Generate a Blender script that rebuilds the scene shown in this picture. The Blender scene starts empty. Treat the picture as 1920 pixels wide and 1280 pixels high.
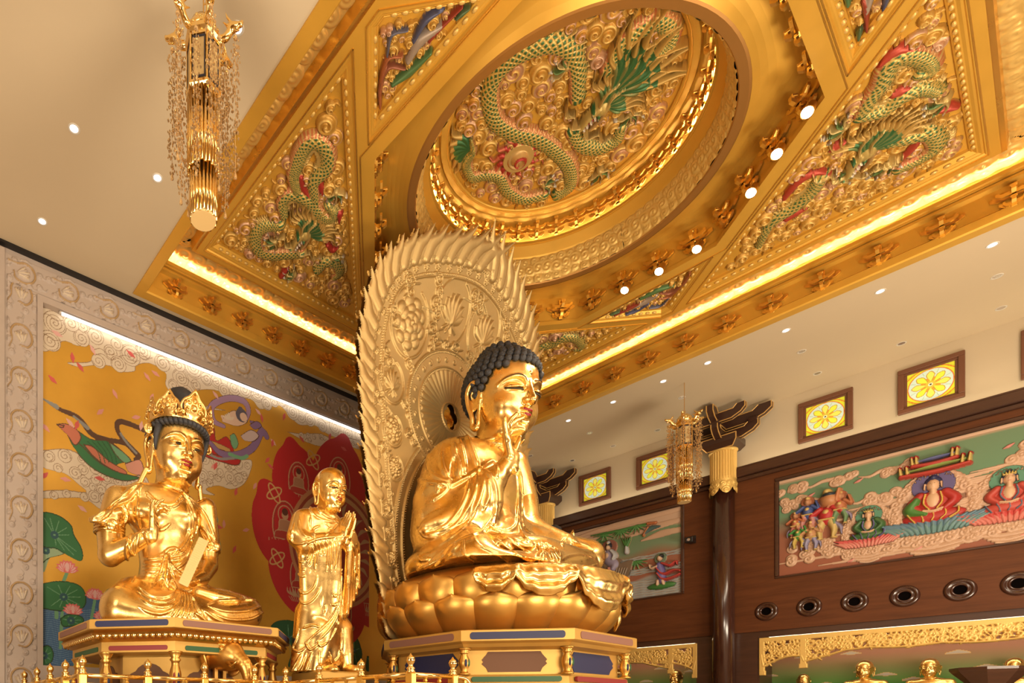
import bpy, math, random
import numpy as np
from mathutils import Matrix, Vector
PI = math.pi
random.seed(7)
RNG = np.random.RandomState(11)
SC = bpy.context.scene
COL = SC.collection

# ------------------------------------------------------------------ camera, world, lights, exposure
CX, HY, FP = 545.0, 1333.0, 1071.8          # principal point / horizon row / focal length, 1920 px frame
TH = math.atan2(795.0, FP)                  # camera heading from +Y towards +X
CAMZ = 1.6
cam = bpy.data.cameras.new('camera')
cam.sensor_width = 36.0
cam.lens = FP / 1920.0 * 36.0
cam.shift_x = (960.0 - CX) / 1920.0
cam.shift_y = (HY - 640.0) / 1920.0
cam.clip_start = 0.05
cam.clip_end = 200
camo = bpy.data.objects.new('camera', cam)
COL.objects.link(camo)
camo.location = (0, 0, CAMZ)
camo.rotation_euler = (PI / 2, 0, -TH)
SC.camera = camo
SC.view_settings.view_transform = 'Standard'
SC.view_settings.look = 'None'
SC.view_settings.gamma = 1
SC.view_settings.use_curve_mapping = False
SC.view_settings.exposure = 0.0
SC.cycles.max_bounces = 7
SC.cycles.diffuse_bounces = 3
SC.cycles.glossy_bounces = 4
SC.cycles.sample_clamp_indirect = 4.0
SC.cycles.caustics_reflective = False
SC.cycles.caustics_refractive = False
W = bpy.data.worlds.new('world')
SC.world = W
W.use_nodes = True
_bg = W.node_tree.nodes['Background']
_bg.inputs[0].default_value = (1.0, 0.86, 0.64, 1)
_bg.inputs[1].default_value = 0.5

def area(loc, target, sx, sy, power, color=(1.0, 0.85, 0.64), name='hall_light'):
    l = bpy.data.lights.new(name, 'AREA')
    l.shape = 'RECTANGLE'; l.size = sx; l.size_y = sy; l.energy = power; l.color = color
    o = bpy.data.objects.new(name, l); COL.objects.link(o); o.location = loc
    d = Vector(target) - Vector(loc)
    o.rotation_euler = d.to_track_quat('-Z', 'Y').to_euler()
    return o

def spot(loc, target, power, size=50, blend=0.6, r=0.12, color=(1.0, 0.84, 0.6), name='spot_light'):
    l = bpy.data.lights.new(name, 'SPOT')
    l.energy = power; l.spot_size = math.radians(size); l.spot_blend = blend; l.shadow_soft_size = r; l.color = color
    o = bpy.data.objects.new(name, l); COL.objects.link(o); o.location = loc
    d = Vector(target) - Vector(loc)
    o.rotation_euler = d.to_track_quat('-Z', 'Y').to_euler()
    return o

# ceiling lamp rows of the hall in front of the altar, behind and beside the camera
area((4.0, -4.5, 11.2), (8, 4, 0), 8, 2.5, 800)
area((13.5, -4.5, 11.2), (12, 4, 0), 8, 2.5, 800)
area((-3.5, 3.0, 11.2), (2, 6, 0), 2.5, 8, 420)
# unseen upward fills, added to brighten the plaster ceiling and the coffer
area((-1.0, 5.0, 2.4), (3, 8, 12), 3, 3, 520, name='upward_fill')
area((6.0, -2.5, 2.4), (10, 5, 13), 5, 2, 900, name='upward_fill')
area((16.0, -2.5, 2.4), (17, 5, 13), 5, 2, 800, name='upward_fill')

# ------------------------------------------------------------------ photograph <-> hall geometry
FV = np.array([math.sin(TH), math.cos(TH)])
RV = np.array([math.cos(TH), -math.sin(TH)])
def ray(px, py):
    u = (px - CX) / FP
    d = FV + RV * u
    return d[0], d[1], (HY - py) / FP
def on_x(px, py, X):
    a, b, c = ray(px, py); t = X / a
    return Vector((X, b * t, c * t + CAMZ))
def on_y(px, py, Y):
    a, b, c = ray(px, py); t = Y / b
    return Vector((a * t, Y, c * t + CAMZ))
def on_z(px, py, Z):
    a, b, c = ray(px, py); t = (Z - CAMZ) / c
    return Vector((a * t, b * t, Z))

# ------------------------------------------------------------------ materials
MATS = {}
def new_mat(name):
    m = bpy.data.materials.new(name); m.use_nodes = True
    nt = m.node_tree
    return m, nt, nt.nodes['Principled BSDF']
def N(nt, kind, **kw):
    n = nt.nodes.new(kind)
    for k, v in kw.items():
        if k in n.inputs: n.inputs[k].default_value = v
        else: setattr(n, k, v)
    return n
def mat(name, col, rough=0.5, metal=0.0, bump=0.0, bscale=20.0, var=0.0, vscale=3.0, rvar=0.0, emit=None, estr=0.0, coat=0.0, spec=0.5, attr=None, stretch=None, detail=3.0):
    """one procedural material: noise-varied colour and roughness, noise bump; attr = painted/gilded colour per vertex"""
    if name in MATS: return MATS[name]
    m, nt, b = new_mat(name)
    L = nt.links
    b.inputs['Base Color'].default_value = (*col, 1)
    b.inputs['Roughness'].default_value = rough
    b.inputs['Metallic'].default_value = metal
    b.inputs['Specular IOR Level'].default_value = spec
    if coat: b.inputs['Coat Weight'].default_value = coat; b.inputs['Coat Roughness'].default_value = 0.12
    tc = N(nt, 'ShaderNodeTexCoord')
    src = tc.outputs['Object']
    if stretch:
        mp = N(nt, 'ShaderNodeMapping'); mp.inputs['Scale'].default_value = stretch
        L.new(src, mp.inputs[0]); src = mp.outputs[0]
    csock = None
    if attr:
        a = N(nt, 'ShaderNodeAttribute', attribute_name=attr); csock = a.outputs['Color']
    if var > 0 or rvar > 0:
        n = N(nt, 'ShaderNodeTexNoise', Scale=vscale, Detail=detail + 2, Roughness=0.6); L.new(src, n.inputs['Vector'])
        if var > 0:
            mr = N(nt, 'ShaderNodeMapRange'); mr.inputs['From Min'].default_value = 0.3; mr.inputs['From Max'].default_value = 0.7
            mr.inputs['To Min'].default_value = 1 - var; mr.inputs['To Max'].default_value = 1 + var
            L.new(n.outputs[0], mr.inputs[0])
            mx = N(nt, 'ShaderNodeVectorMath', operation='SCALE')
            if csock: L.new(csock, mx.inputs[0])
            else: mx.inputs[0].default_value = col
            L.new(mr.outputs[0], mx.inputs['Scale']); csock = mx.outputs[0]
        if rvar > 0:
            mr2 = N(nt, 'ShaderNodeMapRange'); mr2.inputs['From Min'].default_value = 0.3; mr2.inputs['From Max'].default_value = 0.7
            mr2.inputs['To Min'].default_value = max(0.02, rough - rvar); mr2.inputs['To Max'].default_value = rough + rvar
            L.new(n.outputs[0], mr2.inputs[0]); L.new(mr2.outputs[0], b.inputs['Roughness'])
    if csock: L.new(csock, b.inputs['Base Color'])
    if bump > 0:
        n2 = N(nt, 'ShaderNodeTexNoise', Scale=bscale, Detail=detail); L.new(src, n2.inputs['Vector'])
        bp = N(nt, 'ShaderNodeBump', Strength=bump, Distance=0.02); L.new(n2.outputs[0], bp.inputs['Height'])
        L.new(bp.outputs[0], b.inputs['Normal'])
    if emit:
        b.inputs['Emission Color'].default_value = (*emit, 1); b.inputs['Emission Strength'].default_value = estr
    MATS[name] = m
    return m

GOLD = mat('gold_leaf', (0.92, 0.64, 0.24), 0.27, 1.0, bump=0.12, bscale=9, rvar=0.09, vscale=2.2, var=0.06)
GOLD_D = mat('old_gold', (0.72, 0.43, 0.12), 0.36, 1.0, bump=0.10, bscale=12, rvar=0.06, vscale=3, var=0.06)
GOLD_H = mat('halo_gold', (0.56, 0.39, 0.16), 0.45, 0.72, bump=0.08, bscale=30, rvar=0.05, vscale=3)
GOLD_C = mat('ceiling_gold', (0.80, 0.45, 0.065), 0.42, 0.42, bump=0.04, bscale=6, rvar=0.05, vscale=1.2, var=0.04)
GOLD_R = mat('relief_gold', (0.86, 0.57, 0.17), 0.42, 0.35, bump=0.05, bscale=40)
GOLD_B = mat('bracket_gold', (0.82, 0.50, 0.11), 0.30, 0.85, rvar=0.04)
GOLD_S = mat('polished_gold', (0.95, 0.68, 0.28), 0.16, 1.0)
PAINTED = mat('painted_relief', (1, 1, 1), 0.42, 0.35, attr='Col')
PAINT = mat('painted_surface', (1, 1, 1), 0.6, 0.0, attr='Col', bump=0.03, bscale=30)
HAIR = mat('hair_blue_black', (0.040, 0.040, 0.046), 0.55, 0.0, bump=0.1, bscale=40)
LIPS = mat('lip_red', (0.30, 0.006, 0.008), 0.35)
DARKLINE = mat('painted_dark_line', (0.03, 0.02, 0.012), 0.5)
PLASTER = mat('ceiling_plaster', (0.67, 0.54, 0.365), 0.9, bump=0.05, bscale=3, var=0.015, vscale=0.5)
WALLP = mat('wall_plaster', (0.60, 0.49, 0.34), 0.9, bump=0.05, bscale=60)
MARBLE = mat('carved_marble', (0.50, 0.405, 0.345), 0.45, var=0.07, vscale=1.6, bump=0.04, bscale=8)
WOOD = mat('brown_wood', (0.115, 0.036, 0.011), 0.5, bump=0.10, bscale=6, var=0.22, vscale=2.5, stretch=(1, 0.35, 3.5), spec=0.25)
WOOD_D = mat('dark_wood', (0.065, 0.026, 0.015), 0.35, bump=0.06, bscale=8, var=0.2, vscale=3, stretch=(1, 0.3, 3.0), coat=0.15)
LACQ = mat('lacquer_column', (0.050, 0.016, 0.010), 0.20, coat=0.5, var=0.2, vscale=4, stretch=(4, 4, 0.4))
BLACK = mat('black', (0.012, 0.010, 0.010), 0.4)
LED = mat('led_strip_light', (1, 1, 1), 0.5, emit=(1.0, 0.93, 0.82), estr=5.0)
LED_C = mat('cove_light', (1, 1, 1), 0.5, emit=(1.0, 0.87, 0.64), estr=80.0)
LED_N = mat('niche_glow', (1, 1, 1), 0.5, emit=(1.0, 0.80, 0.5), estr=26.0)
DL_ON = mat('downlight_glow', (1, 1, 1), 0.4, emit=(1.0, 0.97, 1.0), estr=2.0)
DL_OFF = mat('downlight_steel', (0.75, 0.75, 0.78), 0.25, 0.9)
SPOT_ON = mat('spotlight_lens', (1, 1, 1), 0.4, emit=(1.0, 0.95, 0.88), estr=40.0)

# ------------------------------------------------------------------ objects
def tag(o, label=None, cat=None, group=None, kind=None):
    if label: o['label'] = label
    if cat: o['category'] = cat
    if group: o['group'] = group
    if kind: o['kind'] = kind
    return o
def empty(name, loc=(0, 0, 0), rz=0.0, label=None, cat=None, group=None):
    o = bpy.data.objects.new(name, None); COL.objects.link(o)
    o.empty_display_size = 0.2
    o.location = loc; o.rotation_euler = (0, 0, rz)
    return tag(o, label, cat, group)
def raw_mesh(name, V, F, m, smooth=False, col=None):
    V = np.asarray(V, dtype=np.float32).reshape(-1, 3)
    me = bpy.data.meshes.new(name)
    if isinstance(F, np.ndarray):
        n, k = F.shape
        me.vertices.add(len(V)); me.vertices.foreach_set('co', V.ravel())
        me.loops.add(n * k); me.loops.foreach_set('vertex_index', F.astype(np.int32).ravel())
        me.polygons.add(n)
        me.polygons.foreach_set('loop_start', np.arange(0, n * k, k, dtype=np.int32))
        me.polygons.foreach_set('loop_total', np.full(n, k, dtype=np.int32))
        me.update(calc_edges=True)
    else:
        me.from_pydata([tuple(map(float, v)) for v in V], [], [tuple(f) for f in F]); me.update()
    if smooth:
        me.polygons.foreach_set('use_smooth', np.ones(len(me.polygons), dtype=bool))
    if col is not None:
        ca = me.color_attributes.new('Col', 'FLOAT_COLOR', 'POINT')
        c = np.ones((len(V), 4), dtype=np.float32); c[:, :3] = np.asarray(col, dtype=np.float32).reshape(-1, 3)
        ca.data.foreach_set('color', c.ravel())
    if m is not None: me.materials.append(m)
    return me
def obj(name, V, F, m, parent=None, smooth=False, col=None, loc=None):
    o = bpy.data.objects.new(name, raw_mesh(name, V, F, m, smooth, col)); COL.objects.link(o)
    if parent is not None: o.parent = parent
    if loc is not None: o.location = loc
    return o
def copy_tree(o, parent=None):
    c = o.copy(); COL.objects.link(c); c.parent = parent
    for ch in list(o.children): copy_tree(ch, c)
    return c

class MB:
    """collects simple solids into one mesh"""
    def __init__(s): s.V = []; s.F = []
    def add(s, V, F):
        b = len(s.V); s.V.extend([tuple(v) for v in V]); s.F.extend([tuple(i + b for i in f) for f in F]); return s
    def box(s, x0, x1, y0, y1, z0, z1):
        return s.add([(x0,y0,z0),(x1,y0,z0),(x1,y1,z0),(x0,y1,z0),(x0,y0,z1),(x1,y0,z1),(x1,y1,z1),(x0,y1,z1)],
                     [(0,3,2,1),(4,5,6,7),(0,1,5,4),(1,2,6,5),(2,3,7,6),(3,0,4,7)])
    def bbox(s, x0, x1, y0, y1, z0, z1, e=0.01):
        """box with chamfered edges"""
        e = min(e, (x1-x0)/2.01, (y1-y0)/2.01, (z1-z0)/2.01)
        V = []
        for z, i in ((z0, e), (z0+e, 0), (z1-e, 0), (z1, e)):
            j = max(i, 0)
            a0, a1, b0, b1 = x0+j, x1-j, y0+j, y1-j
            c = e if i == 0 else e * 0.6
            V += [(a0+c,b0,z),(a1-c,b0,z),(a1,b0+c,z),(a1,b1-c,z),(a1-c,b1,z),(a0+c,b1,z),(a0,b1-c,z),(a0,b0+c,z)]
        F = [tuple(range(7, -1, -1)), tuple(range(24, 32))]
        for r in range(3):
            for k in range(8):
                F.append((r*8+k, r*8+(k+1) % 8, r*8+8+(k+1) % 8, r*8+8+k))
        return s.add(V, F)
    def lathe(s, prof, n=24, c=(0, 0), axis='z', arc=None, cap=True):
        V = []; F = []
        for r, z in prof:
            for k in range(n):
                a = 2*PI*k/n
                x, y = r*math.cos(a), r*math.sin(a)
                V.append((c[0]+x, c[1]+y, z) if axis == 'z' else ((z, c[0]+x, c[1]+y) if axis == 'x' else (c[0]+x, z, c[1]+y)))
        m = len(prof)
        for i in range(m-1):
            for k in range(n):
                F.append((i*n+k, i*n+(k+1) % n, (i+1)*n+(k+1) % n, (i+1)*n+k))
        if cap:
            F.append(tuple(range(n-1, -1, -1))); F.append(tuple((m-1)*n+k for k in range(n)))
        return s.add(V, F)
    def prism(s, poly, z0, z1):
        n = len(poly)
        V = [(x, y, z0) for x, y in poly] + [(x, y, z1) for x, y in poly]
        F = [tuple(range(n-1, -1, -1)), tuple(range(n, 2*n))] + [(k, (k+1) % n, n+(k+1) % n, n+k) for k in range(n)]
        return s.add(V, F)
    def rings(s, rings, closed=True, cap=True):
        n = len(rings[0]); V = [p for r in rings for p in r]; F = []
        for i in range(len(rings)-1):
            for k in range(n if closed else n-1):
                F.append((i*n+k, i*n+(k+1) % n, (i+1)*n+(k+1) % n, (i+1)*n+k))
        if cap:
            F.append(tuple(range(n-1, -1, -1))); F.append(tuple((len(rings)-1)*n+k for k in range(n)))
        return s.add(V, F)
    def tube(s, pts, r, n=8, cap=True):
        P = [Vector(p) for p in pts]; R = r if hasattr(r, '__len__') else [r]*len(P)
        t0 = (P[1]-P[0]).normalized()
        up = Vector((0, 0, 1)) if abs(t0.z) < 0.9 else Vector((1, 0, 0))
        nrm = t0.cross(up).normalized(); rings = []
        for i, p in enumerate(P):
            t = (P[min(i+1, len(P)-1)] - P[max(i-1, 0)]).normalized()
            nrm = (nrm - t*nrm.dot(t)).normalized(); b = t.cross(nrm)
            rings.append([tuple(p + nrm*(R[i]*math.cos(2*PI*k/n)) + b*(R[i]*math.sin(2*PI*k/n))) for k in range(n)])
        return s.rings(rings, cap=cap)
    def sphere(s, c, r, n=12, m=8):
        rx, ry, rz = r if hasattr(r, '__len__') else (r, r, r)
        V = [(c[0], c[1], c[2]-rz)]; F = []
        for i in range(1, m):
            a = -PI/2 + PI*i/m
            for k in range(n):
                b = 2*PI*k/n
                V.append((c[0]+rx*math.cos(a)*math.cos(b), c[1]+ry*math.cos(a)*math.sin(b), c[2]+rz*math.sin(a)))
        V.append((c[0], c[1], c[2]+rz))
        for k in range(n): F.append((0, 1+(k+1) % n, 1+k))
        for i in range(m-2):
            for k in range(n): F.append((1+i*n+k, 1+i*n+(k+1) % n, 1+(i+1)*n+(k+1) % n, 1+(i+1)*n+k))
        t = len(V)-1
        for k in range(n): F.append((1+(m-2)*n+k, 1+(m-2)*n+(k+1) % n, t))
        return s.add(V, F)
    def xform(s, M):
        s.V = [tuple(M @ Vector(v)) for v in s.V]; return s
    def build(s, name, m, parent=None, smooth=False, loc=None, angle=None):
        o = obj(name, s.V, s.F, m, parent, smooth or angle is not None, loc=loc)
        if angle is not None:
            o.data.set_sharp_from_angle(angle=math.radians(angle))
        return o

def smoothpts(P, n):
    """Catmull-Rom through P, n samples (any dimension)"""
    P = np.asarray(P, float); m = len(P)
    if m == 2: t = np.linspace(0, 1, n)[:, None]; return P[0]*(1-t)+P[1]*t
    Q = np.vstack([2*P[0]-P[1], P, 2*P[-1]-P[-2]])
    t = np.linspace(0, m-1-1e-9, n); i = t.astype(int); f = (t-i)[:, None]
    a, b, c, d = Q[i], Q[i+1], Q[i+2], Q[i+3]
    return 0.5*((2*b)+(-a+c)*f+(2*a-5*b+4*c-d)*f**2+(-a+3*b-3*c+d)*f**3)
# ------------------------------------------------------------------ sculpting: distance field on a grid -> one continuous surface
def rotm(rx=0, ry=0, rz=0):
    return np.array(Matrix.Rotation(rz, 3, 'Z') @ Matrix.Rotation(ry, 3, 'Y') @ Matrix.Rotation(rx, 3, 'X'))
class Sculpt:
    def __init__(s, lo, hi, h):
        s.lo = np.array(lo, float); s.h = h
        s.n = np.ceil((np.array(hi, float)-s.lo)/h).astype(int)+1
        s.D = np.full(tuple(s.n), 1.0, dtype=np.float32)
        s.ax = [(s.lo[i]+h*np.arange(s.n[i])).astype(np.float32) for i in range(3)]
    def _box(s, lo, hi, pad):
        a = np.clip(np.floor((np.array(lo)-pad-s.lo)/s.h).astype(int), 0, s.n)
        b = np.clip(np.ceil((np.array(hi)+pad-s.lo)/s.h).astype(int)+1, 0, s.n)
        return tuple(slice(a[i], b[i]) for i in range(3))
    def _apply(s, sl, d, k, op):
        a = s.D[sl]
        if a.size == 0: return
        if op == 'sub': a = -a
        if k > 0:
            hh = np.clip(0.5+0.5*(a-d)/k, 0, 1)
            r = a+(d-a)*hh-k*hh*(1-hh)
        else: r = np.minimum(a, d)
        s.D[sl] = -r if op == 'sub' else r
    def _xyz(s, sl):
        return s.ax[0][sl[0]][:, None, None], s.ax[1][sl[1]][None, :, None], s.ax[2][sl[2]][None, None, :]
    def ell(s, c, r, k=0.05, op='add', R=None, sym=False):
        if sym:
            s.ell(c, r, k, op, R)
            R2 = None
            if R is not None:
                M = np.diag([-1, 1, 1.]); R2 = M @ R @ M
            return s.ell((-c[0], c[1], c[2]), r, k, op, R2)
        c = np.array(c, float); r = np.array(r if hasattr(r, '__len__') else (r, r, r), float)
        ext = r if R is None else np.abs(R) @ r
        sl = s._box(c-ext, c+ext, k+2*s.h)
        x, y, z = s._xyz(sl)
        x = x-c[0]; y = y-c[1]; z = z-c[2]
        if R is not None:
            Q = R.T.astype(np.float32)
            x, y, z = Q[0,0]*x+Q[0,1]*y+Q[0,2]*z, Q[1,0]*x+Q[1,1]*y+Q[1,2]*z, Q[2,0]*x+Q[2,1]*y+Q[2,2]*z
        k0 = np.sqrt((x/r[0])**2+(y/r[1])**2+(z/r[2])**2)
        k1 = np.sqrt((x/r[0]**2)**2+(y/r[1]**2)**2+(z/r[2]**2)**2)
        s._apply(sl, (k0*(k0-1)/np.maximum(k1, 1e-6)).astype(np.float32), k, op)
    def seg(s, a, b, ra, rb, k=0.03, op='add'):
        a = np.array(a, float); b = np.array(b, float); m = max(ra, rb)
        sl = s._box(np.minimum(a, b)-m, np.maximum(a, b)+m, k+2*s.h)
        x, y, z = s._xyz(sl)
        d = b-a; L = max(float(d@d), 1e-9)
        px, py, pz = x-a[0], y-a[1], z-a[2]
        t = np.clip((px*d[0]+py*d[1]+pz*d[2])/L, 0, 1)
        dist = np.sqrt((px-t*d[0])**2+(py-t*d[1])**2+(pz-t*d[2])**2)-(ra+(rb-ra)*t)
        s._apply(sl, dist.astype(np.float32), k, op)
    def poly(s, P, R, k=0.03, op='add'):
        """tapered tube along a polyline, blended once so that joints do not swell"""
        P = np.asarray(P, float); m = float(np.max(R))
        sl = s._box(P.min(0)-m, P.max(0)+m, k+2*s.h)
        if s.D[sl].size == 0: return
        T = np.full(s.D[sl].shape, 1.0, np.float32)
        o = [q.start for q in sl]
        for i in range(len(P)-1):
            a, b = P[i], P[i+1]; mm = max(R[i], R[i+1])
            s2 = s._box(np.minimum(a, b)-mm, np.maximum(a, b)+mm, k+2*s.h)
            w = tuple(slice(s2[j].start-o[j], s2[j].stop-o[j]) for j in range(3))
            if T[w].size == 0: continue
            x, y, z = s._xyz(s2)
            d = b-a; L = max(float(d@d), 1e-9)
            px, py, pz = x-a[0], y-a[1], z-a[2]
            t = np.clip((px*d[0]+py*d[1]+pz*d[2])/L, 0, 1)
            dist = np.sqrt((px-t*d[0])**2+(py-t*d[1])**2+(pz-t*d[2])**2)-(R[i]+(R[i+1]-R[i])*t)
            T[w] = np.minimum(T[w], dist)
        s._apply(sl, T, k, op)
    def chain(s, P, r, k=0.03, op='add', n=None, sym=False):
        P = np.asarray(P, float)
        if n:
            R0 = np.asarray(r if hasattr(r, '__len__') else [r]*len(P), float)
            Q = smoothpts(np.c_[P, R0], n); P = Q[:, :3]; r = np.maximum(Q[:, 3], 0.002)
        R = np.asarray(r if hasattr(r, '__len__') else [r]*len(P), float)
        s.poly(P, R, k, op)
        if sym: s.poly(P*np.array([-1, 1, 1]), R, k, op)
    def box(s, c, hs, rr=0.02, k=0.02, op='add', R=None):
        c = np.array(c, float); hs = np.array(hs, float)
        ext = hs if R is None else np.abs(R) @ hs
        sl = s._box(c-ext, c+ext, k+2*s.h)
        x, y, z = s._xyz(sl); x = x-c[0]; y = y-c[1]; z = z-c[2]
        if R is not None:
            Q = R.T
            x, y, z = Q[0,0]*x+Q[0,1]*y+Q[0,2]*z, Q[1,0]*x+Q[1,1]*y+Q[1,2]*z, Q[2,0]*x+Q[2,1]*y+Q[2,2]*z
        qx, qy, qz = np.abs(x)-hs[0]+rr, np.abs(y)-hs[1]+rr, np.abs(z)-hs[2]+rr
        d = np.sqrt(np.maximum(qx, 0)**2+np.maximum(qy, 0)**2+np.maximum(qz, 0)**2)+np.minimum(np.maximum(np.maximum(qx, qy), qz), 0)-rr
        s._apply(sl, d.astype(np.float32), k, op)
    def plane_cut(s, axis, v, above=True):
        """removes everything above (below) v along the axis"""
        A = s.ax[axis].reshape([-1 if i == axis else 1 for i in range(3)])
        d = (A-v) if above else (v-A)
        s.D = np.maximum(s.D, d.astype(np.float32))
    def sample(s, P):
        q = (P-s.lo)/s.h; q = np.clip(q, 0.001, s.n-1.001); i = q.astype(int); f = q-i
        D = s.D; r = 0
        for a in (0, 1):
            for b in (0, 1):
                for c in (0, 1):
                    w = (f[:, 0] if a else 1-f[:, 0])*(f[:, 1] if b else 1-f[:, 1])*(f[:, 2] if c else 1-f[:, 2])
                    r = r+w*D[i[:, 0]+a, i[:, 1]+b, i[:, 2]+c]
        return r
    def grad(s, P):
        e = s.h; g = np.zeros_like(P)
        for i in range(3):
            d = np.zeros(3); d[i] = e
            g[:, i] = s.sample(P+d)-s.sample(P-d)
        return g/np.maximum(np.linalg.norm(g, axis=1)[:, None], 1e-6)
    def project(s, P, it=5, step=0.9):
        P = np.array(P, float)
        for _ in range(it):
            P = P-s.grad(P)*np.clip(s.sample(P), -0.15, 0.15)[:, None]*step
        return P
    def march(s, P, d):
        """slides points along direction d until they meet the surface"""
        P = np.array(P, float); d = np.array(d, float)/np.linalg.norm(d); on = np.ones(len(P), bool)
        for _ in range(200):
            v = s.sample(P); on &= v > 0.004
            if not on.any(): break
            P[on] += d*np.minimum(v[on], 0.08)[:, None]
        return P
    def view(s, loc, rz=0.0, sc=1.0):
        """remember where the piece stands in the hall, so that surface points can be sighted from the camera"""
        s.vl = np.array(loc, float); s.vr = rotm(0, 0, rz); s.vs = sc
    def sight(s, pts):
        o = s.vr.T@(np.array([0, 0, CAMZ])-s.vl)/s.vs
        D = np.array([s.vr.T@np.array(ray(*p)) for p in pts]); D /= np.linalg.norm(D, axis=1)[:, None]
        lo = s.lo+s.h; hi = s.lo+(s.n-2)*s.h
        with np.errstate(divide='ignore'):
            t0 = (lo-o)/D; t1 = (hi-o)/D
        t = np.maximum(np.minimum(t0, t1).max(1), 0); te = np.maximum(t0, t1).min(1)
        hit = np.zeros(len(pts), bool); on = te > t
        for _ in range(260):
            P = o+D*t[:, None]; v = s.sample(P)
            hit |= on & (v < 0.004); on &= (v >= 0.004) & (t < te)
            if not on.any(): break
            t[on] += np.clip(v[on]*0.8, 0.003, 0.3)
        return o+D*t[:, None], hit
    def _ridge(s, Q, ok, r, k, op, lift, taper):
        run = []
        n = len(Q)
        G = s.grad(Q)
        Q = Q+G*(lift if op == 'add' else 0)
        t = np.linspace(0, 1, n)
        R = r*(np.clip(np.sin(PI*t)*2.2, 0.3, 1) if taper else np.ones(n))
        i = 0
        while i < n:
            if not ok[i]: i += 1; continue
            j = i
            while j+1 < n and ok[j+1] and np.linalg.norm(Q[j+1]-Q[j]) < 0.45: j += 1
            if j-i >= 2:
                q = Q[i:j+1].copy()
                for _ in range(2): q[1:-1] = (q[:-2]+2*q[1:-1]+q[2:])/4
                s.poly(q, R[i:j+1], k, op)
            i = j+1
    def pfold(s, pts, r=0.03, k=0.03, n=26, op='add', lift=0.0, taper=True):
        """a cloth ridge sighted on the photograph and laid on the surface"""
        Q, ok = s.sight(smoothpts(pts, n))
        s._ridge(Q, ok, r, k, op, lift, taper)
    def fold(s, P, r=0.03, k=0.03, n=20, op='add', lift=0.0, taper=True, d=None):
        """a cloth ridge (or groove) following the surface through guide points P"""
        Q = smoothpts(P, n)
        Q = s.march(Q, d) if d is not None else s.project(Q)
        for _ in range(3): Q[1:-1] = (Q[:-2]+2*Q[1:-1]+Q[2:])/4
        if d is None: Q = s.project(Q)
        s._ridge(Q, np.abs(s.sample(Q)) < 0.06, r, k, op, lift, taper)
    def folds(s, A, B, m, r=0.03, k=0.03, n=20, d=None, lift=0.0, jit=0.0):
        A = np.asarray(A, float); B = np.asarray(B, float)
        for i in range(m):
            t = i/(m-1) if m > 1 else 0.5
            s.fold(A*(1-t)+B*t+RNG.randn(*A.shape)*jit, r*(0.8+0.4*RNG.rand()), k, n, d=d, lift=lift)
    def mesh(s):
        D = s.D; lo = s.lo; h = s.h
        I = D < 0
        nx, ny, nz = D.shape
        S = I[:-1, :-1, :-1].astype(np.uint8)
        for a, b, c in ((1,0,0),(0,1,0),(0,0,1),(1,1,0),(1,0,1),(0,1,1),(1,1,1)):
            S = S+I[a:nx-1+a, b:ny-1+b, c:nz-1+c]
        act = np.argwhere((S > 0) & (S < 8)); del S
        idx = np.full((nx-1, ny-1, nz-1), -1, dtype=np.int32)
        idx[act[:, 0], act[:, 1], act[:, 2]] = np.arange(len(act))
        cn = [(a, b, c) for a in (0, 1) for b in (0, 1) for c in (0, 1)]
        val = {q: D[act[:, 0]+q[0], act[:, 1]+q[1], act[:, 2]+q[2]] for q in cn}
        acc = np.zeros((len(act), 3)); cnt = np.zeros(len(act))
        for p in cn:
            for ax in range(3):
                if p[ax] == 0:
                    q = list(p); q[ax] = 1; q = tuple(q)
                    a, b = val[p], val[q]; m = (a < 0) != (b < 0)
                    t = np.where(m, a/np.where(m, a-b, 1), 0)
                    for j in range(3):
                        acc[:, j] += np.where(m, p[j]+(t if j == ax else 0), 0)
                    cnt += m
        V = lo+h*(act+acc/cnt[:, None])
        F = []
        for ax in range(3):
            o1, o2 = (ax+1) % 3, (ax+2) % 3
            sl0 = [slice(1, -1)]*3; sl1 = [slice(1, -1)]*3
            sl0[ax] = slice(0, -1); sl1[ax] = slice(1, None)
            a = I[tuple(sl0)]; b = I[tuple(sl1)]
            e = np.argwhere(a != b)
            if len(e) == 0: continue
            ins = a[e[:, 0], e[:, 1], e[:, 2]]
            base = e.copy(); base[:, o1] += 1; base[:, o2] += 1
            qs = []
            for d1, d2 in ((-1, -1), (0, -1), (0, 0), (-1, 0)):
                c = base.copy(); c[:, o1] += d1; c[:, o2] += d2
                qs.append(idx[c[:, 0], c[:, 1], c[:, 2]])
            q = np.stack(qs, 1)
            q[~ins] = q[~ins][:, ::-1]
            F.append(q)
        F = np.concatenate(F); F = F[(F >= 0).all(1)]
        return V, F
def merge_meshes(parts):
    V = []; F = []; b = 0
    for v, f in parts: V.append(v); F.append(f+b); b += len(v)
    return np.concatenate(V), np.concatenate(F)

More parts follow.
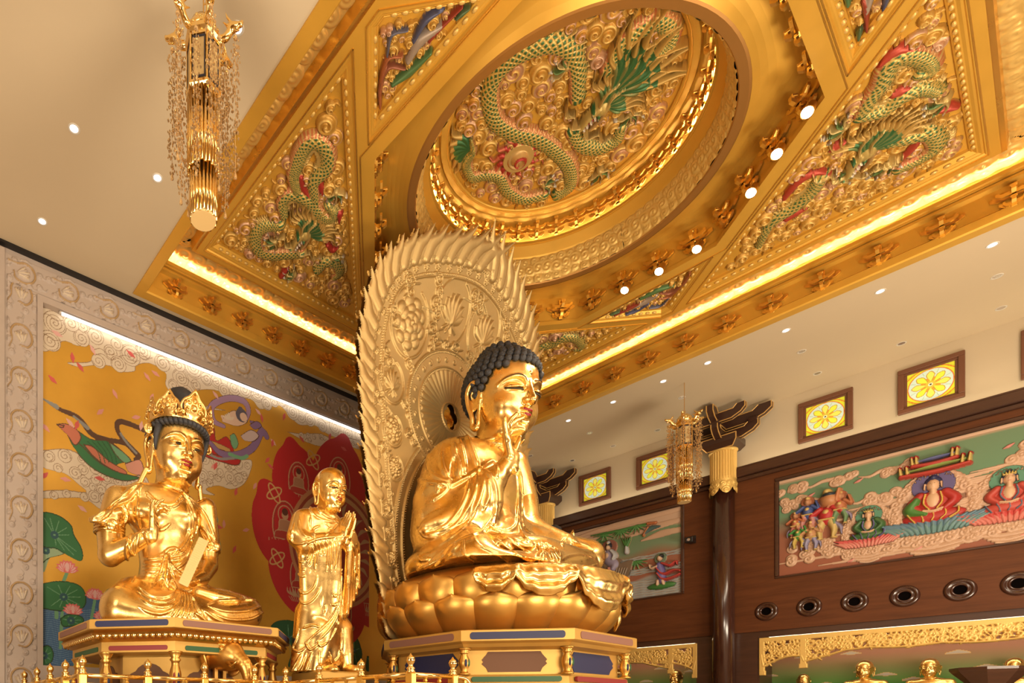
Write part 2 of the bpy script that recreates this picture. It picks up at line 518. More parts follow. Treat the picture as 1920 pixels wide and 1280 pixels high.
# ------------------------------------------------------------------ relief fields: height + colour on a flat grid
class Field:
    """u to the right, v up, in metres; keeps height, colour and the class of each cell"""
    def __init__(s, u0, u1, v0, v1, h, col=(0.6, 0.35, 0.08)):
        s.u0, s.v0, s.h = u0, v0, h
        s.nu = int(round((u1-u0)/h))+1; s.nv = int(round((v1-v0)/h))+1
        s.U = (u0+h*np.arange(s.nu)).astype(np.float32)[:, None]; s.V = (v0+h*np.arange(s.nv)).astype(np.float32)[None, :]
        s.Z = np.zeros((s.nu, s.nv), np.float32)
        s.C = np.zeros((s.nu, s.nv, 3), np.float32)+np.array(col, np.float32)
        s.K = np.zeros((s.nu, s.nv), np.int8)
    def sl(s, u0, u1, v0, v1):
        a = max(0, int((u0-s.u0)/s.h)); b = min(s.nu, int((u1-s.u0)/s.h)+2)
        c = max(0, int((v0-s.v0)/s.h)); d = min(s.nv, int((v1-s.v0)/s.h)+2)
        if b <= a or d <= c: return None
        return (slice(a, b), slice(c, d))
    def put(s, sl, m, z=None, c=None, k=None, zmode='max'):
        if z is not None:
            Z = s.Z[sl]
            if zmode == 'max':
                m = m & (z > Z); Z[m] = np.broadcast_to(z, Z.shape)[m]
            elif zmode == 'add': Z[m] += np.broadcast_to(z, Z.shape)[m]
            else: Z[m] = np.broadcast_to(z, Z.shape)[m]
        if c is not None:
            c = np.asarray(c, np.float32)
            if c.ndim == 1: s.C[sl][m] = c
            else: s.C[sl][m] = c[m]
        if k is not None: s.K[sl][m] = k
        return m
    def disk(s, u, v, r, z=None, c=None, k=None, ry=None, ang=0, zmode='max', dome=False):
        ry = ry or r; R = max(r, ry); sl = s.sl(u-R, u+R, v-R, v+R)
        if sl is None: return
        x = s.U[sl[0]]-u; y = s.V[:, sl[1]]-v
        ca, sa = math.cos(ang), math.sin(ang)
        q = ((x*ca+y*sa)/r)**2+((-x*sa+y*ca)/ry)**2
        m = q < 1
        if z is not None and dome: z = z*np.sqrt(np.clip(1-q, 0, 1))
        elif z is not None: z = np.zeros_like(q)+z
        s.put(sl, m, z, c, k, zmode)
    def curl(s, u, v, r, a0=0, hand=1, z=0.05, col=None, edge=None, k=None, turns=1.6, width=0.5, base=0.3):
        """a rolled cloud: dome with a spiral ridge"""
        sl = s.sl(u-r, u+r, v-r, v+r)
        if sl is None: return
        x = s.U[sl[0]]-u; y = s.V[:, sl[1]]-v
        rr = np.sqrt(x*x+y*y)/r; th = np.arctan2(y, x)*hand+a0
        m = rr < 1
        ph = rr*turns-th/(2*PI)
        w = np.cos(2*PI*ph)
        z0 = z*(base+(1-base)*np.sqrt(np.clip(1-rr**2, 0, 1)))+z*0.35*w*np.clip(1.15-rr, 0, 1)
        mm = s.put(sl, m, z0, None, k)
        if col is not None:
            C = np.zeros(mm.shape+(3,), np.float32)+np.array(col, np.float32)
            if edge is not None: C[w > width] = edge
            s.C[sl][mm] = C[mm]
    def near(s, P, R):
        """for each cell in the bounding box: distance to the polyline, side offset, arclength, radius"""
        P = np.asarray(P, float); Rm = float(np.max(R))
        sl = s.sl(P[:, 0].min()-Rm, P[:, 0].max()+Rm, P[:, 1].min()-Rm, P[:, 1].max()+Rm)
        if sl is None: return None
        x = s.U[sl[0]]; y = s.V[:, sl[1]]
        shp = np.broadcast_shapes(x.shape, y.shape)
        best = np.full(shp, 1e9, np.float32); side = np.zeros(shp, np.float32); arc = np.zeros(shp, np.float32); rad = np.full(shp, 1e-3, np.float32)
        L = 0.0
        for i in range(len(P)-1):
            a, b = P[i], P[i+1]; d = b-a; l = math.hypot(*d)
            if l < 1e-9: continue
            R0, R1 = float(R[i]), float(R[i+1]); M = max(R0, R1)*1.02
            s2 = s.sl(min(a[0], b[0])-M, max(a[0], b[0])+M, min(a[1], b[1])-M, max(a[1], b[1])+M)
            if s2 is None: L += l; continue
            s2 = tuple(slice(max(a_.start, b_.start), min(a_.stop, b_.stop)) for a_, b_ in zip(s2, sl))
            if s2[0].stop <= s2[0].start or s2[1].stop <= s2[1].start: L += l; continue
            w = (slice(max(0, s2[0].start-sl[0].start), s2[0].stop-sl[0].start), slice(max(0, s2[1].start-sl[1].start), s2[1].stop-sl[1].start))
            px = s.U[s2[0]]-a[0]; py = s.V[:, s2[1]]-a[1]
            t = np.clip((px*d[0]+py*d[1])/(l*l), 0, 1)
            ds = np.hypot(px-t*d[0], py-t*d[1]); rr = R0+(R1-R0)*t
            q = ds/np.maximum(rr, 1e-4)
            B = best[w]
            m = q < B
            if m.shape != B.shape: L += l; continue
            B[m] = q[m]; side[w][m] = (((px*d[1]-py*d[0])/l)/np.maximum(rr, 1e-4))[m]
            arc[w][m] = (L+t*l)[m]; rad[w][m] = np.broadcast_to(rr, m.shape)[m]
            L += l
        return sl, best, side, arc, rad
    def stroke(s, P, r, c=None, z=None, k=None, n=24, zmode='max', round_=True, smooth=True):
        P = smoothpts(P, n) if smooth else np.asarray(P, float)
        R = np.interp(np.linspace(0, 1, len(P)), np.linspace(0, 1, len(r)), r) if hasattr(r, '__len__') else np.full(len(P), r)
        q = s.near(P, R)
        if q is None: return
        sl, best, side, arc, rad = q
        zz = None
        if z is not None: zz = z*np.sqrt(np.clip(1-best**2, 0, 1)) if round_ else np.zeros_like(best)+z
        s.put(sl, best < 1, zz, c, k, zmode)
    def poly(s, P, c=None, z=None, k=None, zmode='max', smooth=0, edge=None, ew=0.0):
        P = np.asarray(P, float)
        if smooth: P = smoothpts(np.vstack([P, P[:1]]), smooth)[:-1]
        sl = s.sl(P[:, 0].min(), P[:, 0].max(), P[:, 1].min(), P[:, 1].max())
        if sl is None: return None
        x = s.U[sl[0]]; y = s.V[:, sl[1]]
        m = np.zeros(np.broadcast_shapes(x.shape, y.shape), bool); n = len(P)
        for i in range(n):
            x0, y0 = P[i]; x1, y1 = P[(i+1) % n]
            if y0 == y1: continue
            cr = ((y0 > y) != (y1 > y)) & (x < (x1-x0)*(y-y0)/(y1-y0)+x0)
            m ^= cr
        s.put(sl, m, None if z is None else np.zeros(m.shape, np.float32)+z, c, k, zmode)
        if edge is not None: s.stroke(np.vstack([P, P[:1]]), ew, edge, smooth=False)
        return sl, m
    def mesh(s, name, m, M, parent=None, classes=None, keep=None, smooth=True, thick=0.0, colr=True, skirt=0.0):
        """M maps (u, v, height) to the parent's space; classes picks which cells become this mesh"""
        nu, nv = s.nu, s.nv
        K = np.ones((nu, nv), bool) if classes is None else np.isin(s.K, classes)
        if keep is not None: K &= keep
        q = K[:-1, :-1] | K[1:, :-1] | K[:-1, 1:] | K[1:, 1:] if classes is not None else K[:-1, :-1] & K[1:, :-1] & K[:-1, 1:] & K[1:, 1:]
        if classes is not None and keep is not None: q &= keep[:-1, :-1] & keep[1:, 1:] & keep[1:, :-1] & keep[:-1, 1:]
        ii, jj = np.nonzero(q)
        if len(ii) == 0: return None
        quads = np.stack([ii*nv+jj, (ii+1)*nv+jj, (ii+1)*nv+jj+1, ii*nv+jj+1], 1)
        used = np.unique(quads); remap = np.full(nu*nv, -1, np.int64); remap[used] = np.arange(len(used))
        quads = remap[quads]
        uu = np.broadcast_to(s.U, (nu, nv)).ravel()[used]; vv = np.broadcast_to(s.V, (nu, nv)).ravel()[used]; zz = s.Z.ravel()[used]
        V = np.stack([uu, vv, zz], 1)
        C = s.C.reshape(-1, 3)[used]
        if skirt:
            e = np.concatenate([quads[:, [0, 1]], quads[:, [1, 2]], quads[:, [2, 3]], quads[:, [3, 0]]])
            key = np.sort(e, 1); kk = key[:, 0]*(len(V)+1)+key[:, 1]
            _, first, cnt = np.unique(kk, return_index=True, return_counts=True)
            be = e[first[cnt == 1]]; n0 = len(V)
            bv = np.unique(be); m2 = np.full(n0, -1, np.int64); m2[bv] = n0+np.arange(len(bv))
            low = V[bv].copy(); low[:, 2] = -skirt
            V = np.vstack([V, low]); C = np.vstack([C, C[bv]])
            quads = np.vstack([quads, np.stack([be[:, 1], be[:, 0], m2[be[:, 0]], m2[be[:, 1]]], 1)])
        Mx = np.array(M, float)
        V = V @ Mx[:3, :3].T+Mx[:3, 3]
        if np.linalg.det(Mx[:3, :3]) < 0: quads = quads[:, ::-1]
        return obj(name, V, np.ascontiguousarray(quads), m, parent, smooth, C if colr else None)
def frame_M(o, u, v, w):
    """matrix with columns u, v, w and origin o"""
    M = np.eye(4); M[:3, 0] = u; M[:3, 1] = v; M[:3, 2] = w; M[:3, 3] = o
    return M
# ------------------------------------------------------------------ statue anatomy
def hand(S, o, Z, Y, side, L, curls, k=None, thumb=(0.5, 0.4), thumb_pts=None, spread=0.08):
    """o wrist, Z finger direction, Y palm normal, side +1/-1 puts the thumb; curls = 4 x (base, mid, tip) bend towards the palm"""
    o = np.array(o, float); Z = np.array(Z, float); Z /= np.linalg.norm(Z)
    Y = np.array(Y, float); Y -= Z*(Y@Z); Y /= np.linalg.norm(Y)
    X = np.cross(Y, Z)*side
    k = k or L*0.03
    Rm = np.stack([X, Y, Z], 1)
    S.box(o+Z*L*0.26, (L*0.20, L*0.075, L*0.25), L*0.07, L*0.05, R=Rm)
    S.ell(o+X*L*0.11+Z*L*0.17+Y*L*0.045, (L*0.11, L*0.085, L*0.17), L*0.05, R=Rm)
    S.seg(o-Z*L*0.15, o+Z*L*0.1, L*0.125, L*0.14, L*0.06)
    xs = (0.155, 0.055, -0.05, -0.15); ln = (0.44, 0.50, 0.46, 0.36); zz = (0.49, 0.52, 0.50, 0.45)
    tips = []
    for i in range(4):
        p = o+X*L*xs[i]+Z*L*zz[i]; sp = xs[i]*spread*8
        d0 = Z*math.cos(sp)+X*math.sin(sp); a = 0.0; pts = [p-Z*L*0.06]
        pts.append(p)
        for j in range(3):
            a += curls[i][j]
            d = d0*math.cos(a)+Y*math.sin(a)
            p = p+d*L*ln[i]*(0.42, 0.32, 0.26)[j]; pts.append(p)
        S.chain(pts, [L*0.060, L*0.062, L*0.058, L*0.052, L*0.038], k)
        tips.append(p)
    if thumb_pts is None:
        b = o+X*L*0.15+Z*L*0.12+Y*L*0.03
        d = X*math.cos(thumb[0])+Z*math.sin(thumb[0])+Y*thumb[1]; d /= np.linalg.norm(d)
        p1 = b+d*L*0.20; d2 = d*0.75+Z*0.55+Y*thumb[1]*0.3; d2 /= np.linalg.norm(d2)
        p2 = p1+d2*L*0.16; p3 = p2+(d2+Z*0.2)/np.linalg.norm(d2+Z*0.2)*L*0.11
        S.chain([b, p1, p2, p3], [L*0.075, L*0.062, L*0.055, L*0.04], k)
    else:
        S.chain([o+X*L*0.10+Z*L*0.10+Y*L*0.03]+[np.array(q) for q in thumb_pts], [L*0.08]+[L*0.06]*(len(thumb_pts)-1)+[L*0.042], k)
    return tips

def head_sdf(S, o, H, R=None, ears=True, lobes=True, fat=1.0, neck=True, thin=False):
    """o = chin-level axis point, H = chin-to-crown height; face looks along -Y of R"""
    o = np.array(o, float); R = np.eye(3) if R is None else R
    def P(x, y, z): return o+R@(np.array([x*fat, y, z])*H)
    def E(x, y, z, r, k, op='add', rot=None, sym=False):
        r = np.array(r, float)*H; r[0] *= fat
        Rr = R if rot is None else R@rotm(*rot)
        S.ell(P(x, y, z), r, k*H, op, Rr)
        if sym:
            Rr2 = R if rot is None else R@rotm(rot[0], -rot[1], -rot[2])
            S.ell(P(-x, y, z), r, k*H, op, Rr2)
    def C(pts, rad, k, op='add', n=None, sym=False):
        for sg in ((1, -1) if sym else (1,)):
            S.chain([P(p[0]*sg, p[1], p[2]) for p in pts], np.array(rad)*H if hasattr(rad, '__len__') else rad*H, k*H, op, n)
    E(0, 0.03, 0.62, (0.355, 0.42, 0.375), 0.02)
    E(0, -0.06, 0.38, (0.325, 0.335, 0.40), 0.10)
    E(0, -0.16, 0.18, (0.215, 0.215, 0.19), 0.10)
    E(0.17, -0.20, 0.27, (0.125, 0.14, 0.15), 0.07, sym=True)
    E(0, -0.325, 0.055, (0.085, 0.07, 0.065), 0.05)
    E(0, -0.15, 0.02, (0.19, 0.17, 0.06), 0.06)
    # brows, orbits, lids
    E(0.15, -0.425, 0.475, (0.115, 0.075, 0.052), 0.05, 'sub', sym=True)
    C([(0.035, -0.385, 0.50), (0.09, -0.395, 0.545), (0.17, -0.372, 0.562), (0.25, -0.30, 0.535), (0.295, -0.22, 0.48)], [0.012, 0.017, 0.017, 0.013, 0.008], 0.025, n=14, sym=True)
    E(0.148, -0.318, 0.452, (0.105, 0.072, 0.052), 0.012, rot=(0, 0, 0.30), sym=True)
    C([(0.055, -0.372, 0.445), (0.10, -0.400, 0.428), (0.16, -0.396, 0.422), (0.22, -0.350, 0.428), (0.255, -0.30, 0.442)], [0.006, 0.011, 0.012, 0.011, 0.006], 0.008, 'sub', n=12, sym=True)
    C([(0.05, -0.375, 0.462), (0.10, -0.405, 0.455), (0.16, -0.400, 0.450), (0.22, -0.352, 0.450), (0.262, -0.297, 0.452)], [0.006, 0.010, 0.010, 0.010, 0.006], 0.010, n=12, sym=True)
    # nose
    C([(0, -0.385, 0.52), (0, -0.415, 0.44), (0, -0.455, 0.345)], [0.024, 0.030, 0.036], 0.035, n=8)
    E(0, -0.462, 0.325, (0.046, 0.044, 0.038), 0.025)
    E(0.052, -0.418, 0.322, (0.030, 0.036, 0.028), 0.022, sym=True)
    E(0.026, -0.455, 0.296, (0.014, 0.016, 0.012), 0.008, 'sub', sym=True)
    # mouth
    C([(0, -0.40, 0.285), (0, -0.402, 0.255)], [0.014, 0.012], 0.02, 'sub')
    C([(-0.105, -0.355, 0.218), (-0.05, -0.402, 0.236), (0, -0.410, 0.229), (0.05, -0.402, 0.236), (0.105, -0.355, 0.218)], [0.006, 0.019, 0.017, 0.019, 0.006], 0.014, n=14)
    C([(-0.085, -0.362, 0.203), (-0.04, -0.398, 0.188), (0, -0.405, 0.185), (0.04, -0.398, 0.188), (0.085, -0.362, 0.203)], [0.006, 0.022, 0.026, 0.022, 0.006], 0.014, n=14)
    C([(-0.115, -0.345, 0.212), (-0.05, -0.405, 0.212), (0, -0.415, 0.209), (0.05, -0.405, 0.212), (0.115, -0.345, 0.212)], [0.005]*5, 0.005, 'sub', n=14)
    E(0, -0.375, 0.130, (0.07, 0.025, 0.022), 0.03, 'sub')
    if ears:
        zt, zb = (0.56, 0.08 if lobes else 0.26)
        C([(0.345, -0.02, 0.50), (0.365, 0.00, zt), (0.395, 0.07, zt+0.02), (0.405, 0.13, 0.50), (0.395, 0.11, 0.36), (0.375, 0.05, 0.22), (0.365, 0.035, zb+0.03), (0.355, -0.005, zb), (0.350, -0.035, zb+0.04), (0.345, -0.025, 0.26), (0.345, -0.03, 0.38)],
          [0.020, 0.024, 0.026, 0.027, 0.026, 0.026, 0.03, 0.032, 0.024, 0.018, 0.015], 0.015, n=34, sym=True)
        E(0.352, 0.045, 0.42, (0.022, 0.085, 0.14), 0.02, sym=True)
        C([(0.375, 0.03, 0.50), (0.385, 0.075, 0.47), (0.378, 0.06, 0.38)], [0.012, 0.014, 0.010], 0.012, n=8, sym=True)
        E(0.385, 0.045, 0.43, (0.022, 0.028, 0.06), 0.012, 'sub', sym=True)
    if neck:
        S.seg(P(0, 0.03, 0.22), P(0, 0.07, -0.22), 0.215*H, 0.235*H, 0.06*H)
        for z, r in ((-0.035, 0.238), (-0.105, 0.248)):
            C([(r*math.sin(a), 0.045-r*math.cos(a)*0.98, z+0.015*math.cos(a)) for a in np.linspace(-1.9, 1.9, 17)], 0.012, 0.02)
    return P

def lips_mesh(P, H, fat=1.0, h=0.02):
    c = P(0, -0.39, 0.21); r = 0.16*H
    S = Sculpt(c-r*1.1, c+r*1.1, h)
    def C(pts, rad, k, op='add', n=None): S.chain([P(*p) for p in pts], np.array(rad)*H, k*H, op, n)
    C([(-0.100, -0.360, 0.218), (-0.05, -0.410, 0.237), (0, -0.418, 0.230), (0.05, -0.410, 0.237), (0.100, -0.360, 0.218)], [0.004, 0.015, 0.014, 0.015, 0.004], 0.006, n=18)
    C([(-0.080, -0.366, 0.202), (-0.04, -0.405, 0.188), (0, -0.413, 0.185), (0.04, -0.405, 0.188), (0.080, -0.366, 0.202)], [0.004, 0.017, 0.021, 0.017, 0.004], 0.006, n=18)
    C([(-0.115, -0.352, 0.212), (-0.05, -0.425, 0.212), (0, -0.435, 0.209), (0.05, -0.425, 0.212), (0.115, -0.352, 0.212)], [0.0045]*5, 0.003, 'sub', n=14)
    return S.mesh()

def face_lines(P, H, brow, root):
    for sg in (1, -1):
        mb = MB()
        Q = smoothpts([P(sg*x, y, z) for x, y, z in ((0.045, -0.398, 0.513), (0.09, -0.412, 0.553), (0.17, -0.391, 0.573), (0.25, -0.318, 0.547), (0.295, -0.236, 0.495))], 16)
        mb.tube(Q, [brow*H*s for s in np.concatenate([np.linspace(0.4, 1, 4), np.ones(6), np.linspace(1, 0.3, 6)])], 6)
        tag(mb.build('eyebrow', DARKLINE, root, True), 'thin dark painted eyebrow'); mb = MB()
        Q = smoothpts([P(sg*x, y, z) for x, y, z in ((0.055, -0.368, 0.443), (0.10, -0.395, 0.431), (0.16, -0.391, 0.426), (0.22, -0.346, 0.430), (0.255, -0.296, 0.442))], 12)
        mb.tube(Q, 0.009*H, 6)
        tag(mb.build('eye_slit', DARKLINE, root, True), 'dark eye slit under the lid')

def curls_hair(P, H, R, n_rows, shell, ush, rad, zmin):
    """snail-shell curls over an ellipsoidal cap with a raised crown"""
    mb = MB()
    def curl(c, nrm, r):
        c = Vector(c); nrm = Vector(nrm).normalized()
        t = nrm.orthogonal().normalized(); b = nrm.cross(t)
        rings = []
        for q, rr in ((-0.25, 0.95), (0.15, 1.0), (0.5, 0.86), (0.68, 0.72), (0.66, 0.60), (0.86, 0.48), (1.0, 0.22)):
            rings.append([tuple(c+nrm*(q*r)+t*(rr*r*math.cos(2*PI*k/10))+b*(rr*r*math.sin(2*PI*k/10))) for k in range(10)])
        mb.rings(rings)
    def shell_rows(cx, cy, cz, rx, ry, rz, a_from, a_to, test):
        a = a_from
        i = 0
        while a < a_to:
            rr = math.cos(a); per = 2*PI*rr*(rx+ry)/2; n = max(1, int(per/(rad*1.86)))
            for k in range(n):
                t = 2*PI*(k+0.5*(i % 2))/n
                x = cx+rx*rr*math.sin(t); y = cy-ry*rr*math.cos(t); z = cz+rz*math.sin(a)
                if test(x, y, z, t):
                    nr = R@np.array([rr*math.sin(t)/rx, -rr*math.cos(t)/ry, math.sin(a)/rz])
                    curl(P(x, y, z), nr, rad*H)
            a += rad*1.62/((rx+rz)/2); i += 1
    shell_rows(*shell, -0.75, 1.45, lambda x, y, z, t: z > zmin(x, y, t))
    shell_rows(*ush, 0.15, 1.5, lambda x, y, z, t: True)
    return mb

# ------------------------------------------------------------------ the great seated figure
def zoomed(ox, oy, sc, *lines):
    """guide lines noted in an enlarged crop -> photograph coordinates"""
    return [[(ox+x/sc, oy+y/sc) for x, y in l] for l in lines]

def build_buddha(loc):
    root = empty('buddha_statue', loc, 0, 'colossal seated gilded figure with black snail-curl hair, one hand raised to the chin', 'statue')
    def L(px, py, yl): return np.array(on_y(px, py, loc[1]+yl))-np.array(loc)
    h = 0.020
    S = Sculpt((-2.95, -2.35, -0.15), (2.75, 1.5, 4.0), h); S.view(loc)
    S.ell(L(895, 975, 0.32), (1.25, 0.84, 1.30), 0.1)
    S.ell(L(893, 930, 0.30), (1.22, 0.80, 1.05), 0.3)
    S.ell(L(893, 868, 0.36), (1.15, 0.58, 0.46), 0.25)
    S.ell(L(930, 1010, -0.25), (0.8, 0.55, 0.6), 0.3)
    S.chain([L(846, 884, 0.50), L(825, 940, 0.46), L(830, 985, 0.30)], [0.66, 0.60, 0.53], 0.25)
    S.ell(L(832, 1000, 0.40), (0.75, 0.72, 0.75), 0.3)
    # lap
    S.chain([L(850, 1035, 0.10), L(872, 1040, -0.35), L(885, 1048, -0.70)], [0.58, 0.58, 0.50], 0.25)
    S.chain([L(880, 1058, -0.85), L(940, 1072, -1.30), L(1010, 1072, -1.45), L(1085, 1062, -1.15)], [0.46, 0.42, 0.40, 0.42], 0.22)
    S.chain([L(960, 1020, 0.0), L(1040, 1040, -0.40), L(1096, 1046, -0.85)], [0.58, 0.52, 0.46], 0.25)
    S.ell(L(1065, 1050, -1.15), (0.62, 0.34, 0.24), 0.15)
    S.ell(L(980, 1045, -0.5), (1.5, 0.95, 0.40), 0.2)
    S.ell(L(835, 1066, 0.25), (0.95, 0.85, 0.50), 0.3)
    S.chain([L(795, 1083, 0.45), L(850, 1088, -0.35), L(900, 1082, -0.9)], [0.22, 0.22, 0.22], 0.25)
    # far arm: robe from the shoulder, forearm along the far thigh, drooping hand
    S.chain([L(958, 878, 0.30), L(978, 940, 0.15), L(985, 985, 0.0)], [0.42, 0.38, 0.36], 0.2)
    S.chain([L(985, 990, 0.0), L(1020, 1004, -0.35), L(1058, 1014, -0.72)], [0.34, 0.27, 0.19], 0.12)
    w = L(1062, 1016, -0.76)
    hand(S, w, L(1122, 1040, -1.15)-w, (-0.12, 0.25, -0.95), 1, 1.0, [(0.40, 0.62, 0.35)]*4, thumb=(0.45, 0.15), spread=0.03)
    # near arm: bent, wide sleeve, hand raised to the chin
    S.chain([L(836, 990, 0.20), L(880, 945, -0.20), L(925, 900, -0.55)], [0.46, 0.36, 0.27], 0.15)
    S.chain([L(915, 912, -0.50), L(958, 862, -0.82)], [0.26, 0.175], 0.08)
    for t in np.linspace(0, 1, 12):
        a = L(925, 905, -0.56)*(1-t)+L(836, 975, 0.05)*t
        b = L(922, 985, -0.50)*(1-t)+L(800, 1000, 0.20)*t
        m = (a+b)/2+np.array((-0.05, -0.06, 0))
        S.chain([a, m, b+np.array((0, 0, 0.12))], [0.20, 0.20, 0.15], 0.14)
    S.plane_cut(2, 0.02, above=False)
    w = L(958, 864, -0.84)
    hand(S, w, (-0.22, 0.10, 1.0), (0.55, -0.80, 0.05), -1, 1.05,
         [(0.80, 0.85, 0.4), (0.55, 0.65, 0.35), (0.35, 0.45, 0.3), (0.02, 0.10, 0.1)], thumb=(1.0, 0.75), spread=0.05)
    # cloth: big soft drapes sighted on the photograph
    for l in zoomed(760, 780, 6.4,
            [(150, 520), (135, 640), (170, 770), (330, 805), (540, 815)], [(285, 390), (270, 560), (310, 680), (430, 760), (540, 790)],
            [(450, 330), (430, 470), (450, 620), (520, 760)], [(640, 280), (690, 480), (720, 680)], [(720, 190), (800, 400), (880, 620)],
            [(580, 330), (600, 460), (640, 560), (650, 740)]):
        S.pfold(l, 0.034, 0.07, lift=0.008)
    S.pfold(zoomed(760, 780, 6.4, [(600, 480), (575, 600), (580, 760)])[0], 0.05, 0.05, op='sub')
    for l in zoomed(760, 780, 6.4, [(560, 825), (740, 730), (900, 630), (1010, 545), (1060, 540), (1095, 640), (1090, 720)], [(390, 900), (390, 830), (450, 812), (500, 850), (440, 930), (340, 1000)],
                    [(900, 630), (1010, 700), (1075, 850), (1090, 1050), (1060, 1280)]):
        S.pfold(l, 0.035, 0.04, taper=False)
    for l in zoomed(760, 780, 6.4, [(775, 715), (745, 900), (660, 1100), (520, 1290), (400, 1350), (240, 1400)], [(865, 670), (830, 900), (755, 1090), (620, 1290), (450, 1390), (290, 1425)],
                    [(945, 690), (920, 880), (850, 1090), (740, 1290), (590, 1430), (420, 1540)], [(990, 760), (1000, 960), (940, 1130)]):
        S.pfold(l, 0.030, 0.045, 36, lift=0.006)
    for l in zoomed(760, 940, 6.4, [(1065, 180), (1020, 280), (900, 370), (740, 420), (560, 520), (400, 640), (240, 800)], [(700, 460), (560, 600), (430, 720), (330, 810)], [(560, 500), (400, 690), (150, 830)],
                    [(150, 300), (230, 420), (420, 430)], [(150, 640), (190, 700), (300, 690)]):
        S.pfold(l, 0.032, 0.05, 30, lift=0.006)
    for l in zoomed(760, 940, 6.4, [(820, 400), (835, 470), (900, 540), (1040, 600), (1250, 730), (1420, 790), (1550, 715)], [(960, 372), (1080, 450), (1250, 570), (1430, 690), (1545, 705), (1615, 620), (1610, 520)],
                    [(1140, 380), (1300, 500), (1450, 600), (1560, 600), (1590, 540)], [(1300, 440), (1420, 530), (1540, 530)], [(700, 470), (700, 600), (790, 690), (900, 730)],
                    [(1570, 500), (1630, 600), (1560, 800)], [(1610, 500), (1680, 640), (1690, 810)], [(1645, 490), (1745, 620), (1800, 810)], [(1690, 500), (1810, 640), (1890, 850)], [(1590, 520), (1655, 640), (1625, 800)],
                    [(1010, 280), (1120, 345), (1250, 350), (1340, 250), (1345, 0)], [(1370, 80), (1370, 300), (1440, 430), (1530, 500)], [(1400, 200), (1430, 320), (1560, 400)]):
        S.pfold(l, 0.027, 0.035, 30, lift=0.006)
    for l in zoomed(760, 780, 6.4, [(1310, 600), (1345, 800), (1350, 1000), (1335, 1250)], [(1370, 640), (1400, 900), (1400, 1200)]):
        S.pfold(l, 0.03, 0.035, lift=0.006)
    for l in zoomed(930, 940, 6.4, [(850, 440), (800, 480), (800, 545)], [(750, 725), (860, 655), (1050, 632), (1200, 690)], [(750, 740), (900, 765), (1100, 790), (1215, 750)], [(770, 790), (950, 860), (1150, 880), (1280, 800)],
                    [(620, 500), (760, 610), (760, 720)]):
        S.pfold(l, 0.025, 0.03, lift=0.004)
    # back of the robe
    S.folds([(-0.9, 1.1, 3.0), (-1.6, 1.1, 2.2), (-2.0, 0.9, 1.4)], [(0.4, 1.3, 3.0), (0.3, 1.5, 1.8), (0.2, 1.4, 0.6)], 5, 0.04, 0.06)
    body = S.mesh(); del S
    # head, finer grid
    Hh = 2.02
    R = rotm(0.15, 0, -0.20)
    o = np.array((-0.04, 0.04, 3.36))
    S = Sculpt((-1.25, -1.35, 2.45), (1.15, 1.15, 5.6), 0.0175); S.view(loc)
    P = head_sdf(S, o, Hh, R)
    S.ell(P(0, -0.385, 0.62), (0.05, 0.04, 0.05), 0.01)
    S.ell((-0.2, 0.28, 2.80), (0.98, 0.54, 0.42), 0.12)
    for l in zoomed(760, 780, 6.4, [(600, 150), (700, 190), (780, 300), (960, 440), (1030, 520)], [(800, 200), (870, 290), (980, 400)]):
        S.pfold(l, 0.045, 0.04, lift=0.02, taper=False)
    S.plane_cut(2, 2.55, above=False)
    hm = S.mesh(); del S
    V, F = merge_meshes([body, hm])
    obj('body', V, F, GOLD, root, True)
    V, F = lips_mesh(P, Hh)
    tag(obj('lips', V, F, LIPS, root, True), 'red painted lips')
    face_lines(P, Hh, 0.004, root)
    hair = curls_hair(P, Hh, R, 9, (0, 0.035, 0.60, 0.385, 0.445, 0.385), (0, 0.10, 0.86, 0.235, 0.26, 0.21), 0.040,
                      lambda x, y, t: 0.695+0.02*math.cos(2*t) if y < -0.18 else (0.695-(y+0.18)*1.6 if y < 0.05 else 0.24))
    tag(hair_cap(hair, P, Hh, R, o).build('hair', HAIR, root, True), 'blue-black snail-shell curls')
    return root

def hair_cap(hair, P, Hh, R, o, top=True):
    hair.sphere(tuple(P(0, 0.05, 0.60)), (0.375*Hh, 0.435*Hh, 0.385*Hh), 24, 16)
    V = np.array(hair.V); base = len(V)-(24*15+2); keep = V[base:]
    for i in range(len(keep)):
        q = (R.T@(keep[i]-o))/Hh
        lim = 0.69 if q[1] < -0.18 else (0.69-(q[1]+0.18)*1.6 if q[1] < 0.05 else 0.20)
        if q[2] < lim: keep[i] = o+R@(np.array([q[0]*0.88, q[1]*0.88+0.005, q[2]])*Hh)
    V[base:] = keep
    hair.V = [tuple(v) for v in V]
    hair.sphere(tuple(P(0, 0.10, 0.86)), (0.225*Hh, 0.25*Hh, 0.20*Hh), 16, 10)
    return hair
